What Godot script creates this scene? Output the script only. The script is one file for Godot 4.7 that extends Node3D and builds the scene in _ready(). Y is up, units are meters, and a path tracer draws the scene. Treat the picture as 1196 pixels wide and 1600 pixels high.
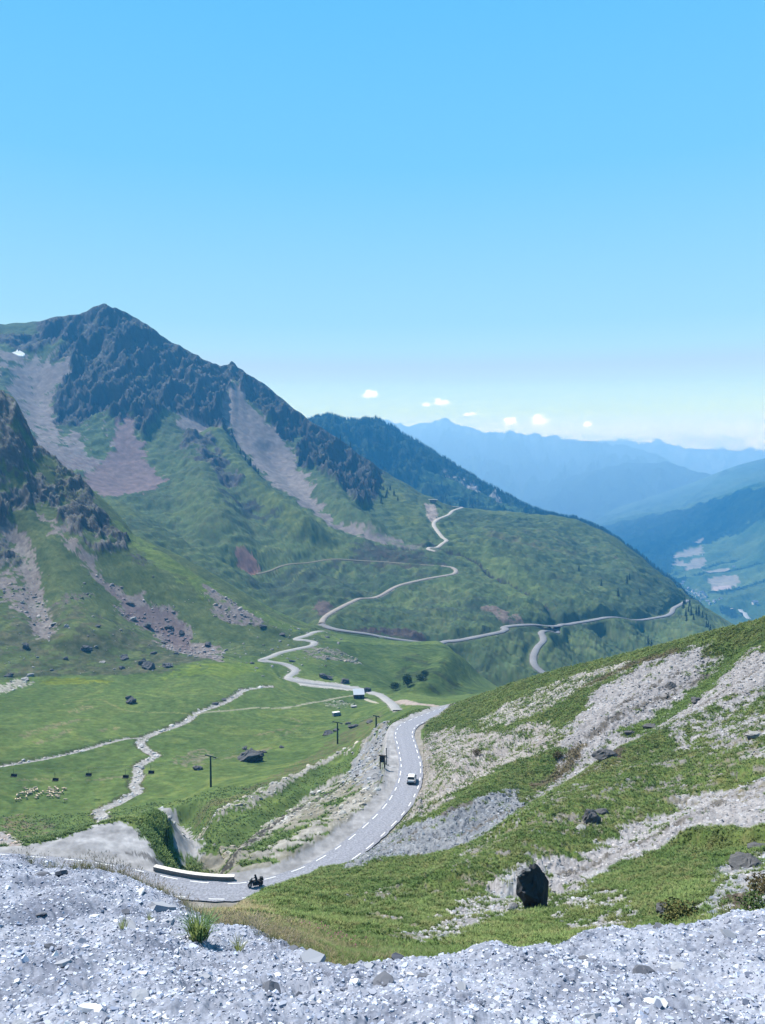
extends Node3D

# A mountain pass: the photographer stands on a bank of slate debris above a hairpin road.
# All coordinates are metres, x to the right, y up, -z ahead; the photographer's eye is at (0, 1.7, 0).

const EYE := 1.7
enum {GRASS, GRAVEL, ROCK, SCREE, PATH, WOOD}

var rng := RandomNumberGenerator.new()
var soft: FastNoiseLite
var ridged: FastNoiseLite
var cell: FastNoiseLite
var fine: FastNoiseLite
var taken := {}
var bank: Land
var hill: Land
var valley: Land
var mountain: Land
var ridge: Land
var fields: Land
var M := {}


class Land:
	# A height field on a fan of bearings, lofted over survey lines given as world points.
	var nc := 0
	var nr := 0
	var az := PackedFloat32Array()
	var r := PackedFloat32Array()
	var x := PackedFloat32Array()
	var y := PackedFloat32Array()
	var z := PackedFloat32Array()
	var base := PackedFloat32Array()
	var col := PackedColorArray()
	var rough := PackedFloat32Array()
	var kind := PackedByteArray()
	var still := PackedFloat32Array()

	static func pchip(xs: PackedFloat32Array, ys: PackedFloat32Array) -> PackedFloat32Array:
		var n := xs.size()
		var m := PackedFloat32Array()
		m.resize(n)
		for i in n:
			if i == 0:
				m[i] = (ys[1] - ys[0]) / (xs[1] - xs[0])
			elif i == n - 1:
				m[i] = (ys[i] - ys[i - 1]) / (xs[i] - xs[i - 1])
			else:
				var h0 := xs[i] - xs[i - 1]
				var h1 := xs[i + 1] - xs[i]
				var d0 := (ys[i] - ys[i - 1]) / h0
				var d1 := (ys[i + 1] - ys[i]) / h1
				if d0 * d1 > 0.0:
					var w1 := 2.0 * h1 + h0
					var w2 := h1 + 2.0 * h0
					m[i] = (w1 + w2) / (w1 / d0 + w2 / d1)
		return m

	static func herm(t: float, h: float, y0: float, m0: float, y1: float, m1: float) -> float:
		var t2 := t * t
		var t3 := t2 * t
		return (2.0 * t3 - 3.0 * t2 + 1.0) * y0 + (t3 - 2.0 * t2 + t) * h * m0 + (3.0 * t2 - 2.0 * t3) * y1 + (t3 - t2) * h * m1

	func loft(lines: Array, a0: float, a1: float, sub: Array, step: float) -> void:
		var a := a0
		while a < a1:
			az.append(deg_to_rad(a))
			a += step if absf(a) < 27.6 else 0.5
		nc = az.size()
		nr = 1
		for s in sub:
			nr += s
		var total := nc * nr
		for arr in [r, x, y, z, base, rough, still]:
			arr.resize(total)
		r.resize(total); x.resize(total); y.resize(total); z.resize(total); base.resize(total); rough.resize(total); still.resize(total)
		col.resize(total)
		kind.resize(total)
		var nl := lines.size()
		var rk := []
		var ek := []
		for l in lines:
			var la := PackedFloat32Array()
			var lr := PackedFloat32Array()
			var le := PackedFloat32Array()
			for i in range(0, l.size(), 3):
				var d := sqrt(l[i] * l[i] + l[i + 2] * l[i + 2])
				la.append(atan2(l[i], -l[i + 2]))
				lr.append(log(d))
				le.append((l[i + 1] - EYE) / d)
			var mr := pchip(la, lr)
			var me := pchip(la, le)
			var outr := PackedFloat32Array()
			var oute := PackedFloat32Array()
			var k := 0
			for j in nc:
				var q := clampf(az[j], la[0], la[la.size() - 1])
				while k < la.size() - 2 and q > la[k + 1]:
					k += 1
				var h := la[k + 1] - la[k]
				var t := (q - la[k]) / h
				outr.append(exp(herm(t, h, lr[k], mr[k], lr[k + 1], mr[k + 1])))
				oute.append(herm(t, h, le[k], me[k], le[k + 1], me[k + 1]))
			rk.append(outr)
			ek.append(oute)
		var xs := PackedFloat32Array()
		var ys := PackedFloat32Array()
		xs.resize(nl)
		ys.resize(nl)
		for j in nc:
			var sa := sin(az[j])
			var ca := cos(az[j])
			for k in nl:
				xs[k] = rk[k][j] if k == 0 else maxf(rk[k][j], xs[k - 1] * 1.004)
				ys[k] = ek[k][j] * xs[k]
			var m := pchip(xs, ys)
			var at := j * nr
			for k in nl - 1:
				var h := xs[k + 1] - xs[k]
				var n: int = sub[k]
				for i in n + (1 if k == nl - 2 else 0):
					var t := float(i) / n
					var d := xs[k] + t * h
					r[at] = d
					x[at] = d * sa
					z[at] = -d * ca
					base[at] = herm(t, h, ys[k], m[k], ys[k + 1], m[k + 1]) + EYE
					at += 1
		y = base.duplicate()

	func column_of(bearing: float) -> int:
		return clampi(az.bsearch(bearing), 1, nc - 1)

	func row_of(j: int, d: float) -> int:
		var lo := j * nr
		var hi := lo + nr - 1
		while lo < hi:
			var mid := (lo + hi) >> 1
			if r[mid] < d:
				lo = mid + 1
			else:
				hi = mid
		return lo - j * nr

	func in_column(arr: PackedFloat32Array, j: int, d: float) -> float:
		var i := clampi(row_of(j, d), 1, nr - 1) + j * nr
		return lerpf(arr[i - 1], arr[i], clampf((d - r[i - 1]) / maxf(r[i] - r[i - 1], 1e-5), 0.0, 1.0))

	func height(px: float, pz: float, arr = null) -> float:
		var of: PackedFloat32Array = y if arr == null else arr
		var a := atan2(px, -pz)
		var d := sqrt(px * px + pz * pz)
		var j := column_of(a)
		var t := clampf((a - az[j - 1]) / (az[j] - az[j - 1]), 0.0, 1.0)
		return lerpf(in_column(of, j - 1, d), in_column(of, j, d), t)

	func ground(px: float, pz: float) -> Vector3:
		return Vector3(px, height(px, pz), pz)

	func window(x0: float, x1: float, z0: float, z1: float) -> Array:
		# (first column, last column, nearest, farthest) that can hold points of that rectangle
		var a0 := 9.0
		var a1 := -9.0
		var d0 := 1e9
		var d1 := 0.0
		for q in [Vector2(x0, z0), Vector2(x1, z0), Vector2(x0, z1), Vector2(x1, z1)]:
			var a := atan2(q.x, -q.y)
			a0 = minf(a0, a)
			a1 = maxf(a1, a)
			d1 = maxf(d1, q.length())
		d0 = Vector2(clampf(0.0, x0, x1), clampf(0.0, z0, z1)).length()
		return [clampi(az.bsearch(a0) - 1, 0, nc - 1), clampi(az.bsearch(a1) + 1, 0, nc - 1), d0, d1]

	func inside(poly: PackedVector2Array, jit: float, noise: FastNoiseLite, fr: float) -> PackedInt32Array:
		var out := PackedInt32Array()
		var lo := poly[0]
		var hi := poly[0]
		for q in poly:
			lo = lo.min(q)
			hi = hi.max(q)
		var w := window(lo.x - jit, hi.x + jit, lo.y - jit, hi.y + jit)
		for j in range(w[0], w[1] + 1):
			var i := j * nr + row_of(j, w[2])
			var last := j * nr + nr
			while i < last and r[i] <= w[3]:
				var px := x[i]
				var pz := z[i]
				if px > lo.x - jit and px < hi.x + jit and pz > lo.y - jit and pz < hi.y + jit:
					if jit > 0.0:
						px += jit * (noise.get_noise_2d(x[i] * fr, z[i] * fr) + 0.5 * noise.get_noise_2d(x[i] * fr * 4.0, z[i] * fr * 4.0))
						pz += jit * (noise.get_noise_2d(z[i] * fr + 91.0, x[i] * fr) + 0.5 * noise.get_noise_2d(z[i] * fr * 4.0 + 37.0, x[i] * fr * 4.0))
					if Geometry2D.is_point_in_polygon(Vector2(px, pz), poly):
						out.append(i)
				i += 1
		return out

	func along(line: PackedVector3Array, reach: float) -> Dictionary:
		# vertex -> (distance to the line, height of the line there, metres along it)
		var out := {}
		var run := 0.0
		for k in line.size() - 1:
			var a := Vector2(line[k].x, line[k].z)
			var b := Vector2(line[k + 1].x, line[k + 1].z)
			var ab := b - a
			var l2 := maxf(ab.length_squared(), 1e-6)
			var w := window(minf(a.x, b.x) - reach, maxf(a.x, b.x) + reach, minf(a.y, b.y) - reach, maxf(a.y, b.y) + reach)
			for j in range(w[0], w[1] + 1):
				var i := j * nr + row_of(j, w[2])
				var last := j * nr + nr
				while i < last and r[i] <= w[3]:
					var q := Vector2(x[i], z[i])
					var t := clampf((q - a).dot(ab) / l2, 0.0, 1.0)
					var d := q.distance_to(a + ab * t)
					if d < reach and (not out.has(i) or out[i].x > d):
						out[i] = Vector3(d, lerpf(line[k].y, line[k + 1].y, t), run + t * sqrt(l2))
					i += 1
			run += sqrt(l2)
		return out

	func blur(arr: PackedFloat32Array) -> PackedFloat32Array:
		var out := arr.duplicate()
		for j in range(1, nc - 1):
			for i in range(1, nr - 1):
				var k := j * nr + i
				out[k] = 0.25 * arr[k] + 0.125 * (arr[k - 1] + arr[k + 1] + arr[k - nr] + arr[k + nr]) + 0.0625 * (arr[k - nr - 1] + arr[k - nr + 1] + arr[k + nr - 1] + arr[k + nr + 1])
		return out

	func mesh() -> ArrayMesh:
		var total := nc * nr
		var v := PackedVector3Array()
		v.resize(total)
		for i in total:
			v[i] = Vector3(x[i], y[i], z[i])
		var nm := PackedVector3Array()
		nm.resize(total)
		for j in nc:
			var j0 := maxi(j - 1, 0)
			var j1 := mini(j + 1, nc - 1)
			for i in nr:
				var n := (v[j1 * nr + i] - v[j0 * nr + i]).cross(v[j * nr + mini(i + 1, nr - 1)] - v[j * nr + maxi(i - 1, 0)])
				nm[j * nr + i] = (n if n.y > 0.0 else -n).normalized()
		var index := PackedInt32Array()
		index.resize((nc - 1) * (nr - 1) * 6)
		var at := 0
		for j in nc - 1:
			for i in nr - 1:
				var k := j * nr + i
				index[at] = k; index[at + 1] = k + 1; index[at + 2] = k + nr
				index[at + 3] = k + 1; index[at + 4] = k + nr + 1; index[at + 5] = k + nr
				at += 6
		var arrays := []
		arrays.resize(Mesh.ARRAY_MAX)
		arrays[Mesh.ARRAY_VERTEX] = v
		arrays[Mesh.ARRAY_NORMAL] = nm
		arrays[Mesh.ARRAY_COLOR] = col
		arrays[Mesh.ARRAY_INDEX] = index
		var me := ArrayMesh.new()
		me.add_surface_from_arrays(Mesh.PRIMITIVE_TRIANGLES, arrays)
		return me


# ---------------------------------------------------------------- small helpers

func noise(s: int, type: int, fractal: int, octaves: int) -> FastNoiseLite:
	var n := FastNoiseLite.new()
	n.seed = s
	n.noise_type = type
	n.frequency = 1.0
	n.fractal_type = fractal
	n.fractal_octaves = octaves
	return n


func numbered(called: String) -> String:
	if not taken.has(called):
		taken[called] = 0
		return called
	taken[called] += 1
	return "%s_%03d" % [called, taken[called]]


func tag(o: Node, label: String, category: String, group := "", kind := "") -> Node:
	o.set_meta("label", label)
	if category:
		o.set_meta("category", category)
	if group:
		o.set_meta("group", group)
	if kind:
		o.set_meta("kind", kind)
	return o


func part(called: String, mesh: Mesh, mat: Material, parent: Node = self) -> MeshInstance3D:
	var o := MeshInstance3D.new()
	o.name = numbered(called) if parent == self else called
	o.mesh = mesh
	o.material_override = mat
	parent.add_child(o, true)
	return o


func thing(called: String, label: String, category: String, at := Vector3.ZERO, turn := 0.0, group := "") -> Node3D:
	var o := Node3D.new()
	o.name = numbered(called)
	add_child(o)
	o.position = at
	o.rotation.y = turn
	tag(o, label, category, group)
	return o


func copy(o: Node3D, called: String, label: String, at: Vector3, turn: float, size := Vector3.ONE) -> Node3D:
	var c: Node3D = o.duplicate()
	c.name = numbered(called)
	add_child(c)
	c.position = at
	c.basis = Basis(Vector3.UP, turn).scaled_local(size)
	c.set_meta("label", label)
	return c


func p2(a: Array) -> PackedVector2Array:
	var out := PackedVector2Array()
	for i in range(0, a.size(), 2):
		out.append(Vector2(a[i], a[i + 1]))
	return out


func p3(a: Array) -> PackedVector3Array:
	var out := PackedVector3Array()
	for i in range(0, a.size(), 3):
		out.append(Vector3(a[i], a[i + 1], a[i + 2]))
	return out


func bend(pts: PackedVector3Array, step: float) -> PackedVector3Array:
	# a smooth curve through the points, sampled every step metres
	var out := PackedVector3Array()
	var n := pts.size()
	for k in n - 1:
		var a := pts[maxi(k - 1, 0)]
		var b := pts[k]
		var c := pts[k + 1]
		var d := pts[mini(k + 2, n - 1)]
		var m := maxi(1, int(ceil(b.distance_to(c) / step)))
		for i in m:
			var t := float(i) / m
			var t2 := t * t
			var t3 := t2 * t
			out.append(b + 0.5 * (t * (c - a) + t2 * (2.0 * a - 5.0 * b + 4.0 * c - d) + t3 * (3.0 * b - a - 3.0 * c + d)))
	out.append(pts[n - 1])
	return out


func on_land(land: Land, a: Array, step: float, smooth := 6) -> PackedVector3Array:
	# a line given as x, z pairs, laid on the bare land and evened out lengthwise
	var flat := PackedVector3Array()
	for i in range(0, a.size(), 2):
		flat.append(Vector3(a[i], 0, a[i + 1]))
	var out := bend(flat, step)
	for i in out.size():
		out[i].y = land.height(out[i].x, out[i].z, land.base)
	for pass_ in smooth:
		var was := out.duplicate()
		for i in range(1, out.size() - 1):
			out[i].y = 0.25 * was[i - 1].y + 0.5 * was[i].y + 0.25 * was[i + 1].y
	return out


func offset(line: PackedVector3Array, d: float) -> PackedVector3Array:
	# to the right of the way the line runs
	var out := PackedVector3Array()
	for i in line.size():
		var t := line[mini(i + 1, line.size() - 1)] - line[maxi(i - 1, 0)]
		t.y = 0.0
		t = t.normalized()
		out.append(line[i] + Vector3(-t.z, 0, t.x) * d)
	return out


func strip_mesh(left: PackedVector3Array, right: PackedVector3Array, lift: float, cols := PackedColorArray(), skirt := 0.0) -> ArrayMesh:
	var st := SurfaceTool.new()
	st.begin(Mesh.PRIMITIVE_TRIANGLES)
	var rows := 2 if skirt == 0.0 else 4
	for i in left.size():
		var c := cols[i] if cols.size() else Color.WHITE
		var up := Vector3(0, lift, 0)
		var list := [left[i] + up, right[i] + up]
		if skirt > 0.0:
			var w := (left[i] - right[i]).normalized() * skirt
			list = [left[i] + w + up - Vector3(0, skirt, 0), left[i] + up, right[i] + up, right[i] - w + up - Vector3(0, skirt, 0)]
		for q in list:
			st.set_color(c)
			st.set_uv(Vector2(q.x, q.z))
			st.add_vertex(q)
	for i in left.size() - 1:
		for k in rows - 1:
			var a := i * rows + k
			for q in [a, a + rows, a + 1, a + 1, a + rows, a + rows + 1]:
				st.add_index(q)
	st.generate_normals()
	return st.commit()


func quad(st: SurfaceTool, a: Vector3, b: Vector3, c: Vector3, d: Vector3) -> void:
	for q in [a, b, c, a, c, d]:
		st.add_vertex(q)


func begin() -> SurfaceTool:
	var st := SurfaceTool.new()
	st.begin(Mesh.PRIMITIVE_TRIANGLES)
	st.set_smooth_group(-1)
	return st


func done(st: SurfaceTool) -> ArrayMesh:
	st.generate_normals()
	return st.commit()


func hull(st: SurfaceTool, bottom: Array, top: Array) -> void:
	# two rings of as many corners, joined and closed; rings run anticlockwise seen from above
	var n := bottom.size()
	for i in n:
		var k := (i + 1) % n
		quad(st, bottom[i], top[i], top[k], bottom[k])
	for i in range(1, n - 1):
		for q in [top[0], top[i + 1], top[i]]:
			st.add_vertex(q)
		for q in [bottom[0], bottom[i], bottom[i + 1]]:
			st.add_vertex(q)


func box(st: SurfaceTool, c: Vector3, s: Vector3, b := Basis()) -> void:
	var h := s * 0.5
	var ring := [Vector2(-1, 1), Vector2(1, 1), Vector2(1, -1), Vector2(-1, -1)]
	var lo := []
	var hi := []
	for q in ring:
		lo.append(c + b * Vector3(q.x * h.x, -h.y, q.y * h.z))
		hi.append(c + b * Vector3(q.x * h.x, h.y, q.y * h.z))
	hull(st, lo, hi)


func rod(st: SurfaceTool, a: Vector3, b: Vector3, ra: float, rb: float, n := 8) -> void:
	var d := (b - a).normalized()
	var s := d.cross(Vector3.RIGHT if absf(d.x) < 0.8 else Vector3.UP).normalized()
	var u := s.cross(d)
	var lo := []
	var hi := []
	for i in n:
		var t := TAU * i / n
		lo.append(a + (s * cos(t) + u * sin(t)) * ra)
		hi.append(b + (s * cos(t) + u * sin(t)) * rb)
	hull(st, lo, hi)


func rock_mesh(s: int, flat: float, jag: float, level := 2) -> ArrayMesh:
	# a boulder: a ball cut into facets by a few planes, then roughened; radius about 1, sitting on y = -0.3
	var r := RandomNumberGenerator.new()
	r.seed = s
	var sphere := SphereMesh.new()
	sphere.radius = 1.0
	sphere.height = 2.0
	sphere.radial_segments = 8 + 4 * level
	sphere.rings = 4 + 2 * level
	var arrays := sphere.get_mesh_arrays()
	var v: PackedVector3Array = arrays[Mesh.ARRAY_VERTEX]
	var cuts := []
	for i in 9 + 3 * level:
		var n := Vector3(r.randf_range(-1, 1), r.randf_range(-1, 1), r.randf_range(-1, 1)).normalized()
		cuts.append([n, r.randf_range(0.55, 0.9)])
	var stretch := Vector3(r.randf_range(0.85, 1.2), flat * r.randf_range(0.85, 1.15), r.randf_range(0.8, 1.1))
	for i in v.size():
		var q := v[i]
		for c in cuts:
			var over: float = q.dot(c[0]) - c[1]
			if over > 0.0:
				q -= c[0] * over
		q += q.normalized() * jag * fine.get_noise_3d(q.x * 2.3 + s * 7.1, q.y * 2.3, q.z * 2.3)
		v[i] = q * stretch
	var st := begin()
	var idx: PackedInt32Array = arrays[Mesh.ARRAY_INDEX]
	for i in idx:
		st.add_vertex(v[i])
	return done(st)


func tufts(mesh: Mesh, mat: Material, called: String, label: String, category: String, places: Array, tints: PackedColorArray) -> MultiMeshInstance3D:
	var mm := MultiMesh.new()
	mm.transform_format = MultiMesh.TRANSFORM_3D
	mm.use_colors = true
	mm.mesh = mesh
	mm.instance_count = places.size()
	for i in places.size():
		mm.set_instance_transform(i, places[i])
		mm.set_instance_color(i, tints[i])
	var o := MultiMeshInstance3D.new()
	o.name = numbered(called)
	o.multimesh = mm
	o.material_override = mat
	add_child(o)
	tag(o, label, category, "", "stuff")
	return o


func mix3(a: Color, b: Color, t: float) -> Color:
	return a.lerp(b, clampf(t, 0.0, 1.0))


# ---------------------------------------------------------------- painting and shaping land

func wash(land: Land, a: Color, b: Color, c: Color, fr: float, kind := GRASS, rough := 0.0) -> void:
	for i in land.nc * land.nr:
		var n := soft.get_noise_2d(land.x[i] * fr, land.z[i] * fr) * 1.3
		var m := fine.get_noise_2d(land.x[i] * fr * 9.0, land.z[i] * fr * 9.0)
		land.col[i] = mix3(mix3(a, b, 0.5 + n + 0.5 * m), c, 0.8 * soft.get_noise_2d(land.z[i] * fr * 2.7 + 50.0, land.x[i] * fr * 2.7) - 0.05 + 0.4 * m)
		land.kind[i] = kind
		land.rough[i] = rough


func stain(land: Land, which: PackedInt32Array, a: Color, b: Color, fr: float, kind: int, rough: float, cover := 1.0) -> void:
	for i in which:
		var m := fine.get_noise_2d(land.x[i] * fr, land.z[i] * fr)
		if cover < 1.0 and m * 0.75 + 0.6 * soft.get_noise_2d(land.x[i] * fr * 0.3 + 7.0, land.z[i] * fr * 0.3) > (cover - 0.5) * 1.1:
			continue
		land.col[i] = mix3(a, b, 0.5 + 0.9 * fine.get_noise_2d(land.z[i] * fr * 1.7 + 20.0, land.x[i] * fr * 1.7) + 0.5 * soft.get_noise_2d(land.x[i] * fr * 0.2, land.z[i] * fr * 0.2 + 9.0))
		land.kind[i] = kind
		land.rough[i] = rough


func area(land: Land, poly: Array, jit: float, a: Color, b: Color, fr: float, kind: int, rough: float, cover := 1.0) -> void:
	stain(land, land.inside(p2(poly), jit, soft, 0.35 / maxf(jit, 0.01)), a, b, fr, kind, rough, cover)


func streak(land: Land, a: Array, wide: float, ca: Color, cb: Color, fr: float, kind: int, rough: float, cover := 1.0, ragged := 0.5) -> void:
	var hit := land.along(on_land(land, a, wide * 2.0), wide * (1.0 + ragged))
	var which := PackedInt32Array()
	for i in hit:
		if hit[i].x < wide * (1.0 + ragged * 1.6 * fine.get_noise_2d(land.x[i] * 0.6 / wide, land.z[i] * 0.6 / wide)):
			which.append(i)
	stain(land, which, ca, cb, fr, kind, rough, cover)


func crease(land: Land, a: Array, wide: float, deep: float) -> void:
	# a gully (deep > 0) or a rib (deep < 0)
	var hit := land.along(on_land(land, a, wide), wide)
	for i in hit:
		var t: float = 1.0 - hit[i].x / wide
		land.base[i] -= deep * t * t * (3.0 - 2.0 * t)


func crest(land: Land, line: PackedVector3Array, slope: float, reach: float) -> void:
	# land raised to a given rim, falling away from it on both sides
	var hit := land.along(line, reach)
	for i in hit:
		var n: float = 0.7 * soft.get_noise_2d(land.x[i] * 0.2, land.z[i] * 0.2)
		land.base[i] = maxf(land.base[i], hit[i].y - slope * maxf(hit[i].x - 0.8 + n, 0.0))


func bed(land: Land, line: PackedVector3Array, half: float, blend: float, down := 0.1) -> void:
	# the land levelled under a road
	var hit := land.along(line, half + blend)
	for i in hit:
		var t := smoothstep(0.0, 1.0, clampf((hit[i].x - half) / blend, 0.0, 1.0))
		land.y[i] = lerpf(hit[i].y - down, land.y[i], t)


func wrinkle(land: Land, swell: float, swell_fr: float, rock_fr: float, small: float, small_fr: float, ribs := Vector2(0, 1), drawn := 1.0) -> void:
	# ribs: the way the rock's ribs run down; drawn < 1 stretches them that way
	var rough := land.blur(land.blur(land.rough))
	for i in land.nc * land.nr:
		var px := land.x[i]
		var pz := land.z[i]
		var h := swell * soft.get_noise_2d(px * swell_fr, pz * swell_fr) + small * fine.get_noise_2d(px * small_fr, pz * small_fr)
		if rough[i] > 0.01:
			var u := px * ribs.y - pz * ribs.x
			var w := (px * ribs.x + pz * ribs.y) * drawn
			u += 0.22 / rock_fr * soft.get_noise_2d(px * rock_fr * 0.8, pz * rock_fr * 0.8)
			w += 0.22 / rock_fr * soft.get_noise_2d(pz * rock_fr + 31.0, px * rock_fr)
			h += rough[i] * (0.85 * ridged.get_noise_2d(u * rock_fr, w * rock_fr) + 0.28 * ridged.get_noise_2d(u * rock_fr * 2.7 + 70.0, w * rock_fr * 3.2) + 0.16 * cell.get_noise_2d(u * rock_fr * 5.0, w * rock_fr * 7.0) + 0.22 * fine.get_noise_2d(px * rock_fr * 9.0, pz * rock_fr * 9.0))
		if land.kind[i] == SCREE:
			h *= 0.3
		land.y[i] = land.base[i] + h * (1.0 - land.still[i])


func lay(called: String, land: Land, mat: Material, label: String, category: String) -> void:
	tag(part(called, land.mesh(), mat), label, category, "", "structure")


func earth(grain: Texture2D, size: float, bump := 0.0, detail: Texture2D = null) -> StandardMaterial3D:
	var m := StandardMaterial3D.new()
	m.vertex_color_use_as_albedo = true
	m.albedo_texture = grain
	m.uv1_triplanar = true
	m.uv1_world_triplanar = true
	m.uv1_scale = Vector3.ONE / size
	m.roughness = 1.0
	m.albedo_color = Color(0.7, 0.7, 0.7).linear_to_srgb()
	m.metallic_specular = 0.15
	if bump > 0.0:
		m.heightmap_enabled = true
		m.heightmap_texture = grain
		m.heightmap_scale = bump
	return m


func plain(c: Color, rough := 0.9, metal := 0.0) -> StandardMaterial3D:
	var m := StandardMaterial3D.new()
	m.albedo_color = Color(c.r * 0.7, c.g * 0.7, c.b * 0.7).linear_to_srgb()
	m.roughness = rough
	m.metallic = metal
	m.metallic_specular = 0.3
	return m


func grain(s: int, octaves: int, fr: float, dark: float) -> NoiseTexture2D:
	var n := noise(s, FastNoiseLite.TYPE_SIMPLEX_SMOOTH, FastNoiseLite.FRACTAL_FBM, octaves)
	n.frequency = fr
	n.fractal_gain = 0.75
	var t := NoiseTexture2D.new()
	t.width = 512
	t.height = 512
	t.seamless = true
	t.noise = n
	var ramp := Gradient.new()
	ramp.set_color(0, Color(dark, dark, dark))
	ramp.set_color(1, Color.WHITE)
	t.color_ramp = ramp
	return t


# ---------------------------------------------------------------- the scene

func _ready() -> void:
	rng.seed = 20240717
	var cam := Camera3D.new()
	cam.name = "camera"
	cam.fov = 65.0
	cam.near = 0.1
	cam.far = 60000.0
	cam.position = Vector3(0, EYE, 0)
	cam.rotation.x = -atan((800.0 - 730.0) / 1255.7)
	add_child(cam)

	var sun := DirectionalLight3D.new()
	sun.name = "sun"
	sun.light_energy = 1.6
	sun.light_color = Color(1.0, 0.965, 0.91)
	sun.light_angular_distance = 0.5
	sun.shadow_enabled = true
	var to_sun := Vector3(-sin(deg_to_rad(52)) * cos(deg_to_rad(54)), sin(deg_to_rad(54)), -cos(deg_to_rad(52)) * cos(deg_to_rad(54)))
	sun.look_at_from_position(Vector3.ZERO, -to_sun, Vector3.UP)
	add_child(sun)

	var env := Environment.new()
	env.background_mode = Environment.BG_SKY
	env.sky = Sky.new()
	env.sky.sky_material = air()
	env.tonemap_mode = Environment.TONE_MAPPER_LINEAR
	env.tonemap_exposure = 2.6
	env.fog_enabled = true
	env.fog_mode = Environment.FOG_MODE_EXPONENTIAL
	env.fog_density = 0.00015
	env.fog_light_color = Color(0.30, 0.68, 1.0)
	env.volumetric_fog_enabled = true
	env.volumetric_fog_density = 0.0
	env.sdfgi_enabled = true
	env.ssao_enabled = true
	env.ssil_enabled = true
	var we := WorldEnvironment.new()
	we.name = "environment"
	we.environment = env
	add_child(we)

	# the deeper air of the low country beyond the side valley
	var air_bank := FogVolume.new()
	air_bank.name = "haze"
	air_bank.shape = RenderingServer.FOG_VOLUME_SHAPE_BOX
	air_bank.size = Vector3(26000, 1960, 8400)
	air_bank.position = Vector3(0, -520, -8500)
	var mist := FogMaterial.new()
	mist.density = 0.00027
	mist.albedo = Color(0.90, 1.0, 1.0)
	air_bank.material = mist
	add_child(air_bank)
	tag(air_bank, "pale blue haze lying over the distant low valleys", "haze", "", "stuff")

	soft = noise(3, FastNoiseLite.TYPE_SIMPLEX_SMOOTH, FastNoiseLite.FRACTAL_FBM, 3)
	fine = noise(5, FastNoiseLite.TYPE_SIMPLEX, FastNoiseLite.FRACTAL_FBM, 4)
	fine.fractal_gain = 0.65
	ridged = noise(8, FastNoiseLite.TYPE_SIMPLEX_SMOOTH, FastNoiseLite.FRACTAL_RIDGED, 4)
	cell = noise(11, FastNoiseLite.TYPE_CELLULAR, FastNoiseLite.FRACTAL_FBM, 2)
	cell.cellular_distance_function = FastNoiseLite.DISTANCE_EUCLIDEAN
	cell.cellular_return_type = FastNoiseLite.RETURN_DISTANCE2_SUB
	make_materials()
	far_lands()
	make_mountain()
	make_valley()
	make_hill()
	make_bank()
	things()


func air() -> PanoramaSkyMaterial:
	# the sky as elevation bands from the horizon to the zenith, with a few small fair-weather clouds low over the far range
	var w := 4096
	var h := 2048
	var im := Image.create(w, h, false, Image.FORMAT_RGBF)
	var stops := [[0.0, Color(0.75, 0.915, 1.0)], [2.5, Color(0.72, 0.90, 1.0)], [5.0, Color(0.60, 0.855, 1.0)], [10.0, Color(0.385, 0.735, 1.0)], [20.0, Color(0.205, 0.615, 1.0)], [30.0, Color(0.14, 0.55, 1.0)], [90.0, Color(0.09, 0.42, 0.86)]]
	for row in h:
		var el := (0.5 - (row + 0.5) / h) * 180.0
		var c := Color(0.2, 0.24, 0.26)
		if el >= 0.0:
			for k in stops.size() - 1:
				if el <= stops[k + 1][0]:
					var t: float = (el - stops[k][0]) / (stops[k + 1][0] - stops[k][0])
					c = through_haze(stops[k][1].lerp(stops[k + 1][1], t), el)
					break
		im.fill_rect(Rect2i(0, row, w, 1), c)
	var puff := noise(21, FastNoiseLite.TYPE_SIMPLEX_SMOOTH, FastNoiseLite.FRACTAL_FBM, 5)
	for q in [[-0.95, 5.14, 1.37, 0.91], [4.07, 4.55, 1.46, 0.82], [2.99, 4.42, 0.82, 0.41], [6.06, 3.74, 1.19, 0.50], [8.96, 3.13, 1.10, 1.19], [10.95, 3.16, 1.55, 1.19], [14.19, 2.90, 0.82, 0.64], [25.02, 1.65, 2.10, 1.19]]:
		var cx: float = q[0] / 360.0 * w
		var cy: float = (0.5 - q[1] / 180.0) * h
		var hw: float = q[2] / 360.0 * w * 0.38
		var hh: float = q[3] / 180.0 * h * 0.36
		for row in range(int(cy - hh * 1.6), int(cy + hh * 1.6) + 1):
			for c in range(int(cx - hw * 1.6), int(cx + hw * 1.6) + 1):
				var dx := (c - cx) / hw
				var dy := (row - cy) / hh
				var n := puff.get_noise_2d(c * 0.14 + cx, row * 0.2)
				var bulge := 1.0 - sqrt(dx * dx + (dy * dy if dy < 0.0 else dy * dy * 2.2)) + 0.9 * n
				var a := smoothstep(-0.15, 0.45, bulge)
				if a > 0.0 and row < h / 2:
					im.set_pixel(posmod(c, w), row, im.get_pixel(posmod(c, w), row).lerp(through_haze(Color(1.25, 1.2, 1.12) * (1.0 - 0.08 * clampf(dy, 0.0, 1.0)), q[1]), a))
	var m := PanoramaSkyMaterial.new()
	m.panorama = ImageTexture.create_from_image(im)
	return m


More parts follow.
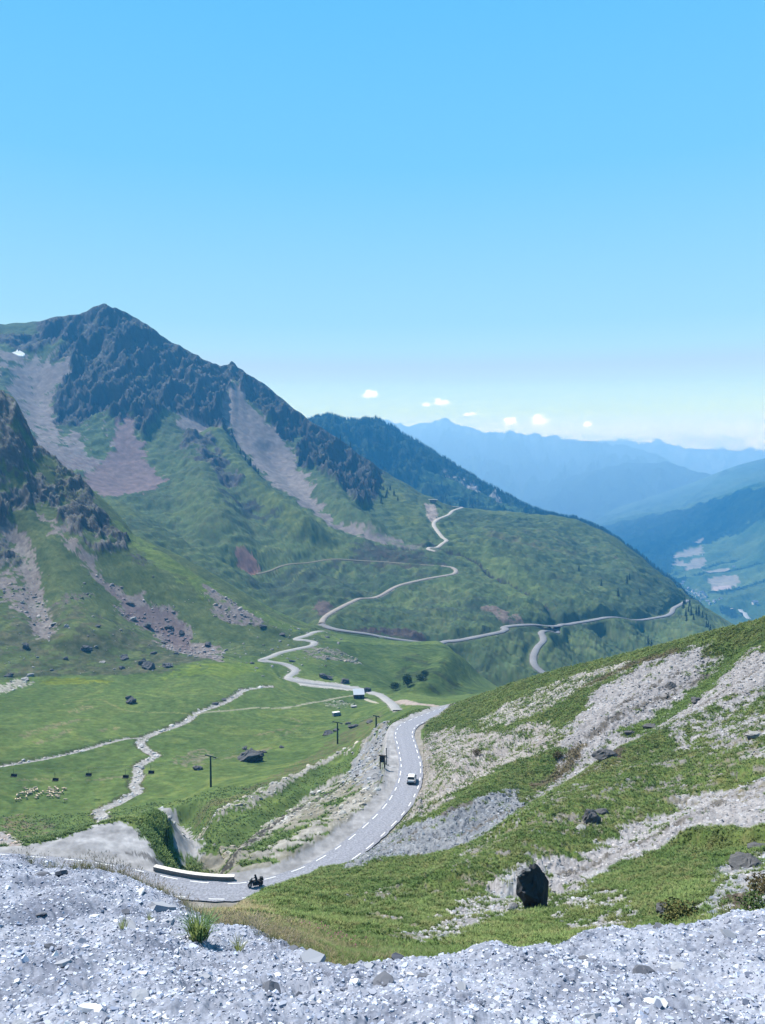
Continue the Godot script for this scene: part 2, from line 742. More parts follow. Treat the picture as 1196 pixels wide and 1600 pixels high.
func through_haze(seen: Color, el: float) -> Color:
	# what stands above the layer of haze, from what reaches the eye through it
	var s := sin(deg_to_rad(maxf(el, 0.5)))
	var clear := exp(-0.00015 * minf(525.0 / s, 13000.0))
	var beyond := exp(-0.00027 * maxf(minf(460.0 / s, 13000.0) - 4400.0, 0.0))
	var lit := Color(0.035, 0.182, 0.43) * (1.0 - clear) + Color(0.235, 0.275, 0.31) * (sqrt(clear) * (1.0 - beyond))
	clear *= beyond
	var c := (seen * (1.0 / 2.6) - lit) * (1.0 / clear)
	return Color(maxf(c.r, 0.02), maxf(c.g, 0.02), maxf(c.b, 0.02))


func make_materials() -> void:
	var coarse := grain(31, 5, 0.012, 0.72)
	var speck := grain(32, 4, 0.05, 0.66)
	M.far = earth(coarse, 1500.0)
	M.mountain = earth(speck, 420.0)
	M.valley = earth(speck, 130.0)
	M.hill = earth(speck, 18.0)
	M.bank = earth(speck, 1.6, 1.2)
	M.asphalt = earth(speck, 14.0)
	M.asphalt.roughness = 0.85
	M.line = plain(Color(0.75, 0.76, 0.78), 0.7)
	M.rock = earth(speck, 5.0)
	M.leaf = plain(Color(1, 1, 1), 0.9)
	M.leaf.vertex_color_use_as_albedo = true
	M.blade = plain(Color(1, 1, 1), 0.8)
	M.blade.vertex_color_use_as_albedo = true
	M.blade.backlight_enabled = true
	M.blade.backlight = Color(0.45, 0.5, 0.3)
	M.stone = earth(speck, 0.8)
	M.wood = plain(Color(0.035, 0.028, 0.024), 0.9)
	M.wall = plain(Color(0.5, 0.46, 0.4), 0.9)


func far_lands() -> void:
	var rock_a := Color(0.2, 0.21, 0.23)
	var rock_b := Color(0.6, 0.6, 0.6)
	var wood_a := Color(0.018, 0.035, 0.018)
	var wood_b := Color(0.035, 0.06, 0.03)
	var turf_a := Color(0.07, 0.12, 0.045)
	var turf_b := Color(0.12, 0.17, 0.06)

	# the plain far below everything, out to the horizon
	var st := SurfaceTool.new()
	st.begin(Mesh.PRIMITIVE_TRIANGLES)
	st.set_color(Color(0.08, 0.11, 0.06))
	quad(st, Vector3(-12500, -1500, -13500), Vector3(12500, -1500, -13500), Vector3(12500, -1500, 3000), Vector3(-12500, -1500, 3000))
	st.generate_normals()
	tag(part("ground", st.commit(), M.far), "low ground far below the pass, hidden under the mountains", "ground", "", "structure")

	var far := Land.new()
	far.loft([
		[-1944.8, -649.9, -8171.8, 4909.8, -541.8, -6815.7],
		[-2146.9, -214.1, -9048.8, 5424.8, -178.4, -7553.9],
		[-2348.7, 237.8, -9925.9, -1367.8, 248.9, -10107.9, -373.8, 243, -10193.1, 623.8, 225.9, -10180.9, 1615.4, 241.2, -10071.3, 1807.2, 253.8, -10038.6, 1998.3, 262.8, -10002.3, 2188.7, 245.3, -9962.4, 2378.3, 261.2, -9918.9, 2442.8, 260.6, -9903.2, 2507.1, 302.9, -9887.1, 2571.4, 319.7, -9870.5, 2635.6, 314, -9853.6, 2662.8, 316.8, -9846.3, 2690, 346.7, -9838.9, 2717.2, 324.3, -9831.4, 2744.4, 328.6, -9823.9, 2787.7, 332, -9811.7, 2831.1, 312.3, -9799.2, 2859.4, 359.2, -9791, 2887.6, 358.2, -9782.7, 2916.1, 324.8, -9774.3, 2944.5, 365.3, -9765.8, 2980.3, 330.7, -9754.9, 3016.1, 310.6, -9743.9, 3058.7, 316.3, -9730.6, 3101.1, 271.3, -9717.2, 3127.2, 294.9, -9708.8, 3153.2, 287.6, -9700.4, 3179.2, 301.8, -9691.9, 3205.2, 293.3, -9683.3, 3236.1, 303.2, -9673.1, 3266.9, 334.2, -9662.7, 3297.7, 346.9, -9652.2, 3328.4, 330.2, -9641.7, 3354.2, 301.7, -9632.7, 3379.9, 275.5, -9623.7, 3405.6, 283.5, -9614.7, 3431.2, 283.4, -9605.6, 3460, 258.3, -9595.2, 3488.7, 260.7, -9584.8, 3517.3, 270.1, -9574.4, 3546, 251.9, -9563.8, 3589.4, 218, -9547.6, 3632.7, 228.4, -9531.2, 3673.8, 225.9, -9515.4, 3714.9, 214.5, -9499.5, 3755.8, 224.3, -9483.3, 3796.7, 204.4, -9467, 3835.2, 215.4, -9451.5, 3873.6, 226.1, -9435.8, 3914.9, 198.8, -9418.8, 3956.1, 247.6, -9401.6, 3983.1, 238.1, -9390.2, 4010, 204.3, -9378.7, 4037, 196.6, -9367.1, 4063.9, 209.4, -9355.5, 4094.9, 193.1, -9341.9, 4125.8, 192.6, -9328.3, 4156.8, 188.8, -9314.6, 4187.6, 215.5, -9300.7, 4233.6, 231.3, -9279.9, 4279.4, 199.9, -9258.9, 4303.6, 188.5, -9247.7, 4327.7, 209, -9236.4, 4351.8, 181.4, -9225.1, 4375.8, 191.7, -9213.7, 4525.3, 173, -9141.2, 4673.5, 174.5, -9066.3, 4820.5, 195.3, -8989, 4966.3, 213.6, -8909.3, 5940.2, 166.1, -8291.8],
		[-2583.6, -62.2, -10918.5, 1777, -58.8, -11078.4, 2616.1, -38.8, -10910.8, 2899.2, 14, -10839, 3018.8, 28.6, -10806.3, 3114.2, 12.3, -10779.2, 3176.4, 58.2, -10761, 3238.9, 65.3, -10742.3, 3317.8, 10.6, -10718.3, 3411.2, -28.7, -10688.9, 3525.7, -6.7, -10651.7, 3661.3, 30.2, -10605.8, 3774.3, -16.6, -10566.1, 3900.6, -48.1, -10520.2, 3996, -71.6, -10484.3, 4176.4, -95.6, -10413.7, 4261, -73.9, -10379.4, 4351.7, -52.4, -10341.7, 4470.3, -90.6, -10291, 4606.4, -84.5, -10230.8, 4707.4, -100.1, -10184.7, 4813.4, -108.3, -10135.1, 5462.9, -86.4, -9800.3, 6534.2, -133.9, -9121]], -5, 36, [16, 50, 4], 0.14)
	wash(far, rock_a, rock_b, Color(0.6, 0.62, 0.65), 0.0014, ROCK, 240.0)
	wrinkle(far, 60.0, 0.0008, 0.0015, 30.0, 0.008)
	keep_crest(far, 0.4)
	lay("far_mountain_range", far, M.far, "palest blue snow-streaked mountain range on the horizon", "mountains")

	var range_ := Land.new()
	range_.loft([
		[-1480.3, -841.5, -6200.7, 1016.6, -651.6, -6293.4, 3731.7, -617.9, -5168.7],
		[-1699.6, -396.9, -7150.8, 0, -349.3, -7350, 595.3, -260.5, -7325.9, 1167.6, -229.1, -7256.7, 2241.4, -221, -6999.9, 4297.4, -521.6, -5962.8],
		[-1902.9, -62.1, -8027.5, 0, 99.9, -8250, 601.2, 164.8, -8228.1, 1307.4, 98.6, -8145.7, 1925.6, 52.6, -8022.1, 2512.3, -29.5, -7858.2, 4820.7, -478.6, -6695],
		[-2157.9, 290.9, -9123.3, -1893.7, 323.9, -9181.8, -1627.9, 367.5, -9232.6, -1360.8, 431.1, -9275.7, -1092.5, 480.8, -9311.1, -964.3, 480.5, -9325.3, -835.9, 487.9, -9337.7, -707.3, 503.9, -9348.3, -578.6, 497.9, -9357.1, -503.6, 499, -9342.6, -428.8, 481.6, -9327.6, -354.3, 470.3, -9312, -280, 487.3, -9295.8, -224.3, 488.9, -9278.5, -168.8, 516.5, -9260.9, -113.5, 518.6, -9243, -58.5, 541.9, -9224.8, -29.2, 556.8, -9225, 0, 548.4, -9225, 29.2, 544.8, -9225, 58.5, 549.1, -9224.8, 93, 526.9, -9205.7, 127.4, 501.5, -9186.5, 161.7, 497, -9167.3, 195.8, 508.5, -9147.9, 233.8, 484.4, -9147, 271.9, 464, -9146, 309.9, 466.2, -9144.8, 347.9, 479.4, -9143.4, 387.7, 485.3, -9141.8, 427.5, 504.2, -9140, 467.2, 502.8, -9138.1, 506.9, 500.6, -9135.9, 550.2, 501.8, -9133.4, 593.4, 536.3, -9130.7, 632.9, 528.9, -9128.1, 672.5, 557.6, -9125.3, 697.7, 558.4, -9123.4, 722.9, 558.5, -9121.4, 748.1, 546.1, -9119.4, 773.2, 514, -9117.3, 802, 501.8, -9114.8, 830.7, 483.1, -9112.2, 859.4, 483.6, -9109.6, 888.1, 463.1, -9106.8, 932.9, 468.5, -9121.1, 977.9, 457.1, -9135.2, 1023, 452.3, -9149.2, 1068.2, 422.5, -9162.9, 1098.7, 415.5, -9159.3, 1129.1, 402.6, -9155.6, 1159.6, 385.6, -9151.8, 1190, 392.9, -9147.9, 1222.1, 403.2, -9143.7, 1254.1, 396.2, -9139.4, 1286.1, 405.9, -9134.9, 1318.1, 392.2, -9130.3, 1348.1, 397.7, -9126, 1378.1, 383.5, -9121.5, 1408.1, 401.8, -9116.9, 1438.1, 420.2, -9112.2, 1461.1, 417, -9108.6, 1484, 405.3, -9104.9, 1506.9, 383.7, -9101.1, 1529.9, 383.6, -9097.3, 1572, 384.9, -9090.1, 1614.2, 354.2, -9082.7, 1640.2, 371.2, -9078, 1666.2, 372.8, -9073.3, 1692.2, 384.7, -9068.5, 1718.2, 396.5, -9063.6, 1744.3, 378, -9058.6, 1770.4, 376.6, -9053.5, 1796.5, 342.4, -9048.4, 1822.5, 338.4, -9043.2, 1856.8, 354.6, -9036.2, 1891.1, 354, -9029.1, 1925.3, 368.8, -9021.8, 1959.5, 358.7, -9014.5, 1990.3, 319.8, -9007.7, 2021, 309.5, -9000.9, 2051.7, 319, -8993.9, 2082.4, 315, -8986.9, 2111.1, 311.5, -8980.2, 2139.8, 317.5, -8973.4, 2168.5, 296.2, -8966.5, 2197.2, 299.9, -8959.5, 2227.2, 290.2, -8952.1, 2257.3, 296.9, -8944.6, 2287.4, 300.2, -8936.9, 2317.4, 291.8, -8929.2, 2353.7, 293.1, -8919.7, 2390, 276.6, -8910, 2426.3, 267.9, -8900.2, 2462.5, 290.5, -8890.3, 2487.1, 268.2, -8883.4, 2511.7, 243.4, -8876.5, 2536.3, 233.3, -8869.5, 2560.9, 254.6, -8862.4, 2622.7, 254.7, -8863.8, 2684.7, 246.1, -8864.8, 2746.8, 218.7, -8865.4, 2809, 205.5, -8865.6, 2864.8, 192.5, -8847.8, 2920.5, 161, -8829.5, 2976, 156.4, -8811, 3031.5, 127.2, -8792, 3059.8, 108.3, -8782.2, 3088.1, 93.3, -8772.3, 3116.4, 81.1, -8762.3, 3144.6, 43.4, -8752.2, 3206.2, 7.7, -8729.9, 3267.6, -12.3, -8707, 3328.9, -71.7, -8683.8, 3390, -101.5, -8660.1, 3478.5, -121.7, -8625, 3566.6, -143.6, -8588.9, 3654.4, -188.7, -8551.9, 3741.8, -201.3, -8514.1, 4182.5, -257.5, -8306.4, 4611.7, -291.2, -8076, 5431.1, -419.1, -7549.4],
		[-2373.6, 65.9, -10035.6, -1201.8, 255.8, -10242.2, -636.5, 272.9, -10292.8, -308, 262.3, -10225.4, -64.3, 316.9, -10147.3, 64.3, 324.1, -10147.3, 215.4, 283.5, -10062.7, 382.7, 254.4, -10057.7, 557.6, 275.6, -10049.5, 652.7, 311.3, -10043.8, 739.7, 332.6, -10037.8, 850.6, 289, -10029, 976.9, 238.1, -10017.5, 1175, 197.5, -10079.2, 1309, 167.9, -10062.7, 1449.9, 167.2, -10043.4, 1581.9, 195.2, -10023.4, 1682.8, 158.6, -10007, 1775.6, 129.2, -9991, 1890, 171.5, -9969.9, 2004.8, 113.4, -9947.5, 2155.5, 133.7, -9915.9, 2290.7, 90, -9885.6, 2416.9, 74.9, -9855.5, 2549.1, 66.8, -9822.1, 2708.8, 65.5, -9779.3, 2816.9, 29.6, -9748.7, 3089.9, -19.5, -9752.2, 3334.6, -97.8, -9671.2, 3459.1, -181.6, -9627.5, 3729, -326.5, -9526.1, 4115.9, -426.3, -9365.5, 5974.2, -644.1, -8304.3],
		[-2805.2, -609.1, -11860.3, -1420.3, -419.2, -12104.5, -752.2, -402.1, -12164.3, -364.1, -412.7, -12084.5, -76, -358.1, -11992.3, 76, -350.9, -11992.3, 254.5, -391.5, -11892.3, 452.3, -420.6, -11886.4, 659, -399.4, -11876.7, 771.4, -363.7, -11870, 874.2, -342.4, -11862.8, 1005.2, -386, -11852.5, 1154.5, -436.9, -11838.8, 1388.7, -477.5, -11911.8, 1547, -507.1, -11892.3, 1713.5, -507.8, -11869.5, 1869.5, -479.8, -11845.9, 1988.8, -516.4, -11826.4, 2098.4, -545.8, -11807.5, 2233.6, -503.5, -11782.7, 2369.3, -561.6, -11756.1, 2547.4, -541.3, -11718.8, 2707.2, -585, -11683, 2856.3, -600.1, -11647.4, 3012.6, -608.2, -11607.9, 3201.3, -609.5, -11557.3, 3329.1, -645.4, -11521.2, 3651.7, -694.5, -11525.3, 3940.9, -772.8, -11429.7, 4088, -856.6, -11377.9, 4407, -1001.5, -11258.2, 4864.3, -1101.3, -11068.3, 7060.4, -1319.1, -9814.2]], -14, 36, [30, 70, 60, 4, 3], 0.12)
	wash(range_, rock_a, turf_a, rock_b, 0.0016, ROCK, 300.0)
	for i in range_.nc * range_.nr:
		if range_.base[i] < 150.0 + 150.0 * soft.get_noise_2d(range_.x[i] * 0.001, range_.z[i] * 0.001):
			range_.col[i] = mix3(wood_a, turf_a, 0.4 + fine.get_noise_2d(range_.x[i] * 0.002, range_.z[i] * 0.002))
	wrinkle(range_, 70.0, 0.0007, 0.0013, 24.0, 0.010)
	keep_crest(range_, 0.35)
	lay("mountain_range", range_, M.far, "jagged pale blue mountain range behind the valley", "mountains")

	var foot := Land.new()
	foot.loft([
		[455.9, -712.3, -5581.4, 3279, -579, -4539.6],
		[520.3, -660.4, -6378.8, 1310.2, -447.7, -6264.5, 1954, -338, -6094.4, 3739.7, -370.9, -5193.7],
		[604.1, -589.6, -7415.4, 718.5, -537.4, -7385.1, 832.1, -473.4, -7353, 944.9, -414.3, -7319.2, 1056.8, -346.2, -7283.7, 1110.1, -323.3, -7255.5, 1163, -302, -7226.9, 1215.6, -264.7, -7198, 1267.7, -237.8, -7168.8, 1318.9, -214.5, -7139.1, 1369.6, -191.5, -7109.2, 1420, -172.8, -7078.9, 1470, -149.6, -7048.3, 1509.9, -133.3, -7039.9, 1549.8, -127.7, -7031.2, 1589.6, -111.8, -7022.3, 1629.3, -81.9, -7013.2, 1668.7, -67.3, -7004, 1707.9, -60.3, -6994.5, 1747.1, -52.4, -6984.8, 1786.3, -37.1, -6974.9, 1824.9, -32.8, -6964.9, 1863.4, -17.1, -6954.7, 1901.9, -8.2, -6944.2, 1940.4, 12.7, -6933.6, 1978.3, 11.2, -6922.9, 2016.2, 16.7, -6911.9, 2054, 34.3, -6900.8, 2091.8, 45.4, -6889.4, 2129.1, 38.1, -6878, 2166.4, 41, -6866.3, 2203.6, 40.5, -6854.5, 2240.8, 39.7, -6842.4, 2277.2, 38.2, -6830.4, 2313.7, 34.8, -6818.1, 2350, 42.6, -6805.7, 2386.3, 55.6, -6793.1, 2422.2, 41.5, -6780.3, 2458.1, 28, -6767.4, 2493.9, 10.8, -6754.3, 2529.7, 7.1, -6741, 2564.8, -17.7, -6727.7, 2599.9, -28.9, -6714.2, 2634.9, -39.7, -6700.5, 2669.9, -40.8, -6686.7, 2715.5, -58.1, -6668.3, 2760.9, -78.4, -6649.6, 2806.2, -87.5, -6630.6, 2851.4, -92.8, -6611.3, 2916.9, -109.2, -6582.7, 2982.1, -118.8, -6553.4, 3047, -128, -6523.5, 3111.6, -137.6, -6492.9, 3394.3, -147.8, -6349.7, 3670.5, -154.8, -6194.1, 4201, -184.3, -5847.3],
		[694.7, -749.6, -8527.8, 1215.3, -506.2, -8376.3, 1457.9, -397.8, -8244.1, 1690.6, -309.6, -8105.6, 1873.7, -241.9, -8065.2, 2054.2, -197.1, -8021.1, 2231.4, -147.3, -7973.6, 2405.6, -114.6, -7922.9, 2576.9, -120.3, -7868.8, 2744.2, -104.4, -7812, 2909.2, -152.9, -7752.1, 3070.4, -200.8, -7689.7, 3279.1, -252.8, -7603, 3578.3, -297.6, -7466.9, 4831.2, -344.3, -6724.4],
		[845.7, -1309.6, -10381.6, 1479.6, -1066.2, -10197.2, 1774.8, -957.8, -10036.3, 2058.1, -869.6, -9867.7, 2281.1, -801.9, -9818.5, 2500.8, -757.1, -9764.9, 2716.5, -707.3, -9707.1, 2928.5, -674.6, -9645.2, 3137.1, -680.3, -9579.4, 3340.8, -664.4, -9510.3, 3541.6, -712.9, -9437.4, 3737.8, -760.8, -9361.4, 3992, -812.8, -9255.8, 4356.2, -857.6, -9090.1, 5881.5, -904.3, -8186.3]], 2, 36, [20, 50, 4, 3], 0.14)
	wash(foot, wood_a, wood_b, turf_a, 0.0015, WOOD, 120.0)
	wrinkle(foot, 40.0, 0.001, 0.0014, 10.0, 0.01)
	keep_crest(foot, 0.25)
	lay("foothill", foot, M.far, "low hazy blue foothill below the far range", "hill")

	fields = Land.new()
	fields.loft([
		[597.9, -579.3, -2837.7, 971.3, -557.8, -2732.5, 1235.4, -534.6, -2568.3, 1644.8, -489.9, -2266],
		[679.2, -554.8, -3229.3, 1130, -516, -3047.2, 1384.8, -495.4, -2884.8, 1818.1, -431, -2510.9],
		[801.3, -532.7, -3816.8, 1336.1, -474.7, -3610.7, 1508.9, -451.4, -3542, 1640.6, -409.2, -3427.6, 2164.6, -309.8, -3000.8],
		[943.7, -501.8, -4502.2, 1251.4, -453.9, -4322.5, 1558.8, -395.8, -4221.4, 1721, -340.7, -4049.5, 1809.4, -270.2, -3790.3, 2392.3, -104.2, -3329.7],
		[1086.4, -495.1, -5187.5, 1377.1, -385.9, -5118, 1516.3, -323.3, -4974, 1728.8, -259.8, -4691.6, 1820.4, -204.7, -4549.3, 1891.8, -138.6, -4302.5, 1977.3, -94, -4153.3, 2619.5, 117.7, -3659],
		[1209.3, -542.1, -5774.7, 1506.9, -409, -5600.8, 1661.8, -337.1, -5452.4, 1901.3, -265.4, -5160.9, 2005.8, -205.7, -5013.7, 2112.8, -135.9, -4806.1, 2234.8, -84.1, -4695.3, 2968.8, 133.1, -4146.8],
		[1393.2, -571.7, -6655.8, 1570.4, -476, -6513.4, 1690, -394.7, -6380, 1783.7, -337.3, -6354.4, 1945.4, -274.3, -6306.8, 2087.3, -220.5, -6208.5, 2201.4, -168.5, -6115.9, 2307.4, -128.7, -6076.7, 2392.6, -79.2, -5989.8, 2493.8, -21.7, -5894.2, 2610.5, 24.9, -5843.4, 2746.8, 65.9, -5780.6, 3115, 178.9, -5590.8, 3721.2, 331.2, -5207],
		[1602.1, -721.7, -7654.1, 1805.9, -626, -7490.4, 1943.5, -544.7, -7337, 2051.3, -487.3, -7307.6, 2237.2, -424.3, -7252.8, 2400.4, -370.5, -7139.8, 2531.6, -318.5, -7033.3, 2653.5, -278.7, -6988.2, 2751.5, -229.2, -6888.3, 2867.8, -171.7, -6778.3, 3002.1, -125.1, -6719.9, 3158.8, -84.1, -6647.7, 3582.3, 28.9, -6429.4, 4279.4, 181.2, -5988],
		[1950.4, -1471.7, -9318.1, 2198.5, -1376, -9118.7, 2366, -1294.7, -8932, 2497.2, -1237.3, -8896.1, 2723.5, -1174.3, -8829.5, 2922.2, -1120.5, -8691.9, 3081.9, -1068.5, -8562.2, 3230.4, -1028.7, -8507.3, 3349.6, -979.2, -8385.8, 3491.3, -921.7, -8251.8, 3654.7, -875.1, -8180.7, 3845.5, -834.1, -8092.8, 4361.1, -721.1, -7827.1, 5209.7, -568.8, -7289.8]], 11, 36, [14, 40, 40, 40, 16, 50, 4, 3], 0.11)
	wash(fields, turf_a, turf_b, Color(0.05, 0.09, 0.04), 0.002, GRASS, 25.0)
	var fw := [1086.4, -5187.5, 1364.9, -5072.3, 1503.3, -4931.2, 1728.8, -4691.6, 1820.4, -4549.3, 1891.8, -4302.5, 1965.2, -4127.6, 2178.4, -3901.1, 2053.6, -3669.5, 1822.5, -3818.6, 1748.6, -3966.2, 1671.8, -4007.4, 1613.4, -3941, 1546.6, -4012.3, 1466.1, -3966.7, 1337, -3693.9, 1252.9, -3420.6, 1171.9, -3107.6, 951.6, -2946.9, 645.5, -3067.2]
	area(fields, fw, 90.0, wood_a, wood_b, 0.01, WOOD, 30.0)
	area(fields, [1125.9, -5376.4, 1506.9, -5600.8, 1661.8, -5452.4, 1901.3, -5160.9, 2005.8, -5013.7, 3042.4, -6920.8, 3231.8, -6790.1, 2458.4, -5169.3, 2280.7, -5489.7, 2074, -5759.5, 1813.3, -5875.9, 1621.6, -6030], 90.0, wood_b, turf_a, 0.006, GRASS, 40.0, 0.6)
	for q in [
		[1447.5, -3985.6, 1531.9, -4015.7, 1589.6, -3992, 1554, -3885.3, 1493.4, -3880.6, 1430.5, -3911.8], [1375.4, -3801.4, 1427.5, -3861, 1445.8, -3755, 1422.1, -3708.5, 1365.6, -3757.1], [1370.4, -3617.6, 1444, -3774.2, 1490.3, -3848, 1536.8, -3803.4, 1473.5, -3659.1, 1406.2, -3605.6],
		[1386, -3411.7, 1456.7, -3417.6, 1496.7, -3378.3, 1467.1, -3280.7, 1403.1, -3211, 1325.2, -3208.9], [1415.8, -3549.5, 1493.9, -3573.9, 1544.2, -3558.5, 1523.3, -3503.2, 1430.9, -3488.7], [1605.3, -4141, 1654, -4123.2, 1619.2, -4067.5, 1594.2, -4103.4]]:
		area(fields, q, 12.0, Color(0.30, 0.26, 0.19), Color(0.36, 0.32, 0.25), 0.01, GRASS, 2.0)
	area(fields, [1337.2, -3244.7, 1423.8, -3253.1, 1401.2, -3212.8, 1326.2, -3180.2], 6.0, Color(0.55, 0.42, 0.38), Color(0.6, 0.48, 0.42), 0.01, GRASS, 0.0)
	for q in [[1365.7, -3604.9, 1452.7, -3614, 1553.4, -3648, 1598.7, -3619.1], [1369.4, -3488.3, 1435, -3485.2, 1512.6, -3484.5, 1568.3, -3454.4, 1640.6, -3427.6], [1300.8, -3167.7, 1360.2, -3158.6, 1441.5, -3199.6, 1542.5, -3219.1]]:
		streak(fields, q, 14.0, wood_a, wood_b, 0.02, WOOD, 8.0)
	area(fields, [1216.7, -3214.2, 1281.7, -3248.8, 1268.8, -3119.7, 1226.7, -3045, 1190.4, -3110.4], 20.0, Color(0.28, 0.27, 0.24), turf_a, 0.02, GRASS, 0.0, 0.6)
	area(fields, [1215.5, -2877.4, 1253.2, -2906.6, 1275.2, -2876.8, 1263.4, -2808.5, 1226.2, -2764.5, 1213.5, -2797], 10.0, wood_a, wood_b, 0.02, WOOD, 10.0)
	wrinkle(fields, 12.0, 0.003, 0.0025, 2.0, 0.02)
	keep_crest(fields, 0.12)
	lay("side_valley", fields, M.far, "hazy valley side with pale fields and dark woods on the right", "valley")

	ridge = Land.new()
	ridge.loft([
		[-311.4, -45.4, -1975.6, 3.1, -107, -1950, 243.8, -148.6, -1884.3, 434.1, -170.5, -1798.3, 632.6, -329.7, -1685.2, 888.4, -465.8, -1565.5],
		[-365.2, 29.3, -2321.4, -182.4, 48.1, -2342.9, -70.1, -7.5, -2318.9, 39.9, -70.8, -2279.7, 182.4, -114.4, -2242.6, 350.2, -145.4, -2172, 511.1, -163.9, -2119.2, 643.5, -254, -1999, 719.5, -321.3, -1919.6, 774.1, -375.9, -1844.1, 961.6, -470.1, -1696.4],
		[-449.8, 142.3, -2864.9, -405, 149.2, -2871.6, -360.1, 154.4, -2877.6, -315.1, 160.6, -2882.8, -270, 168.5, -2887.4, -260.9, 168.4, -2888.2, -251.8, 173.5, -2889, -242.7, 176.3, -2889.8, -233.6, 182.4, -2890.6, -224.5, 180.1, -2891.3, -215.4, 181.7, -2892, -206.2, 184, -2892.7, -197.1, 189.4, -2893.3, -186.9, 189.8, -2894, -176.6, 187.7, -2894.6, -166.3, 182.1, -2895.2, -156, 180.4, -2895.8, -145.7, 177.1, -2896.3, -135.4, 170.4, -2896.8, -125.1, 172.5, -2897.3, -114.8, 171.4, -2897.7, -101.1, 169.6, -2898.2, -87.3, 169.1, -2898.7, -78.7, 169.7, -2898.9, -70.1, 175.8, -2899.2, -61.5, 174.9, -2899.3, -52.8, 176.1, -2899.5, -45.4, 174.4, -2899.6, -37.9, 173.6, -2899.8, -30.4, 174.2, -2899.8, -23, 180.7, -2899.9, -9.2, 171.3, -2900, 4.6, 162.4, -2900, 16.1, 155.8, -2894.9, 27.5, 150.8, -2889.9, 38.9, 146.4, -2884.7, 50.2, 138.5, -2879.6, 67.2, 122.9, -2871.7, 84.1, 112.3, -2863.7, 100.8, 104.5, -2855.7, 117.5, 96.5, -2847.6, 139.5, 78.7, -2834, 161.2, 65.8, -2820.3, 182.8, 52.6, -2806.5, 204.1, 39.4, -2792.5, 219.9, 31.6, -2781.3, 235.6, 20.5, -2769.9, 251.1, 8.1, -2758.5, 266.5, -0.5, -2747.1, 286.6, -17.4, -2729.9, 306.4, -28.4, -2712.6, 326, -43.5, -2695.2, 345.3, -53.6, -2677.8, 364.6, -63.9, -2662.6, 383.6, -73.7, -2647.2, 402.5, -87.7, -2631.8, 421.1, -96.1, -2616.3, 439.3, -110, -2600.6, 457.3, -119.1, -2584.7, 475.1, -127.2, -2568.8, 492.7, -134.5, -2552.9, 501.5, -136.9, -2546.1, 510.3, -142.7, -2539.2, 519.1, -144.6, -2532.3, 527.8, -145.1, -2525.4, 545.4, -150.8, -2514, 562.9, -154.7, -2502.4, 580.2, -155.2, -2490.8, 597.4, -156.3, -2479, 608.4, -163.7, -2463.4, 619.2, -166.6, -2447.8, 629.9, -171, -2432.2, 640.5, -175.5, -2416.6, 650.8, -183.3, -2400.8, 660.9, -187.4, -2385, 670.9, -196, -2369.3, 680.7, -204.8, -2353.5, 688.1, -209.6, -2338.3, 695.3, -217.8, -2323, 702.4, -226.6, -2307.9, 709.5, -230.8, -2292.7, 716.2, -237.1, -2277.4, 722.9, -243.3, -2262.2, 729.4, -250.9, -2247, 735.9, -258.7, -2231.8, 744, -270, -2215.8, 752, -277.6, -2199.9, 759.9, -286.7, -2184, 767.7, -293.1, -2168.1, 773.2, -298.1, -2152.7, 778.6, -306.5, -2137.5, 783.9, -312.6, -2122.2, 789.1, -322.2, -2107.1, 794, -333.1, -2091.8, 798.8, -340.2, -2076.5, 803.5, -345.1, -2061.3, 808.1, -350.9, -2046.2, 814.2, -358.7, -2030.2, 820.2, -369.4, -2014.3, 826, -377.7, -1998.4, 831.8, -383.3, -1982.6, 879.4, -406, -1934, 925.1, -428.4, -1884.6, 968.7, -452.8, -1834.5, 1010.4, -472.5, -1783.7],
		[-494.8, 82.3, -3151.4, -297, 108.5, -3176.1, -257, 122.4, -3179.6, -216.8, 129.4, -3182.6, -171.6, 120.4, -3185.4, -126.3, 111.4, -3187.5, -96, 109.1, -3188.6, -58.1, 116.1, -3189.5, -25.3, 120.7, -3189.9, 5.1, 102.4, -3190, 55.3, 78.5, -3167.5, 129.3, 36.5, -3132.3, 224.5, -20.6, -3071.8, 293.1, -60.5, -3021.8, 379.9, -113.6, -2945.6, 463.2, -156.1, -2878, 541.9, -194.5, -2808.2, 580.6, -205.1, -2778, 657.1, -216.3, -2726.9, 704.6, -235.5, -2658.2, 748.8, -264.8, -2588.9, 780.4, -290.8, -2522, 809.4, -318.7, -2455, 844.5, -353.1, -2384.9, 868, -382.2, -2317.8, 889, -410.9, -2250.8, 914.9, -443.3, -2180.8, 1111.4, -532.5, -1962.1],
		[-629.7, -307.7, -4010.9, -378, -281.5, -4042.4, -327.1, -267.6, -4046.8, -276, -260.6, -4050.6, -218.4, -269.6, -4054.1, -160.8, -278.6, -4056.8, -122.2, -280.9, -4058.2, -74, -273.9, -4059.3, -32.2, -269.3, -4059.9, 6.4, -287.6, -4060, 70.3, -311.5, -4031.4, 164.5, -353.5, -3986.6, 285.8, -410.6, -3909.6, 373.1, -450.5, -3845.9, 483.4, -503.6, -3749, 589.5, -546.1, -3662.9, 689.7, -584.5, -3574.1, 738.9, -595.1, -3535.6, 836.3, -606.3, -3470.7, 896.7, -625.5, -3383.2, 953, -654.8, -3294.9, 993.3, -680.8, -3209.8, 1030.2, -708.7, -3124.5, 1074.8, -743.1, -3035.3, 1104.7, -772.2, -2949.9, 1131.4, -800.9, -2864.7, 1164.5, -833.3, -2775.6, 1414.5, -922.5, -2497.2]], -10, 30, [20, 90, 5, 3], 0.1)
	wash(ridge, wood_a, wood_b, Color(0.05, 0.06, 0.05), 0.006, WOOD, 46.0)
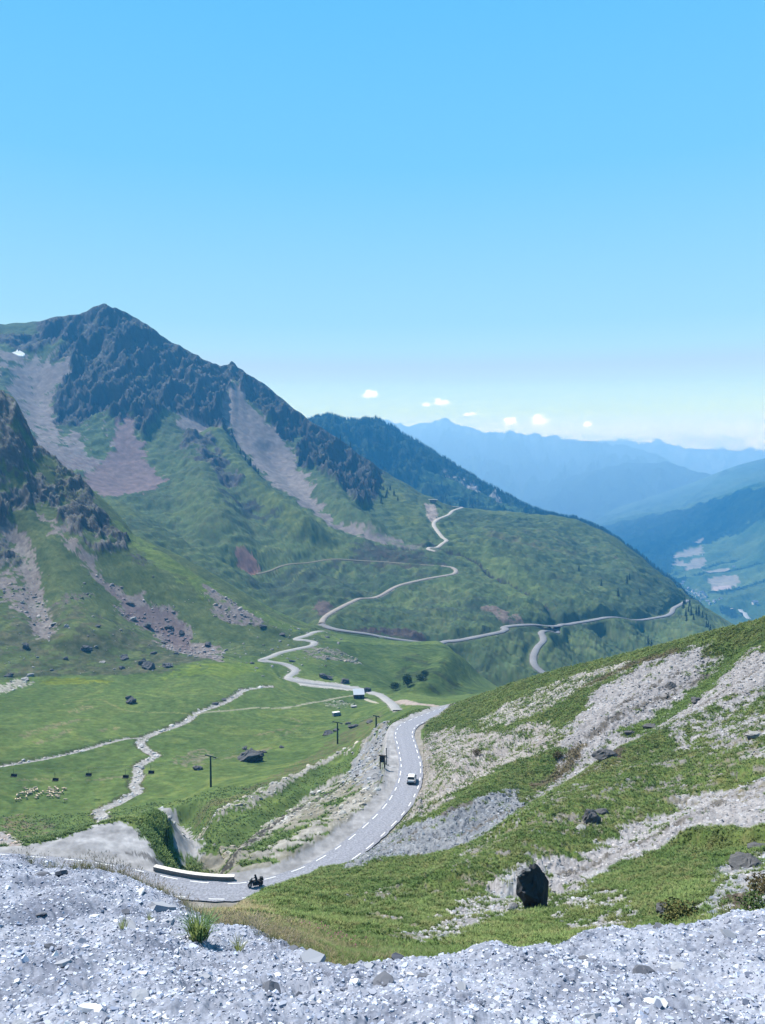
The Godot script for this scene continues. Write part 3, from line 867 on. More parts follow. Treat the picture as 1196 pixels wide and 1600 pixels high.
	area(ridge, [80.5, -2406.8, 184.5, -2520.6, 285, -2520.8, 367.7, -2402.1, 486, -2417.3, 452.1, -2247.9, 177.2, -2178.5, 76.7, -2292.6], 60.0, turf_a, wood_b, 0.01, GRASS, 22.0, 0.75)
	for q in [[206.8, -2548.2, 253.2, -2566.3, 268.8, -2558.9, 233.3, -2505.4], [247.7, -2510, 296.9, -2536.4, 304.3, -2480.6, 268.6, -2462], [339.2, -2475.6, 368.7, -2461, 365, -2384.6, 342.8, -2388.8], [190.3, -2602.1, 210, -2588.3, 215, -2525.4, 199.1, -2527.7]]:
		area(ridge, q, 30.0, Color(0.36, 0.34, 0.33), Color(0.22, 0.22, 0.22), 0.03, ROCK, 40.0, 0.75)
	wrinkle(ridge, 14.0, 0.004, 0.0052, 4.0, 0.03)
	keep_crest(ridge, 0.12)
	lay("forested_ridge", ridge, M.mountain, "dark blue wooded ridge behind the grassy knoll", "ridge")


func keep_crest(land: Land, share: float) -> void:
	# let the roughness of the skyline stay small, so that the summits keep their shapes
	for j in land.nc:
		var top := 0
		var best := -9.0
		for i in land.nr:
			var k := j * land.nr + i
			var e := (land.base[k] - EYE) / land.r[k]
			if e > best:
				best = e
				top = i
		for i in land.nr:
			var k := j * land.nr + i
			var d := absf(land.r[k] - land.r[j * land.nr + top]) / land.r[k]
			var t := smoothstep(0.0, 1.0, clampf(d / 0.07, 0.0, 1.0))
			var e1 := best * land.r[k] + EYE
			land.y[k] = lerpf(land.base[k] + (land.y[k] - land.base[k]) * share, land.y[k], t)
			if land.y[k] > e1:
				land.y[k] = e1 - (land.y[k] - e1) * 0.15


func make_mountain() -> void:
	mountain = Land.new()
	var m := mountain
	m.loft([
		[-572, -38.3, -795.8, -410.2, -28.3, -856.9, -333.2, -48.3, -836, -246.2, -88.3, -792.7, -159.4, -123.3, -743.1, -101.6, -133.3, -712.8, -50.4, -139.9, -673.1, 1.1, -146.8, -655, 42.8, -146.9, -648.6, 72.9, -172.5, -635.8, 102.3, -185.4, -626.7, 127.8, -190.7, -627.1, 191.6, -199.4, -673.3, 287.2, -190.7, -746.7, 390.6, -190.7, -810.8, 489.3, -211.5, -755.4],
		[-630.3, -28.3, -877, -466.3, -8.3, -974.2, -377.7, -18.3, -947.5, -254.9, -83.6, -821.4, -219.4, -95.5, -810.8, -172.2, -113.8, -801.7, -110.4, -137.6, -772.2, -68.9, -137.1, -726.7, -52.9, -133.5, -708, -21.4, -141, -699.7, 1.1, -146.1, -705, 24, -149.9, -709.6, 47.1, -152.5, -713.4, 78.1, -153.2, -735.9, 120.5, -154.4, -780.8, 177.2, -159.7, -841.5, 279.3, -177.8, -960.2, 384.8, -198.2, -1083.7, 461.2, -203, -1204.7, 483.5, -216.5, -1152.7, 473.7, -217.1, -1047.9, 477.2, -221.4, -991.1, 543.5, -228.3, -839.4],
		[-700.4, 11.7, -974.4, -509.5, 21.7, -1064.4, -424.2, -40.8, -1068.9, -295.8, -60.7, -955.3, -203.2, -92.9, -948.5, -147.1, -110.3, -928.4, -64, -128.8, -857.6, -26.5, -134.1, -869.6, 16.4, -130.7, -929.9, 84.1, -127.8, -981.4, 152.1, -136.7, -988.4, 221.9, -146.3, -1057, 328.8, -159.7, -1133.3, 417.7, -187, -1178.1, 475.5, -205.3, -1242.1, 502.7, -221.4, -1198.9, 494.2, -224, -1093.5, 498.8, -229.8, -1036.2, 570.6, -238.4, -881.4],
		[-817.1, 61.7, -1136.8, -578.9, 40.4, -1219.6, -518.8, 21, -1213.8, -478.6, 1.7, -1208.7, -410.7, -26.7, -1191.2, -369.1, -34.4, -1194.3, -260.9, -29.4, -1222.5, -170, -55.5, -1198, -88.8, -66.9, -1196.7, 1.9, -84.8, -1180, 75.2, -97.2, -1147.5, 98, -100.7, -1145.8, 186.5, -106.9, -1215.8, 262.4, -120.3, -1252.8, 367.2, -142.1, -1267.9, 450.8, -179.5, -1272.5, 486.1, -206.9, -1270.1, 510.4, -222.9, -1217.3, 506.6, -227.8, -1120.8, 520.5, -238.1, -1081.3, 597.7, -247.6, -923.4],
		[-955.7, 118.6, -1345, -705.2, 154.8, -1491.7, -627.2, 106.5, -1472, -568.9, 92.9, -1441.8, -496.6, 87.6, -1447.2, -414.9, 82.7, -1462.3, -312.1, 48.2, -1467.2, -267.2, 36.8, -1476, -207.3, 13.3, -1465.4, -109.2, -4.2, -1476, -43.2, -34.7, -1429.3, 2.2, -50.6, -1400, 86.8, -74.4, -1327.2, 176.9, -88.8, -1368.6, 296.8, -96.7, -1419.3, 342.2, -104.7, -1419.3, 403, -131.7, -1392.9, 474, -183.6, -1338.5, 495, -208.6, -1293.5, 518.1, -225.3, -1235.8, 527.1, -236.6, -1166.4, 537.8, -244.3, -1117.3, 624.8, -256.6, -965.5],
		[-1213.2, 271.5, -1714.1, -1011.7, 312.8, -1840.2, -873.3, 325.4, -1854.7, -863.1, 324.2, -1856.7, -853, 326.7, -1858.6, -842.9, 328.9, -1860.5, -832.8, 329.6, -1862.3, -822.5, 330, -1864.1, -812.2, 331.6, -1865.9, -802, 333.7, -1867.6, -791.7, 333.8, -1869.3, -776.1, 336.9, -1867.6, -760.6, 341.3, -1865.9, -745.1, 344.1, -1864, -729.8, 344.1, -1862.1, -718.3, 346.7, -1861.2, -706.9, 347.4, -1860.2, -695.5, 347.6, -1859.2, -684.1, 352, -1858.1, -675.9, 353.6, -1855.7, -667.7, 357.9, -1853.4, -659.5, 362.5, -1851, -651.3, 364.6, -1848.6, -645.6, 365.6, -1848, -639.9, 367.3, -1847.3, -634.2, 370, -1846.6, -628.5, 369.8, -1846, -623.2, 365.8, -1846.4, -617.9, 363.1, -1846.9, -612.7, 360.5, -1847.3, -607.4, 361.5, -1847.7, -600.5, 358.5, -1848.7, -593.6, 355, -1849.6, -586.7, 352.9, -1850.5, -579.7, 349.3, -1851.4, -569.1, 342.4, -1852, -558.4, 337.6, -1852.7, -547.8, 329.7, -1853.2, -537.1, 325.2, -1853.8, -529.8, 319.2, -1853.3, -522.4, 314.9, -1852.8, -515.1, 309.7, -1852.2, -507.7, 301.8, -1851.7, -496.9, 295.1, -1852, -486.1, 287.2, -1852.3, -475.3, 281.4, -1852.5, -464.5, 278.8, -1852.7, -453.6, 271, -1852.8, -442.7, 265.5, -1852.8, -431.9, 258.9, -1852.8, -421, 255.7, -1852.8, -413.5, 248.2, -1851.9, -406.1, 244.4, -1851, -398.6, 242.6, -1850, -391.2, 239.3, -1849.1, -385.7, 236.4, -1848.9, -380.2, 236.4, -1848.8, -374.7, 233.4, -1848.6, -369.3, 230.5, -1848.5, -363.2, 232.5, -1847.1, -357, 233.1, -1845.8, -350.7, 234.2, -1847, -344.3, 242, -1848.2, -336.9, 237.2, -1847, -329.4, 227.3, -1845.8, -319.9, 223.1, -1845, -310.3, 214.1, -1844.1, -301.1, 208.7, -1843.1, -291.8, 204.2, -1842, -282.6, 197.5, -1840.9, -273.4, 193.4, -1839.8, -262.1, 185, -1836.4, -250.7, 175.6, -1832.9, -239.5, 165, -1829.4, -228.3, 157.5, -1825.8, -217, 147.9, -1822.1, -205.8, 137.8, -1818.4, -194.7, 129.1, -1814.6, -183.6, 123.4, -1810.7, -172.5, 113.5, -1806.8, -161.4, 104.6, -1802.8, -150.4, 97.4, -1798.7, -139.4, 92.6, -1794.6, -124.6, 81.5, -1785.6, -109.9, 72.5, -1776.5, -95.3, 64.1, -1767.3, -80.9, 53.3, -1758.1, -66.6, 42.5, -1748.6, -52.5, 30.4, -1739.1, -38.5, 21.3, -1729.5, -24.6, 14, -1719.8, -17.7, 9.1, -1714.9, -10.9, 2.2, -1709.9, -4.1, -2.6, -1705, 2.7, -5, -1700, 16.1, -14.2, -1684.7, 29.2, -22, -1669.5, 42.1, -27.6, -1654.3, 54.8, -34.8, -1639.1, 64, -41.2, -1623.5, 73, -47.9, -1608.1, 81.8, -52.7, -1592.7, 90.5, -54.8, -1577.4, 98.9, -57.3, -1561.7, 107.2, -62.2, -1546, 115.3, -66.3, -1530.4, 123.2, -68.2, -1515, 141.6, -72.3, -1518.4, 160.1, -74.6, -1521.6, 178.6, -76.6, -1524.5, 197.3, -79.8, -1527.3, 215.9, -81.1, -1529.8, 234.5, -81, -1532.1, 253.2, -83.9, -1534.2, 272, -85.2, -1536.1, 283.8, -87.5, -1534, 295.6, -87, -1531.7, 307.4, -89, -1529.4, 319.1, -88.3, -1527, 330.2, -89.9, -1522.1, 341.3, -91.6, -1517.1, 352.2, -94.5, -1512, 363.1, -95.5, -1506.9, 372.6, -100, -1496.8, 382, -104.7, -1486.6, 391.3, -109.4, -1476.5, 400.5, -112.9, -1466.3, 407.3, -117.4, -1459.2, 414.1, -121.2, -1452.1, 420.8, -124.6, -1445, 427.4, -130.2, -1437.8, 434, -136.7, -1430.6, 440.4, -142.6, -1423.4, 446.8, -148.1, -1416.2, 453.1, -153.6, -1408.9, 458.5, -159.4, -1399.2, 463.8, -166.8, -1389.6, 469, -172.9, -1379.9, 474.1, -176.9, -1370.3, 479.8, -182.9, -1363, 485.5, -186.5, -1355.6, 491.2, -192.5, -1348.3, 496.7, -200.1, -1341, 497.7, -200.7, -1332.5, 498.6, -202.5, -1324.2, 499.5, -206.5, -1315.8, 500.4, -208.8, -1307.5, 503.4, -212.1, -1298.3, 506.4, -213.4, -1289, 509.3, -216.5, -1279.8, 512.1, -220.4, -1270.7, 515.9, -222, -1261, 519.5, -225.4, -1251.3, 523.2, -229.5, -1241.7, 526.7, -231.6, -1232.1, 530, -233.8, -1222.5, 533.2, -237.9, -1212.9, 536.4, -239.1, -1203.3, 539.5, -241.7, -1193.8, 543.5, -244.9, -1183.6, 547.5, -248.1, -1173.5, 551.3, -250.1, -1163.4, 555.1, -251.3, -1153.4, 581.6, -257, -1117.2, 606.6, -260.3, -1080.8, 651.9, -266.1, -1007.5],
		[-1395.1, 191.5, -1971.3, -1163.4, 232.8, -2116.3, -1004.3, 245.4, -2132.9, -957.7, 249.6, -2141.6, -910.4, 253.8, -2149.6, -839.2, 264.1, -2141.4, -786.8, 272, -2136.8, -749, 284.6, -2125.9, -722.7, 289.8, -2122.8, -698.5, 281.5, -2124.9, -666.7, 269.3, -2129.1, -617.7, 245.2, -2131.8, -583.9, 221.8, -2129.4, -534.2, 198.8, -2130.5, -484.2, 175.7, -2130.7, -449.9, 159.3, -2126.4, -424.7, 150.5, -2125.7, -410.6, 153.1, -2122.7, -395.9, 162, -2125.4, -378.8, 147.3, -2122.7, -356.8, 134.1, -2120.7, -314.4, 113.4, -2115.8, -262.5, 77.5, -2099.7, -211.1, 43.4, -2082.3, -160.4, 12.6, -2063.8, -93.1, -26.7, -2021.9, -28.3, -66, -1977.8, 3.1, -85, -1955, 63, -114.8, -1884.9, 104.1, -134.8, -1814, 141.7, -148.2, -1742.3, 226.9, -159.8, -1756.4, 312.8, -165.2, -1766.5, 367, -168.3, -1756.1, 417.6, -175.5, -1732.9, 460.5, -192.9, -1686.2, 491.6, -210.2, -1653.5, 521.1, -233.6, -1620.3, 545.2, -256.9, -1575.8, 571.2, -280.1, -1542.1, 575.4, -288.8, -1503.7, 588.9, -300.4, -1461.3, 605.7, -311.6, -1417, 620.4, -321.7, -1372.8, 638.4, -331.3, -1326.4, 749.7, -346.1, -1158.6],
		[-1819.7, -108.5, -2571.2, -1517.5, -67.2, -2760.4, -1309.9, -54.6, -2782, -1249.2, -50.4, -2793.4, -1187.5, -46.2, -2803.9, -1094.6, -35.9, -2793.2, -1026.2, -28, -2787.1, -976.9, -15.4, -2772.9, -942.7, -10.2, -2768.9, -911.1, -18.5, -2771.6, -869.6, -30.7, -2777, -805.7, -54.8, -2780.6, -761.6, -78.2, -2777.5, -696.8, -101.2, -2779, -631.5, -124.3, -2779.1, -586.8, -140.7, -2773.6, -553.9, -149.5, -2772.7, -535.6, -146.9, -2768.7, -516.4, -138, -2772.3, -494.1, -152.7, -2768.8, -465.5, -165.9, -2766.1, -410.1, -186.6, -2759.7, -342.4, -222.5, -2738.7, -275.4, -256.6, -2716.1, -209.2, -287.4, -2691.9, -121.4, -326.7, -2637.2, -36.9, -366, -2579.7, 4.1, -385, -2550, 82.2, -414.8, -2458.6, 135.7, -434.8, -2366.1, 184.8, -448.2, -2272.5, 296, -459.8, -2291, 408, -465.2, -2304.2, 478.7, -468.3, -2290.5, 544.7, -475.5, -2260.3, 600.7, -492.9, -2199.4, 641.2, -510.2, -2156.7, 679.7, -533.6, -2113.4, 711.1, -556.9, -2055.5, 745.1, -580.1, -2011.4, 750.5, -588.8, -1961.3, 768.2, -600.4, -1906, 790, -611.6, -1848.2, 809.2, -621.7, -1790.6, 832.7, -631.3, -1730.1, 977.9, -646.1, -1511.2]], -34, 36, [30, 50, 50, 70, 110, 6, 3], 0.095)
	var turf_a := Color(0.074, 0.118, 0.058)
	var turf_b := Color(0.118, 0.172, 0.070)
	var heath := Color(0.062, 0.086, 0.060)
	var rock_a := Color(0.055, 0.057, 0.062)
	var rock_b := Color(0.15, 0.145, 0.145)
	var scree_a := Color(0.21, 0.185, 0.19)
	var scree_b := Color(0.29, 0.26, 0.25)
	var red_a := Color(0.20, 0.15, 0.16)
	var red_b := Color(0.25, 0.19, 0.19)
	var pale_a := Color(0.38, 0.35, 0.31)
	var pale_b := Color(0.50, 0.47, 0.43)
	for q in [[[64.4, -1134.4, 80.5, -1094.9, 117.4, -1071.1, 128, -1052, 142.6, -1005.6, 167, -955.1, 184.5, -908.3, 191.9, -878.4], 14.0, 7.0], [[58.5, -712.9, 65.8, -669.7, 80.7, -657.9, 100.1, -645.6], 45.0, 16.0], [[193.9, -855.6, 196.6, -808.8, 203.2, -759.2], 40.0, 12.0], [[245.2, -919.4, 251.8, -864.5, 249.1, -788.1], 40.0, 10.0], [[324.1, -1003.4, 325.4, -914.8, 308.7, -803], 40.0, 12.0], [[23.3, -687.9, 30.5, -664.9, 38.8, -651.2], 18.0, 12.0],
		[[-331.8, -1402.3, -271.7, -1227.5, -216.8, -1052.6, -182.3, -958], 50.0, -22.0], [[-302.6, -1477.8, -226.1, -1303.4, -156.7, -1169.8, -100.5, -1065.8], 45.0, -26.0], [[-215.3, -1523.5, -96.8, -1239.1, -34.3, -1131.2], 35.0, 9.0], [[-112.8, -1447.5, -56.8, -1227.5, -16.4, -1140.8], 40.0, -16.0], [[-319, -1087.2, -236.5, -993.6, -164.8, -945, -106.1, -894.9], 60.0, 14.0], [[-100.2, -978.1, -43.5, -935.4, 1.4, -862.8], 40.0, 7.0], [[175, -1139.5, 215, -1064.7, 233.4, -962.9], 70.0, -9.0], [[334.5, -1387, 334.8, -1187.7, 348.5, -1080.2], 60.0, 8.0]]:
		crease(m, q[0], q[1], q[2])
	wash(m, turf_a, turf_b, heath, 0.006, GRASS, 1.2)
	mottle(m, 0.11, Color(0.10, 0.10, 0.06), Color(0.04, 0.062, 0.036), 0.45)
	area(m, [-76.1, -969.7, 73.2, -993.2, 46.9, -944.4, -25, -820.6, -56.5, -716.9, -114.3, -800, -153.3, -877.6, -132, -925.9], 25.0, heath, turf_a, 0.03, GRASS, 1.6, 0.8)
	area(m, [54.5, -1098.9, -32.6, -1072.7, -61.2, -980.6, 74, -1004.8], 25.0, heath, Color(0.075, 0.07, 0.06), 0.04, GRASS, 2.0, 0.7)
	area(m, [1.3, -821.9, 102.7, -901.4, 134.2, -826.9, 98.7, -757.5, 24.9, -738.3, -22, -719.9], 25.0, heath, turf_a, 0.03, GRASS, 1.6, 0.6)
	area(m, [146.4, -1291.1, 334.5, -1387, 370, -1277.7, 255.6, -1220.1, 149.2, -1151.9], 25.0, Color(0.11, 0.115, 0.07), turf_b, 0.03, GRASS, 1.2, 0.5)
	area(m, [87.3, -1188, 149.2, -1151.9, 192.5, -952.3, 157.2, -843.7, 128.7, -991.7, 88.4, -1083.2], 15.0, turf_b, Color(0.115, 0.155, 0.06), 0.02, GRASS, 0.5, 0.75)
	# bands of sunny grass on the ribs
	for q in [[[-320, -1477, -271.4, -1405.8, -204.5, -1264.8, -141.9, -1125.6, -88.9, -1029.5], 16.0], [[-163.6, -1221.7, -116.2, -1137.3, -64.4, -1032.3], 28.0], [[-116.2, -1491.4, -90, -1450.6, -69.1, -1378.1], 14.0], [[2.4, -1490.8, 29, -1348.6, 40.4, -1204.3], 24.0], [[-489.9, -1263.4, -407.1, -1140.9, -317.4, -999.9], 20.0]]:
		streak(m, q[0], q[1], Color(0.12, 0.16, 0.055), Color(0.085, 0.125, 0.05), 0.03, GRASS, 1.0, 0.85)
	# scree fans and chutes
	area(m, [-648.2, -1685.6, -671.5, -1649.9, -697.4, -1642.3, -722.2, -1640.1, -774.3, -1641.8, -705.2, -1491.7, -663.8, -1451.4, -598.8, -1353.6, -534.1, -1250.3, -497.8, -1197.6, -455, -1222.3, -454.4, -1320.8, -456.7, -1393.9, -489.4, -1449.5, -536.1, -1408.8, -524, -1325.7, -569.3, -1408.3, -611.2, -1499.3, -615.6, -1538.5, -612.7, -1583.2, -622.5, -1633.7, -655.4, -1618.4, -655.3, -1651.8], 26.6, scree_a, scree_b, 0.03, SCREE, 0.4, 0.9)
	area(m, [-533.2, -1406.9, -509.2, -1467.5, -479.4, -1439.9, -454.3, -1375.8, -451.4, -1311.8, -472.6, -1293, -500.2, -1332], 18.0, turf_a, turf_b, 0.03, GRASS, 1.0, 0.8)
	area(m, [-469.1, -1484.4, -450.8, -1454.8, -428.7, -1407.2, -392.7, -1335.9, -363, -1292.9, -338.5, -1266.3, -344.7, -1226.5, -358.9, -1176.5, -386.6, -1133.9, -428.4, -1175.1, -449.6, -1212.9, -454.4, -1320.8, -457.5, -1379.1, -467, -1444.1], 19.0, red_a, red_b, 0.05, SCREE, 0.4)
	area(m, [-512.5, -1296.1, -466.8, -1282.4, -442.3, -1213.8, -470.8, -1200.7, -494.5, -1224.8], 26.6, red_a, scree_b, 0.05, SCREE, 0.4, 0.8)
	area(m, [-393.8, -1520.3, -361.1, -1529.1, -325.3, -1530.9, -296.4, -1494.1, -315.9, -1485.5, -348.1, -1472.8, -371.2, -1481.8], 15.2, scree_a, scree_b, 0.05, SCREE, 0.4)
	area(m, [-320.7, -1600.7, -318.1, -1633.6, -313.5, -1665.7, -318.6, -1708.7, -302.2, -1691.2, -270.1, -1656.4, -228.5, -1619.7, -190.6, -1569.6, -167.4, -1549.8, -154.6, -1462.3, -132.3, -1409.2, -113.5, -1319.8, -89.8, -1223.5, -53.9, -1163.4, -20.8, -1131.9, 6.3, -1118.8, 36.6, -1089.2, 10.5, -1089.6, -29.1, -1103, -71.6, -1149.9, -114.5, -1217.5, -165.2, -1312.7, -212.4, -1384, -241.2, -1445.5, -284.1, -1517.5], 17.1, scree_a, scree_b, 0.04, SCREE, 0.4)
	streak(m, [-20.8, -1131.9, 10.6, -1101.6, 45, -1082.1, 70.9, -1081.1], 7.0, scree_a, turf_b, 0.04, SCREE, 0.5, 0.8)
	# crags
	area(m, [-778.9, -1839.3, -717.3, -1830.6, -672.6, -1826.9, -618.2, -1816.1, -570.4, -1821.6, -499.7, -1822.5, -387.1, -1830, -340.7, -1829.5, -285.2, -1822.9, -226, -1807.9, -152.7, -1783.8, -80.6, -1750.4, 2.7, -1700, -46.8, -1548.8, -126.8, -1630.2, -167, -1645.3, -187.2, -1572.4, -221.7, -1616.5, -261.6, -1652.2, -297.2, -1692.9, -319.6, -1713.8, -316.6, -1668, -320.7, -1600.7, -315, -1577.8, -285.7, -1519.3, -239.4, -1420.9, -255.1, -1466.4, -296.7, -1483.6, -322.9, -1524.9, -359.6, -1527.9, -392.4, -1524.2, -409.3, -1497.5, -414.4, -1403.9, -450.8, -1454.8, -470.2, -1484, -469.1, -1443.4, -487.6, -1447.6, -512.6, -1481.4, -534.1, -1403.4, -569.3, -1408.3, -611.2, -1499.3, -615.6, -1538.5, -609.4, -1574.2, -621.8, -1631.8, -663.4, -1622.6, -648.6, -1679.4, -709.2, -1671.2, -744, -1660.8, -789.9, -1675.8, -803.2, -1704.7, -735.1, -1734.2], 9.0, rock_a, rock_b, 0.012, ROCK, 38.0)
	area(m, [-340.8, -1829.5, -285.2, -1822.9, -226, -1807.9, -152.7, -1783.8, -80.6, -1750.4, 2.7, -1700, 0, -1531.8, -8.9, -1399.2, -22.7, -1295.3, -39.9, -1250.9, -56.1, -1329.3, -83.6, -1345.5, -120.6, -1430.7, -136.4, -1429, -154.8, -1475.2, -165.6, -1544.8, -152.6, -1602.1, -164.9, -1623.8, -188.9, -1565.5, -221.7, -1616.5, -261.6, -1652.2, -297.2, -1692.9], 8.0, rock_a, rock_b, 0.012, ROCK, 34.0)
	area(m, [-348.5, -1416.4, -315, -1459.1, -275.5, -1370.2, -208.9, -1236.9, -238.4, -1212.1, -277.6, -1278, -310.4, -1292.2, -336.3, -1356.5], 12.0, rock_a, rock_b, 0.015, ROCK, 16.0, 0.75)
	area(m, [-240.2, -1168.3, -186.7, -1182.8, -140, -1110, -174.6, -1105.1, -220.4, -1114.3], 14.0, rock_a, heath, 0.02, ROCK, 6.0, 0.45)
	area(m, [-803.2, -1704.7, -735.1, -1734.2, -702.3, -1693.8, -707.4, -1667, -741, -1653.8, -787.2, -1669.9], 8.0, rock_a, rock_b, 0.02, ROCK, 20.0)
	area(m, [-669.9, -1762, -579.6, -1700.4, -477.3, -1690.5, -392, -1664.8, -341.3, -1608.8, -427.3, -1599.1, -506.4, -1570.8, -596.9, -1616.3], 26.0, Color(0.06, 0.085, 0.045), rock_b, 0.015, ROCK, 20.0, 0.38)
	area(m, [-738.6, -1564, -719.5, -1570.5, -694.5, -1525.1, -689.4, -1470, -697.6, -1475.2], 8.0, heath, turf_a, 0.03, GRASS, 2.0)
	area(m, [-175.6, -946.4, -168.3, -965.2, -154.3, -964.7, -145.6, -943, -150.5, -926, -164.6, -922.3], 4.0, Color(0.27, 0.15, 0.13), Color(0.33, 0.2, 0.17), 0.1, SCREE, 0.8)
	# cuttings and bare earth by the roads
	area(m, [-29.4, -689.8, -13.2, -716.5, 1.2, -739.9, 19.3, -749.8, 34.1, -743, 47.8, -724, 24.2, -717.6, 1.1, -710], 4.0, Color(0.055, 0.045, 0.045), Color(0.10, 0.085, 0.08), 0.1, ROCK, 2.5)
	area(m, [119.2, -792.9, 113.5, -821.8, 104.7, -846.9, 119, -851.8, 135.7, -836.7, 144.1, -815.3], 5.0, Color(0.14, 0.11, 0.10), Color(0.22, 0.18, 0.16), 0.08, SCREE, 2.0, 0.75)
	area(m, [-66.1, -762.3, -61.9, -787.1, -48.6, -776.4, -50.3, -727.6, -58.3, -725.2], 4.0, Color(0.10, 0.08, 0.075), Color(0.15, 0.12, 0.11), 0.1, SCREE, 1.5)
	area(m, [23.6, -697.9, 52.3, -706.2, 47.5, -686.5, 28.3, -676], 4.0, Color(0.05, 0.045, 0.045), Color(0.08, 0.07, 0.07), 0.1, ROCK, 2.0)
	area(m, [49.7, -670.5, 58, -673.5, 61.1, -648, 53, -644.9], 5.0, Color(0.18, 0.15, 0.14), Color(0.12, 0.11, 0.1), 0.1, SCREE, 2.0, 0.7)
	area(m, [73.4, -1395.8, 93.8, -1435.2, 92.5, -1347.8, 85.3, -1257, 77.3, -1241.3, 71.3, -1276.7], 4.0, Color(0.36, 0.30, 0.27), Color(0.44, 0.37, 0.33), 0.05, PATH, 0.0)
	streak(m, [63.4, -1134, 80.5, -1094.9, 117.4, -1071.1, 128, -1052, 142.6, -1005.6, 167, -955.1, 184.5, -908.3], 5.0, Color(0.045, 0.05, 0.04), Color(0.07, 0.07, 0.06), 0.1, ROCK, 2.5, 0.7)
	streak(m, [-150.2, -973.2, -143.4, -1007.9, -123.6, -1045.3, -85.1, -1087.5, -33.8, -1112.8], 2.2, Color(0.15, 0.18, 0.08), turf_b, 0.1, GRASS, 0.0)
	streak(m, [-111.7, -882.2, -94.8, -925.2, -62.5, -1001.3], 1.6, Color(0.15, 0.17, 0.09), turf_b, 0.1, GRASS, 0.0)
	streak(m, [-58.3, -932.8, -49.7, -986.3, -42.7, -1007.3], 2.0, Color(0.14, 0.17, 0.08), turf_b, 0.1, GRASS, 0.0)
	var main := on_land(m, [-53.7, -695.2, -43.1, -687.6, -29.3, -688.1, -12.9, -694.6, 3.9, -699.6, 29.7, -710.4, 49.2, -719.3, 58.3, -731.5, 72.2, -735.6, 108.3, -756.3, 116.3, -765.4, 119.8, -773.4, 118.3, -778.4, 123.4, -787.1, 144.3, -804.8, 159.7, -820.9, 172.4, -831.5, 187.1, -849.9, 194.9, -866.4, 214.6, -884.5, 279.3, -960.2, 327.3, -1013.4, 383.1, -1079, 404, -1113, 419.5, -1148.3, 446.9, -1192.1, 475.5, -1242.1], 4.0, 150)
	var loop := on_land(m, [173.8, -831.8, 182.3, -836.8, 181.2, -828.6, 171.6, -814.6, 164, -803.1, 157.9, -791.7, 157.3, -779, 155.3, -768.7, 147.1, -751.8, 140.5, -734.4, 136.3, -718.2, 136.1, -706.2, 141.9, -695.3, 149, -689], 4.0, 10)
	var track := on_land(m, [74.3, -1009.1, 85.5, -1008, 91.1, -998.4, 88.7, -980, 79.1, -968.2, 54.7, -948.6, 23.5, -917, 1.4, -888.5, -19.2, -853, -34.1, -801.8, -46.5, -741.8, -52.7, -712.4, -53.3, -697.9], 5.0, 10)
	var faint := on_land(m, [-147.5, -930.9, -130.8, -944.5, -99.6, -972.7, -62.3, -998.7, -30.5, -1003.8, 1.6, -1008.9, 42, -1007.9, 74.3, -1009.1, 82.4, -1008.6], 5.0, 10)
	var upper := on_land(m, [71, -1069.9, 61.3, -1080.4, 80.1, -1113.2, 90.5, -1132.7, 86.3, -1148.5, 81.3, -1183.1, 78.1, -1223.4, 84.6, -1261.5, 108.7, -1335.8, 123.8, -1411, 148.6, -1502.6, 125.8, -1474.5], 5.0, 6)
	for q in [main, loop]:
		stain(m, near(m, q, 3.6), Color(0.16, 0.16, 0.12), Color(0.24, 0.23, 0.19), 0.1, PATH, 0.0)
	stain(m, near(m, faint, 2.2), Color(0.17, 0.165, 0.12), Color(0.13, 0.15, 0.08), 0.1, PATH, 0.0)
	for q in [track, upper]:
		stain(m, near(m, q, 2.6), Color(0.30, 0.26, 0.23), Color(0.38, 0.33, 0.29), 0.1, PATH, 0.0)
	terraces(m, 0.16, 0.004, 0.22)
	wrinkle(m, 6.0, 0.010, 0.010, 3.0, 0.04, Vector2(-0.2, 0.98), 0.42)
	ledges(m, Color(0.085, 0.105, 0.06), Color(0.045, 0.047, 0.052))
	keep_crest(m, 0.35)
	bed(m, main, 5.0, 7.0, 0.4)
	bed(m, loop, 5.0, 7.0, 0.4)
	bed(m, track, 5.0, 7.0, 0.4)
	bed(m, faint, 3.5, 6.0, 0.4)
	bed(m, upper, 5.0, 7.0, 0.4)
	lay("mountain", m, M.mountain, "dark rocky mountain with purple scree chutes and its green lower slopes", "mountain")
	roadway("road", main, 2.6, 1.0, "pale road along the lower mountainside towards the far bend", Color(0.30, 0.30, 0.32))
	roadway("road", loop, 2.4, 1.0, "lower loop of road turning back down the mountainside", Color(0.30, 0.30, 0.32))
	roadway("track", track, 1.9, 0.8, "gravel track climbing from the road junction to a hairpin on the mountainside", Color(0.40, 0.36, 0.33))
	roadway("track", faint, 1.3, 0.6, "faint dirt track running left from the hairpin to the red scar", Color(0.25, 0.235, 0.18))
	roadway("track", upper, 2.2, 0.8, "pale zigzag track up to the hut on the crest", Color(0.52, 0.48, 0.44))
	var snow := begin()
	var at := m.ground([-738, -1646.9][0], [-738, -1646.9][1])
	var ring := []
	var cap := []
	for k in 9:
		var a := TAU * k / 9
		var rad := 13.0 * (0.8 + 0.25 * sin(k * 2.7))
		var q := m.ground(at.x + cos(a) * rad * 1.3, at.z - sin(a) * rad)
		ring.append(q - Vector3(0, 2, 0))
		cap.append(q.lerp(at, 0.2) + Vector3(0, 1.2, 0))
	hull(snow, ring, cap)
	tag(part("snow_patch", done(snow), plain(Color(0.85, 0.87, 0.9))), "small white snow patch high in the scree gully on the left", "snow")


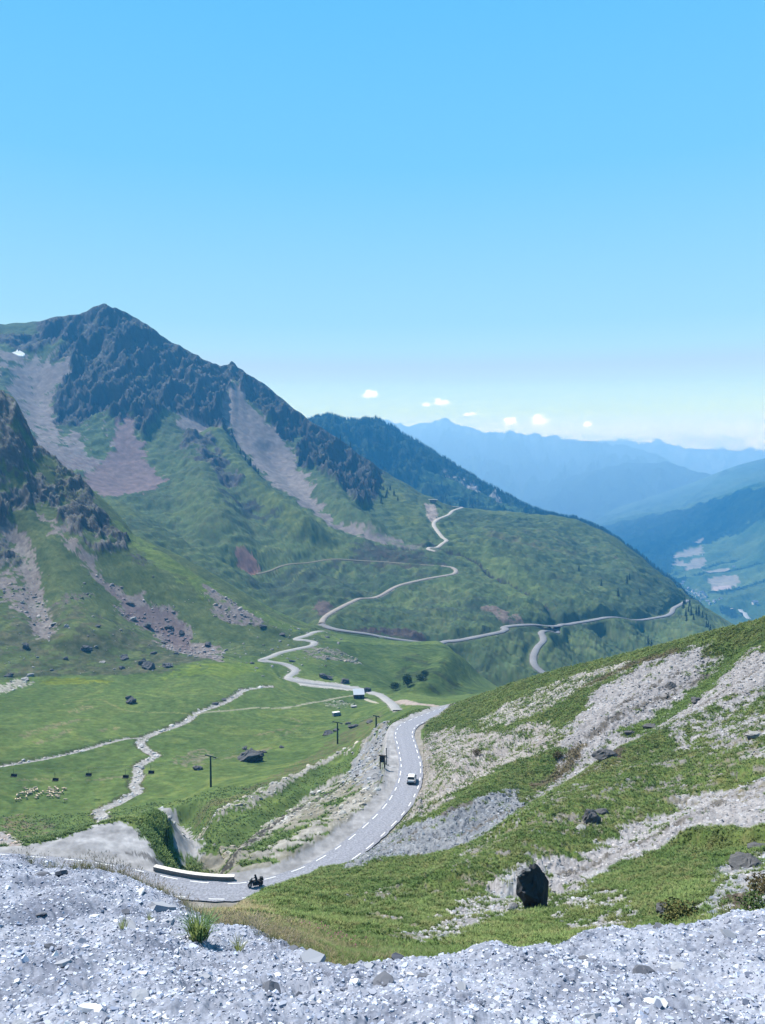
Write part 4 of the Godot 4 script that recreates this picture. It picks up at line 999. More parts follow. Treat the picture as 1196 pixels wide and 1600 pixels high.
func near(land: Land, line: PackedVector3Array, reach: float) -> PackedInt32Array:
	var out := PackedInt32Array()
	var hit := land.along(line, reach * 1.4)
	for i in hit:
		if hit[i].x < reach * (1.0 + 0.4 * fine.get_noise_2d(land.x[i] * 0.15, land.z[i] * 0.15)):
			out.append(i)
	return out


func roadway(called: String, line: PackedVector3Array, half: float, lift: float, label: String, c: Color) -> MeshInstance3D:
	var cols := PackedColorArray()
	for i in line.size():
		cols.append(c * (1.0 + 0.15 * fine.get_noise_1d(i * 0.7)))
	var l := offset(line, -half)
	var r := offset(line, half)
	for i in line.size():
		var n := fine.get_noise_1d(i * 0.9 + 40.0) * half * 0.16
		l[i] += (l[i] - r[i]).normalized() * n
	var o := part(called, strip_mesh(l, r, lift, cols, 0.8), M.asphalt)
	tag(o, label, "road" if called == "road" else "track", "", "structure")
	return o


func ledges(land: Land, flat: Color, steep: Color) -> void:
	# on crags, turf holds on the ledges and bare dark rock is left on the steep faces
	for j in range(1, land.nc - 1):
		for i in range(1, land.nr - 1):
			var k := j * land.nr + i
			if land.kind[k] != ROCK or land.rough[k] < 8.0:
				continue
			var a := (land.y[k + 1] - land.y[k - 1]) / maxf(land.r[k + 1] - land.r[k - 1], 0.01)
			var b := (land.y[k + land.nr] - land.y[k - land.nr]) / maxf(land.r[k] * (land.az[j + 1] - land.az[j - 1]), 0.01)
			var s := sqrt(a * a + b * b)
			var n := 0.35 * fine.get_noise_2d(land.x[k] * 0.04, land.z[k] * 0.04)
			if s < 0.62 + n:
				land.col[k] = land.col[k].lerp(flat, clampf((0.72 + n - s) * 2.2, 0.0, 0.85))
			else:
				land.col[k] = land.col[k].lerp(steep, clampf((s - 0.95) * 1.1, 0.0, 0.7))


func terraces(land: Land, fr: float, across: float, much: float) -> void:
	# trodden terraces that follow the height lines of steep turf
	for i in land.nc * land.nr:
		if land.kind[i] != GRASS:
			continue
		var n := fine.get_noise_2d(land.base[i] * fr + 3.0 * soft.get_noise_2d(land.x[i] * across, land.z[i] * across), land.x[i] * across * 2.0) * 1.8
		var c := land.col[i]
		land.col[i] = c.lerp(Color(c.r * 1.5 + 0.02, c.g * 1.32 + 0.012, c.b * 1.3) if n > 0.0 else Color(c.r * 0.6, c.g * 0.66, c.b * 0.7), clampf(absf(n) - 0.1, 0.0, 1.0) * much * 2.0)


func mottle(land: Land, fr: float, light: Color, dark: Color, much: float) -> void:
	# small-scale unevenness of growth
	for i in land.nc * land.nr:
		var n := fine.get_noise_2d(land.x[i] * fr + 300.0, land.z[i] * fr) * 2.2
		land.col[i] = land.col[i].lerp(light if n > 0.0 else dark, clampf(absf(n) - 0.15, 0.0, 1.0) * much)


func make_valley() -> void:
	valley = Land.new()
	var v := valley
	v.loft([
		[-56.2, -52.3, -70.3, -36.7, -52.3, -76.7, -19.7, -56.3, -82.7, 0.1, -56.3, -85, 5.9, -64.3, -119.9, 30.5, -73.3, -126.4],
		[-76.1, -54.3, -95.3, -50.9, -54.9, -106.4, -41, -55.5, -109.6, -29.5, -56.5, -106, -19.5, -57.1, -104.7, -11.3, -57.7, -109.9, -5.4, -58.3, -116.9, -0.6, -58.9, -124, 1.7, -59.3, -129, 4.7, -60.1, -138.9, 6.8, -60.7, -148.8, 8.5, -62.1, -165.8, 12.6, -67.3, -204.6, 17.5, -71.3, -237.4, 33.4, -76.3, -257.8, 65.8, -88.3, -272.2],
		[-84.9, -54.7, -106.3, -55.7, -55.3, -116.4, -53.3, -55.3, -117.8, -50.5, -55.6, -120.6, -47.5, -55.9, -124, -45.2, -56.2, -126.9, -42.9, -56.3, -129.1, -40.7, -56.4, -128.7, -38.8, -56.5, -125.9, -35.9, -56.6, -122.3, -33.1, -56.7, -119, -29.9, -56.8, -116.2, -27.6, -56.9, -114.7, -20.9, -57.1, -112.1, -16.7, -57.4, -113.8, -12.1, -57.7, -118.1, -7.8, -58.3, -124.8, -4, -58.8, -132.4, -1.5, -59.5, -142, -0.1, -60.5, -154, 0.4, -61.3, -168, 1, -62.9, -184.5, 1.8, -65.3, -202, 4.7, -67.3, -215.9, 9.6, -69.7, -230.8, 17.9, -71.8, -243.3, 33.9, -77.3, -261.8, 68.1, -90.3, -281.9],
		[-106.1, -74.3, -132.8, -69.1, -72.3, -144.3, -50.4, -74.3, -151.8, -44, -63.2, -143.4, -40.4, -64.6, -142.4, -35.4, -64.8, -136.5, -33.1, -65.8, -136, -32.5, -70.3, -148.5, -25.8, -71.5, -159.9, -18.9, -76, -181, -11.2, -78.9, -202.7, -5, -79.2, -221.9, 0.4, -75.8, -232, 5.2, -74.3, -239.9, 10.6, -75.6, -251.8, 19.2, -80.3, -261.3, 37.3, -90.3, -287.6, 75.2, -108.3, -311],
		[-127.7, -80.6, -174.2, -94.7, -90.7, -194.1, -82.8, -93.3, -203.8, -72.4, -94.6, -214.1, -67.4, -95.1, -222, -62.1, -95.5, -225.6, -56.2, -94.1, -224.1, -48.1, -90.7, -220.8, -40, -96.8, -248.8, -29.6, -103.5, -285.5, -17.5, -106.2, -317.5, -7.5, -105.9, -332.9, 0.6, -105.2, -342, 7.6, -105.1, -349.9, 15.1, -106.3, -359.7, 27.4, -107.9, -369, 49.3, -108.3, -376.8, 94, -123.3, -388.8],
		[-151, -83.1, -206.7, -114.6, -95.9, -235.6, -90.7, -99.8, -249, -78.3, -100.8, -260.5, -59.5, -102.6, -273.6, -47.6, -107.5, -296.2, -33.5, -110.8, -323.3, -19.3, -111.9, -351.5, 0.6, -111.8, -375, 16.2, -111.9, -384.7, 29.3, -114, -393.9, 53.2, -116.4, -406.5, 101, -132.3, -418],
		[-191.1, -85.4, -262.8, -143.9, -99.2, -297, -99, -107.3, -330.5, -75.9, -110.8, -349.9, -39.6, -115.8, -383, -13, -123.8, -424.8, 0.7, -123.9, -435, 18.5, -124, -441.6, 33.7, -127.5, -453.7, 61, -131.7, -466, 110.4, -145.3, -456.8],
		[-258.2, -95.9, -356.2, -193.4, -106.8, -400.8, -167.8, -110, -417.5, -139.7, -112.2, -435.1, -115.7, -112.8, -451.4, -101.3, -113.1, -469.2, -78.2, -118.1, -489.8, -62.6, -121.6, -491, -50.3, -123.9, -487.4, -26.4, -127, -481.3, -14.7, -127.7, -477.8, 0.8, -128.3, -480, 20.5, -129.7, -489.6, 37, -131.7, -498.6, 50, -137.4, -507.5, 66.8, -142.4, -510.6, 122.2, -158.3, -505.4],
		[-327.6, -82.1, -454.2, -246.8, -93.1, -513.8, -213.6, -97.6, -533.9, -171.3, -105.7, -535.3, -135.9, -113.5, -530.9, -114.3, -115.8, -529.8, -86, -120.5, -539.2, -68.4, -122.4, -537.7, -40.7, -125, -543.5, -16.5, -128.6, -539.7, 0.9, -130.8, -540, 22.8, -132.4, -544.5, 41, -135.5, -553.5, 54.8, -141.9, -557.3, 72.9, -152.4, -557.3, 131.6, -170.3, -544.3],
		[-396.6, -55.6, -552.3, -297.7, -62.9, -622.5, -278.4, -56.2, -647.7, -264.1, -46, -664.4, -243.3, -51.3, -651, -203.8, -66.8, -640.3, -170.4, -80.3, -629.3, -132.9, -98.3, -617.9, -96.8, -113.5, -608.3, -77.1, -121.1, -607.1, -45.7, -128.2, -610.3, -18.4, -131.8, -601.7, 1, -133.8, -600, 25.1, -135.2, -599.5, 44.7, -137, -603.3, 58.7, -146.3, -597.1, 76.8, -157.2, -587, 137.5, -176.3, -568.6],
		[-520.4, 100.1, -734.3, -425, 86.8, -770.6, -363.4, 73.3, -768.4, -351.4, 68.5, -768.4, -335.7, 46.7, -759.1, -322.6, 25.4, -748.4, -304.5, 10.5, -739.8, -285.9, -3, -736.5, -267.2, -16.9, -732.8, -248.6, -31.9, -728.8, -231.2, -47, -718.7, -219.1, -57.5, -706.8, -203.4, -63.8, -701.1, -189.2, -69.8, -699.9, -164.7, -80, -690.6, -146.9, -88.6, -684.4, -124.1, -101, -678.8, -96.2, -116.5, -673.2, -74.1, -125.3, -667.9, -57.5, -130.2, -662.5, -49.2, -132.5, -658.2, -30.4, -134.8, -651.3, 1, -137.7, -645, 26.8, -138.5, -641.4, 42.1, -137.9, -638.6, 52, -140.7, -632.9, 61.1, -148.4, -622, 70, -153.8, -611, 79.1, -159.6, -604.9, 96.6, -168.8, -592.2, 142.5, -186.7, -582.8],
		[-582.8, 55.1, -822.4, -476, 41.8, -863, -407.1, 28.3, -860.6, -393.6, 23.5, -860.7, -376, 1.7, -850.2, -361.3, -19.6, -838.3, -341, -34.5, -828.6, -320.2, -48, -824.8, -299.3, -61.9, -820.7, -278.5, -76.9, -816.2, -258.9, -92, -805, -245.4, -102.5, -791.6, -227.8, -108.8, -785.2, -211.9, -114.8, -783.9, -184.5, -125, -773.5, -164.5, -133.6, -766.5, -139, -146, -760.2, -107.7, -161.5, -753.9, -82.9, -170.3, -748.1, -64.4, -175.2, -742, -55.1, -177.5, -737.1, -34, -179.8, -729.4, 1.2, -182.7, -722.4, 30.1, -183.5, -718.4, 47.2, -182.9, -715.2, 58.2, -185.7, -708.8, 68.5, -193.4, -696.6, 78.4, -198.8, -684.3, 88.6, -204.6, -677.4, 108.2, -213.8, -663.2, 159.6, -231.7, -652.8],
		[-780.6, -129.9, -1101.5, -637.5, -143.2, -1155.8, -545.2, -156.7, -1152.6, -527.2, -161.5, -1152.7, -503.5, -183.3, -1138.6, -483.8, -204.6, -1122.7, -456.7, -219.5, -1109.7, -428.8, -233, -1104.7, -400.8, -246.9, -1099.2, -373, -261.9, -1093.1, -346.8, -277, -1078.1, -328.6, -287.5, -1060.2, -305.1, -293.8, -1051.6, -283.7, -299.8, -1049.8, -247.1, -310, -1035.9, -220.4, -318.6, -1026.6, -186.1, -331, -1018.1, -144.3, -346.5, -1009.7, -111.1, -355.3, -1001.9, -86.3, -360.2, -993.8, -73.8, -362.5, -987.2, -45.6, -364.8, -976.9, 1.6, -367.7, -967.5, 40.3, -368.5, -962.2, 63.2, -367.9, -957.9, 78, -370.7, -949.3, 91.7, -378.4, -933, 104.9, -383.8, -916.5, 118.6, -389.6, -907.3, 145, -398.8, -888.3, 213.7, -416.7, -874.3]], -34, 12, [6, 30, 90, 64, 50, 60, 60, 60, 50, 90, 8, 4], 0.09)
	var turf_a := Color(0.092, 0.150, 0.050)
	var turf_b := Color(0.125, 0.190, 0.062)
	var dry := Color(0.15, 0.16, 0.07)
	var rock_a := Color(0.09, 0.092, 0.10)
	var rock_b := Color(0.25, 0.24, 0.24)
	var scree_a := Color(0.19, 0.165, 0.165)
	var scree_b := Color(0.27, 0.24, 0.235)
	var grit_a := Color(0.27, 0.28, 0.31)
	var grit_b := Color(0.40, 0.41, 0.44)
	# the mound with a rocky rim below the lay-by, and the gully beside it
	crest(v, p3([-40.43, -57.24, -131.95, -40.57, -58.06, -136.08, -40.65, -59.3, -140.23, -40.03, -61.19, -144.56, -38.14, -61.92, -144.04, -36.31, -62.53, -141.41, -34.71, -62.79, -137.69, -33.45, -62.91, -133.88]), 0.6, 7.0)
	crease(v, [-28, -115.9, -43.6, -177.1, -55.3, -219], 7.0, 5.0)
	crease(v, [-6.8, -218.9, -19, -198.1, -26.8, -165.9, -27.8, -122.5], 6.0, 2.5)
	crease(v, [-1.5, -237, -16, -252.1, -27.7, -215.5, -35.9, -185], 7.0, -2.5)
	for q in [[[59.6, -605.9, 39, -526, 22.6, -451.6], 16.0, -5.0], [[-17.2, -562.1, 0.9, -529.4, 16.1, -473.7], 20.0, 4.0], [[-282.3, -656.9, -237.3, -594.9, -186.3, -494.7], 40.0, -8.0], [[-219.6, -612.4, -168.6, -570.6, -119.9, -517.1], 30.0, 6.0], [[-299, -647.7, -259.4, -590.9, -210.2, -494.8], 14.0, 5.0], [[-183.6, -659.5, -133.5, -620.9, -84.1, -587.7], 16.0, -4.0]]:
		crease(v, q[0], q[1], q[2])
	wash(v, turf_a, turf_b, Color(0.12, 0.165, 0.06), 0.013, GRASS, 0.15)
	mottle(v, 0.3, Color(0.15, 0.17, 0.07), Color(0.06, 0.10, 0.035), 0.35)
	area(v, [-495.2, -739.9, -361, -763.3, -219.1, -706.8, -146.9, -684.4, -48.7, -650.6, -42.3, -565.3, -67.7, -532, -102.9, -476.7, -123.8, -440.9, -195.7, -405.5, -251, -366.7], 14.0, Color(0.070, 0.108, 0.048), Color(0.115, 0.155, 0.068), 0.02, GRASS, 0.8)
	area(v, [-252.3, -525.5, -214.5, -536.3, -145.9, -520.9, -106.5, -475.3, -124.6, -443.8, -196.8, -407.8], 14.0, Color(0.06, 0.085, 0.045), Color(0.12, 0.13, 0.085), 0.06, GRASS, 1.2, 0.6)
	area(v, [-44.5, -593.9, 46.3, -625, 66.8, -510.6, 31.7, -426.8, 0.7, -452.3, -14.8, -484.1, -39.1, -494.2], 10.0, Color(0.06, 0.105, 0.038), Color(0.09, 0.14, 0.05), 0.03, GRASS, 0.5, 0.8)
	area(v, [19.7, -581.3, 40.7, -549, 52.9, -460.8, 29.5, -445.1, 8.7, -492.6], 10.0, Color(0.04, 0.065, 0.03), Color(0.07, 0.1, 0.045), 0.05, GRASS, 0.9, 0.6)
	streak(v, [-214.8, -684, -188, -656.3, -152.3, -637.6, -117.8, -616.8, -89.1, -622.6, -56.3, -619.3], 14.0, Color(0.14, 0.20, 0.06), Color(0.10, 0.155, 0.05), 0.05, GRASS, 0.6, 0.85)
	area(v, [-178.9, -412, -165.7, -420.9, -145.2, -420.5, -142.7, -415.1, -161.2, -409.1, -174.5, -404.8], 5.0, Color(0.17, 0.21, 0.035), Color(0.14, 0.19, 0.04), 0.1, GRASS, 0.1)
	area(v, [-120.6, -429.6, -116.1, -452.9, -101.3, -469.2, -74, -488.4, -63.4, -467.9, -90.9, -436.6], 8.0, Color(0.12, 0.19, 0.045), Color(0.15, 0.21, 0.05), 0.05, GRASS, 0.2, 0.85)
	for q in [[[-135.9, -300.5, -133.8, -319, -127, -335.4], 2.4], [[-128.2, -294, -124.5, -315.1], 2.0], [[-113.7, -320.4, -110.5, -326.4], 2.0], [[-136.7, -349.9, -134.9, -362.6], 3.0], [[-53.2, -331.6, -44.1, -344.5], 1.5], [[-58.4, -290.1, -45.1, -312.6], 1.6], [[-115.9, -251, -107.5, -255.4, -97.8, -257.1, -86.5, -260.9, -74.3, -262.8], 1.0], [[-42.8, -334, -37.1, -357.7, -44.1, -367.9], 1.0]]:
		streak(v, q[0], q[1], Color(0.21, 0.21, 0.13), Color(0.14, 0.17, 0.07), 0.3, GRASS, 0.2, 0.6)
	area(v, [-74.4, -281.9, -72.7, -300.9, -68.4, -305.7, -64, -296.5, -64.8, -279.2, -68.1, -274], 4.0, Color(0.25, 0.24, 0.17), Color(0.16, 0.18, 0.08), 0.2, GRASS, 0.4, 0.7)
	area(v, [-32.1, -405.2, -23.3, -424.5, -12.8, -416.7, -17.3, -403.5, -25.3, -400.4], 3.0, Color(0.3, 0.3, 0.26), Color(0.14, 0.17, 0.08), 0.4, GRAVEL, 0.4, 0.45)
	area(v, [-56.2, -544.9, -35.5, -565.5, -16.8, -548.1, -22.4, -524.7, -41.5, -525], 13.6, Color(0.27, 0.25, 0.23), Color(0.15, 0.15, 0.13), 0.2, SCREE, 1.4, 0.5)
	# scree and crags of the near spur
	area(v, [-293, -673, -278.6, -667.5, -256.6, -644.7, -233.8, -624.6, -213.9, -610, -196, -599.4, -173, -586.1, -156.3, -579.5, -140.3, -570.6, -126.3, -549.2, -107.9, -515.3, -102.3, -477.2, -115.6, -481.7, -135.2, -512.2, -154.6, -537, -171.1, -551.6, -188.4, -569.8, -206.1, -586.9, -221.6, -601.7, -241.3, -620.5, -264.4, -645.1], 15.3, scree_a, scree_b, 0.09, SCREE, 1.1, 0.95)
	area(v, [-206.6, -595.3, -179.2, -583.1, -154.7, -573.2, -132.5, -553.1, -123.7, -515.5, -152.2, -543.8, -180.7, -565.4], 13.6, Color(0.17, 0.135, 0.145), Color(0.2, 0.165, 0.17), 0.12, SCREE, 1.0)
	area(v, [-136.5, -625.7, -113.8, -624.4, -93.2, -600.9, -86.7, -592.3, -110.5, -580.2, -127.7, -595.5], 11.9, Color(0.19, 0.165, 0.165), scree_b, 0.1, SCREE, 0.8, 0.85)
	area(v, [-286.1, -597.6, -274.4, -606.8, -250.5, -570.1, -220.9, -516.6, -203.1, -485.4, -218.7, -496.2, -246, -530, -257.8, -537.2], 17.0, scree_a, scree_b, 0.1, SCREE, 1.0, 0.7)
	streak(v, [-304.9, -647.3, -290.9, -640.8, -270.6, -610.2, -252, -575.7, -230.3, -533.1, -204.4, -484.6], 6.0, Color(0.3, 0.28, 0.27), scree_a, 0.1, SCREE, 0.8, 0.9)
	area(v, [-228.7, -561.1, -211.3, -562.5, -200.2, -538.3, -210.7, -526.5], 17.0, Color(0.17, 0.14, 0.15), turf_a, 0.1, SCREE, 0.8, 0.5)
	area(v, [-494.9, -740, -361.7, -764.8, -349.8, -765, -334.3, -756.1, -322.5, -748.4, -304.4, -739.8, -285.8, -736.5, -266.7, -734.7, -250.2, -700.7, -227.5, -678.3, -210.1, -670.8, -203.8, -640.3, -215.1, -632.7, -235.9, -630.4, -252.4, -644.7, -276.2, -672.2, -289.8, -675.6, -301, -664.4, -304.8, -649.3, -304.4, -637.1, -387.6, -571.9], 9.0, rock_a, rock_b, 0.03, ROCK, 9.0, 0.80)
	area(v, [-374.5, -587.2, -303.5, -635.2, -301.2, -638.9, -275.3, -608.8, -284.7, -594.5, -349.3, -546.6], 5.0, rock_a, rock_b, 0.04, ROCK, 8.2)
	area(v, [-316.6, -714.5, -292.2, -723.4, -264.4, -709.5, -260.9, -684.6, -290.6, -691, -308.6, -695.3], 10.0, Color(0.10, 0.13, 0.06), rock_b, 0.05, ROCK, 8.0, 0.4)
	area(v, [-203.8, -636.9, -191.5, -641.6, -184.4, -625.8, -194, -624.5], 5.0, rock_a, Color(0.07, 0.1, 0.05), 0.05, ROCK, 4.0, 0.7)
	area(v, [-192.3, -398.3, -191.6, -407.3, -182.2, -405.9, -177.8, -411, -180, -396.1, -182.3, -377.5, -192.7, -362.5, -207.6, -390.9], 4.0, Color(0.44, 0.42, 0.39), Color(0.3, 0.3, 0.25), 0.2, GRAVEL, 0.4, 0.8)
	# bare slope under the road
	area(v, [1.6, -254, 0.6, -174.4, -0.7, -153.1, -2.9, -138.6, -6.5, -126.8, -11.6, -119.9, -15.9, -115.7, -19.9, -111.8, -24.3, -113, -27.6, -116.5, -33.7, -147.4, -29.7, -153.2, -23.2, -159.6, -17.8, -184.8, -10.1, -214.1, -5.1, -242.5, 0, -260.8], 3.0, Color(0.24, 0.23, 0.19), Color(0.32, 0.31, 0.28), 0.13, GRAVEL, 0.9, 0.58)
	area(v, [1.6, -254, 0.8, -188, 0.3, -164.8, -1.2, -149.1, -4.7, -160.4, -10, -211.6, -7.2, -234, -1.6, -245.9], 2.5, Color(0.2, 0.21, 0.235), Color(0.33, 0.34, 0.37), 0.2, GRAVEL, 0.9, 0.85)
	area(v, [-1.4, -146.8, -2.7, -138.1, -6, -126.9, -9.7, -121.6, -15, -115.9, -16.7, -115, -12.7, -121.6, -7.3, -132.3, -3.8, -142.8], 2.0, Color(0.27, 0.265, 0.25), Color(0.36, 0.355, 0.35), 0.16, GRAVEL, 0.7, 0.75)
	streak(v, [-3.5, -238.9, -20.7, -260.8, -28.3, -219.9, -32.6, -192.2, -38.3, -182.3, -44.8, -184.6], 3.2, Color(0.42, 0.40, 0.36), rock_b, 0.5, GRAVEL, 1.2, 0.5)
	for q in [[[0.3, -172.8, -5.4, -173.5, -13.3, -166.2, -18.9, -146.9, -22.5, -126.2], 1.6], [[-1, -155.3, -6.7, -141.8, -12.4, -128.7, -17.6, -121.3], 2.2], [[-5, -221.9, -13.6, -213.9, -20.3, -195.1, -24.9, -171.7], 1.5], [[-12, -254.6, -22.3, -233, -28.9, -199.4], 1.2]]:
		streak(v, q[0], q[1], Color(0.30, 0.29, 0.27), Color(0.42, 0.41, 0.39), 0.3, GRAVEL, 1.0, 0.75)
	streak(v, [-5.4, -173.5, -14.5, -181.5, -20, -155.6, -21.6, -133.6, -23.6, -117.5], 1.2, Color(0.06, 0.06, 0.06), Color(0.1, 0.1, 0.095), 0.5, ROCK, 1.0, 0.75)
	area(v, [0.6, -366.5, -19.8, -313.8, -33.6, -261.5, -41.9, -216.3, -52.3, -215.6, -40.7, -186.4, -30.8, -212.9, -16, -252.1, -1.7, -264.1], 3.0, Color(0.11, 0.135, 0.06), Color(0.15, 0.155, 0.08), 0.3, GRASS, 0.5, 0.6)
	area(v, [-38.7, -151.6, -29.3, -120.3, -25, -114.2, -20.5, -111, -24.4, -111.2, -27.7, -113.5, -30.5, -117.2], 2.0, grit_a, Color(0.44, 0.44, 0.43), 0.6, GRAVEL, 0.6)
	area(v, [-39.4, -126.1, -63, -211.2, -58.7, -214.3, -45.2, -175.4, -29.9, -118.1, -31.5, -117.4, -35.6, -121.6], 2.0, Color(0.10, 0.17, 0.05), Color(0.13, 0.2, 0.06), 0.3, GRASS, 0.3)
	streak(v, [-63.9, -209.6, -64.6, -221.4, -61.1, -220.6, -55.5, -210.3, -48.5, -189.5, -41.4, -164.7, -35.5, -143], 2.6, Color(0.36, 0.35, 0.35), grit_b, 0.6, GRAVEL, 0.7)
	# the lay-by of grey gravel
	area(v, [-55, -116.5, -54.1, -117.3, -51.2, -120, -48.2, -123.5, -46.3, -127.5, -43.6, -128.9, -41.4, -128.5, -39.4, -125.8, -36.7, -122.4, -33.7, -118.8, -30.6, -116.1, -28, -114.2, -24.5, -111.9, -21.2, -111.4, -27, -110.9, -36.7, -112.3, -43.3, -113.3, -48.8, -113.7, -53.8, -113.9], 1.2, Color(0.33, 0.335, 0.365), Color(0.45, 0.455, 0.49), 0.16, GRAVEL, 0.25)
	streak(v, [-38.1, -118.3, -36, -118.1, -33, -116.1, -29, -113.3], 0.7, Color(0.13, 0.13, 0.14), Color(0.2, 0.2, 0.21), 0.7, GRAVEL, 0.3, 0.7)
	area(v, [-105.3, -202.3, -98.5, -201.9, -93.3, -197.8, -54.5, -118.3, -54.2, -115.6, -58.8, -120.5, -99.5, -191], 1.5, Color(0.36, 0.30, 0.28), grit_b, 0.5, GRAVEL, 0.3)
	area(v, [-105.1, -215.7, -98.3, -220.1, -87.4, -211.1, -52.4, -121.7, -95.4, -202.4], 4.0, Color(0.21, 0.17, 0.13), turf_a, 0.3, GRASS, 0.3, 0.45)
	# beds of the streams, footpaths
	var streams := [
		[on_land(v, [-74.9, -212.1, -78.4, -219.7, -81.7, -227.1, -79.3, -233.2, -77.3, -240.4, -76.1, -244.9, -79.8, -253.1, -81.4, -262.1, -85.3, -275, -84.7, -283.7, -83.9, -291.3, -89.7, -299.1, -94.2, -308.1, -95.3, -316.2, -93.1, -326.7, -89, -338.1, -86.5, -346.9, -85.8, -357.2, -84.5, -365.5, -80.7, -375.2, -77, -387.3, -74.1, -402.6, -73, -414.9, -67.6, -423.1, -60.6, -431.5], 2.0, 8), 1.7],
		[on_land(v, [-95.3, -316.2, -101.1, -313.4, -105.9, -305.4, -110.7, -291.8, -115.9, -281.3, -121, -272.1, -127.5, -262.6, -134.4, -251.6], 2.0, 8), 1.1]]
	for q in streams:
		stain(v, near(v, q[0], q[1] * 1.5), Color(0.09, 0.085, 0.06), Color(0.12, 0.15, 0.05), 0.5, GRASS, 0.1, 0.7)
		stain(v, near(v, q[0], q[1]), Color(0.30, 0.295, 0.295), Color(0.46, 0.45, 0.45), 0.6, GRAVEL, 0.15)
	streak(v, [-84.7, -361, -74.4, -371.1, -61, -380.9, -49.2, -385.1, -40.9, -394.8, -32.7, -412.3, -23.7, -432.1, -16.4, -441.2], 1.0, Color(0.36, 0.35, 0.28), Color(0.28, 0.29, 0.2), 0.5, PATH, 0.0, 1.0, 0.25)
	streak(v, [-86.1, -359.4, -98.5, -360.2, -116, -360.3, -128.7, -372.1, -137.1, -378.7, -146.9, -364.9], 0.9, Color(0.2, 0.22, 0.09), Color(0.15, 0.19, 0.07), 0.5, PATH, 0.0, 0.85, 0.3)
	var back := on_land(v, [-49.1, -642.4, -54.1, -622.6, -57.6, -601.5, -63.2, -582.1, -54.7, -581, -49.6, -576.5, -50.7, -562.8, -59.5, -547.6, -68.9, -531.4, -73.9, -509.2, -75.9, -498.6, -69.6, -499.4, -61.3, -500.2, -53.7, -490, -55.7, -469.6, -52.4, -463.7, -42.6, -462.9, -27.4, -465.4, -14.5, -461.2, -10.3, -455.5, -5.8, -448.4, -0.7, -437.7, 3, -411.5, 5.4, -373, 6.7, -344.1], 2.0, 12)
	var lane := on_land(v, [-9.1, -431.5, -2.6, -409.6, 2.1, -378.9, 5.3, -345.5], 2.0, 6)
	stain(v, near(v, back, 2.8), Color(0.22, 0.22, 0.19), Color(0.34, 0.33, 0.3), 0.3, PATH, 0.0)
	area(v, [-54.2, -469.5, -44.8, -470.5, -27.9, -472.9, -14.3, -466.3, -13.3, -455.8, -28.6, -454.6, -46.4, -449.3], 2.0, Color(0.42, 0.41, 0.4), Color(0.5, 0.49, 0.47), 0.3, PATH, 0.0)
	streak(v, [7.9, -406.7, 12.9, -379.2, 18.1, -360.8, 25.2, -339.1], 3.2, Color(0.46, 0.39, 0.36), Color(0.40, 0.34, 0.32), 0.3, PATH, 0.0)
	# the road at the photographer's feet
	var edge := bend(p3([-71.81, -54.3, -116.03, -61.84, -54.7, -115.07, -54.17, -55.1, -114.71, -49.14, -55.4, -114.54, -43.75, -55.8, -114.38, -37.06, -56.3, -113.29, -31.8, -56.6, -111.68, -27.13, -56.8, -110.46, -21.05, -57.1, -110.32, -16.77, -57.3, -111.93, -12.13, -57.7, -115.83, -9.13, -58.1, -120.15, -6.62, -58.5, -124.74, -4.43, -58.8, -129.4, -2.36, -59.2, -134.58, -0.57, -59.6, -139.58, 1.06, -60, -145, 2.2, -60.4, -150.37, 3.17, -60.8, -155.98, 3.67, -61.2, -161.56, 3.98, -61.6, -167.21, 3.95, -62, -171.8, 3.78, -62.5, -177.34, 3.5, -63.3, -185.47, 3.19, -64, -191.99, 3.37, -64.7, -198.09, 4.6, -65.8, -206.7, 6.85, -67, -214.15, 9.89, -68.4, -222.16, 12.78, -69.6, -228.94, 17.87, -71.5, -240.17, 25.1, -73.9, -254.56, 33.42, -76.3, -268.58]), 1.0)
	var was := edge.duplicate()
	for pass_ in 6:
		was = edge.duplicate()
		for i in range(1, edge.size() - 1):
			edge[i] = 0.25 * was[i - 1] + 0.5 * was[i] + 0.25 * was[i + 1]
	var middle := offset(edge, 2.05)
	stain(v, near(v, offset(edge, -1.6), 1.9), Color(0.33, 0.33, 0.35), Color(0.43, 0.43, 0.455), 0.3, PATH, 0.0)
	stain(v, near(v, offset(edge, 5.2), 1.0), Color(0.27, 0.255, 0.23), Color(0.36, 0.34, 0.32), 0.3, PATH, 0.0)
	terraces(v, 0.35, 0.01, 0.28)
	wrinkle(v, 0.5, 0.02, 0.032, 0.10, 0.35, Vector2(0.6, 0.8), 0.45)
	ledges(v, Color(0.10, 0.125, 0.06), Color(0.06, 0.062, 0.066))
	bed(v, middle, 3.4, 3.0, 0.12)
	bed(v, back, 3.2, 4.0, 0.2)
	for q in streams:
		bed(v, q[0], q[1], 1.5, 0.5)
	lay("valley_floor", v, M.valley, "green valley meadow with the rocky spur and scree on its left", "valley")
	roadway("road", back, 2.0, 0.2, "winding pale road climbing from the meadow hut to the mountainside", Color(0.42, 0.42, 0.43))
	roadway("path", lane, 0.9, 0.15, "narrow pale path from the hut down to the road", Color(0.42, 0.40, 0.33))
	M.middle = middle
	M.edge = edge


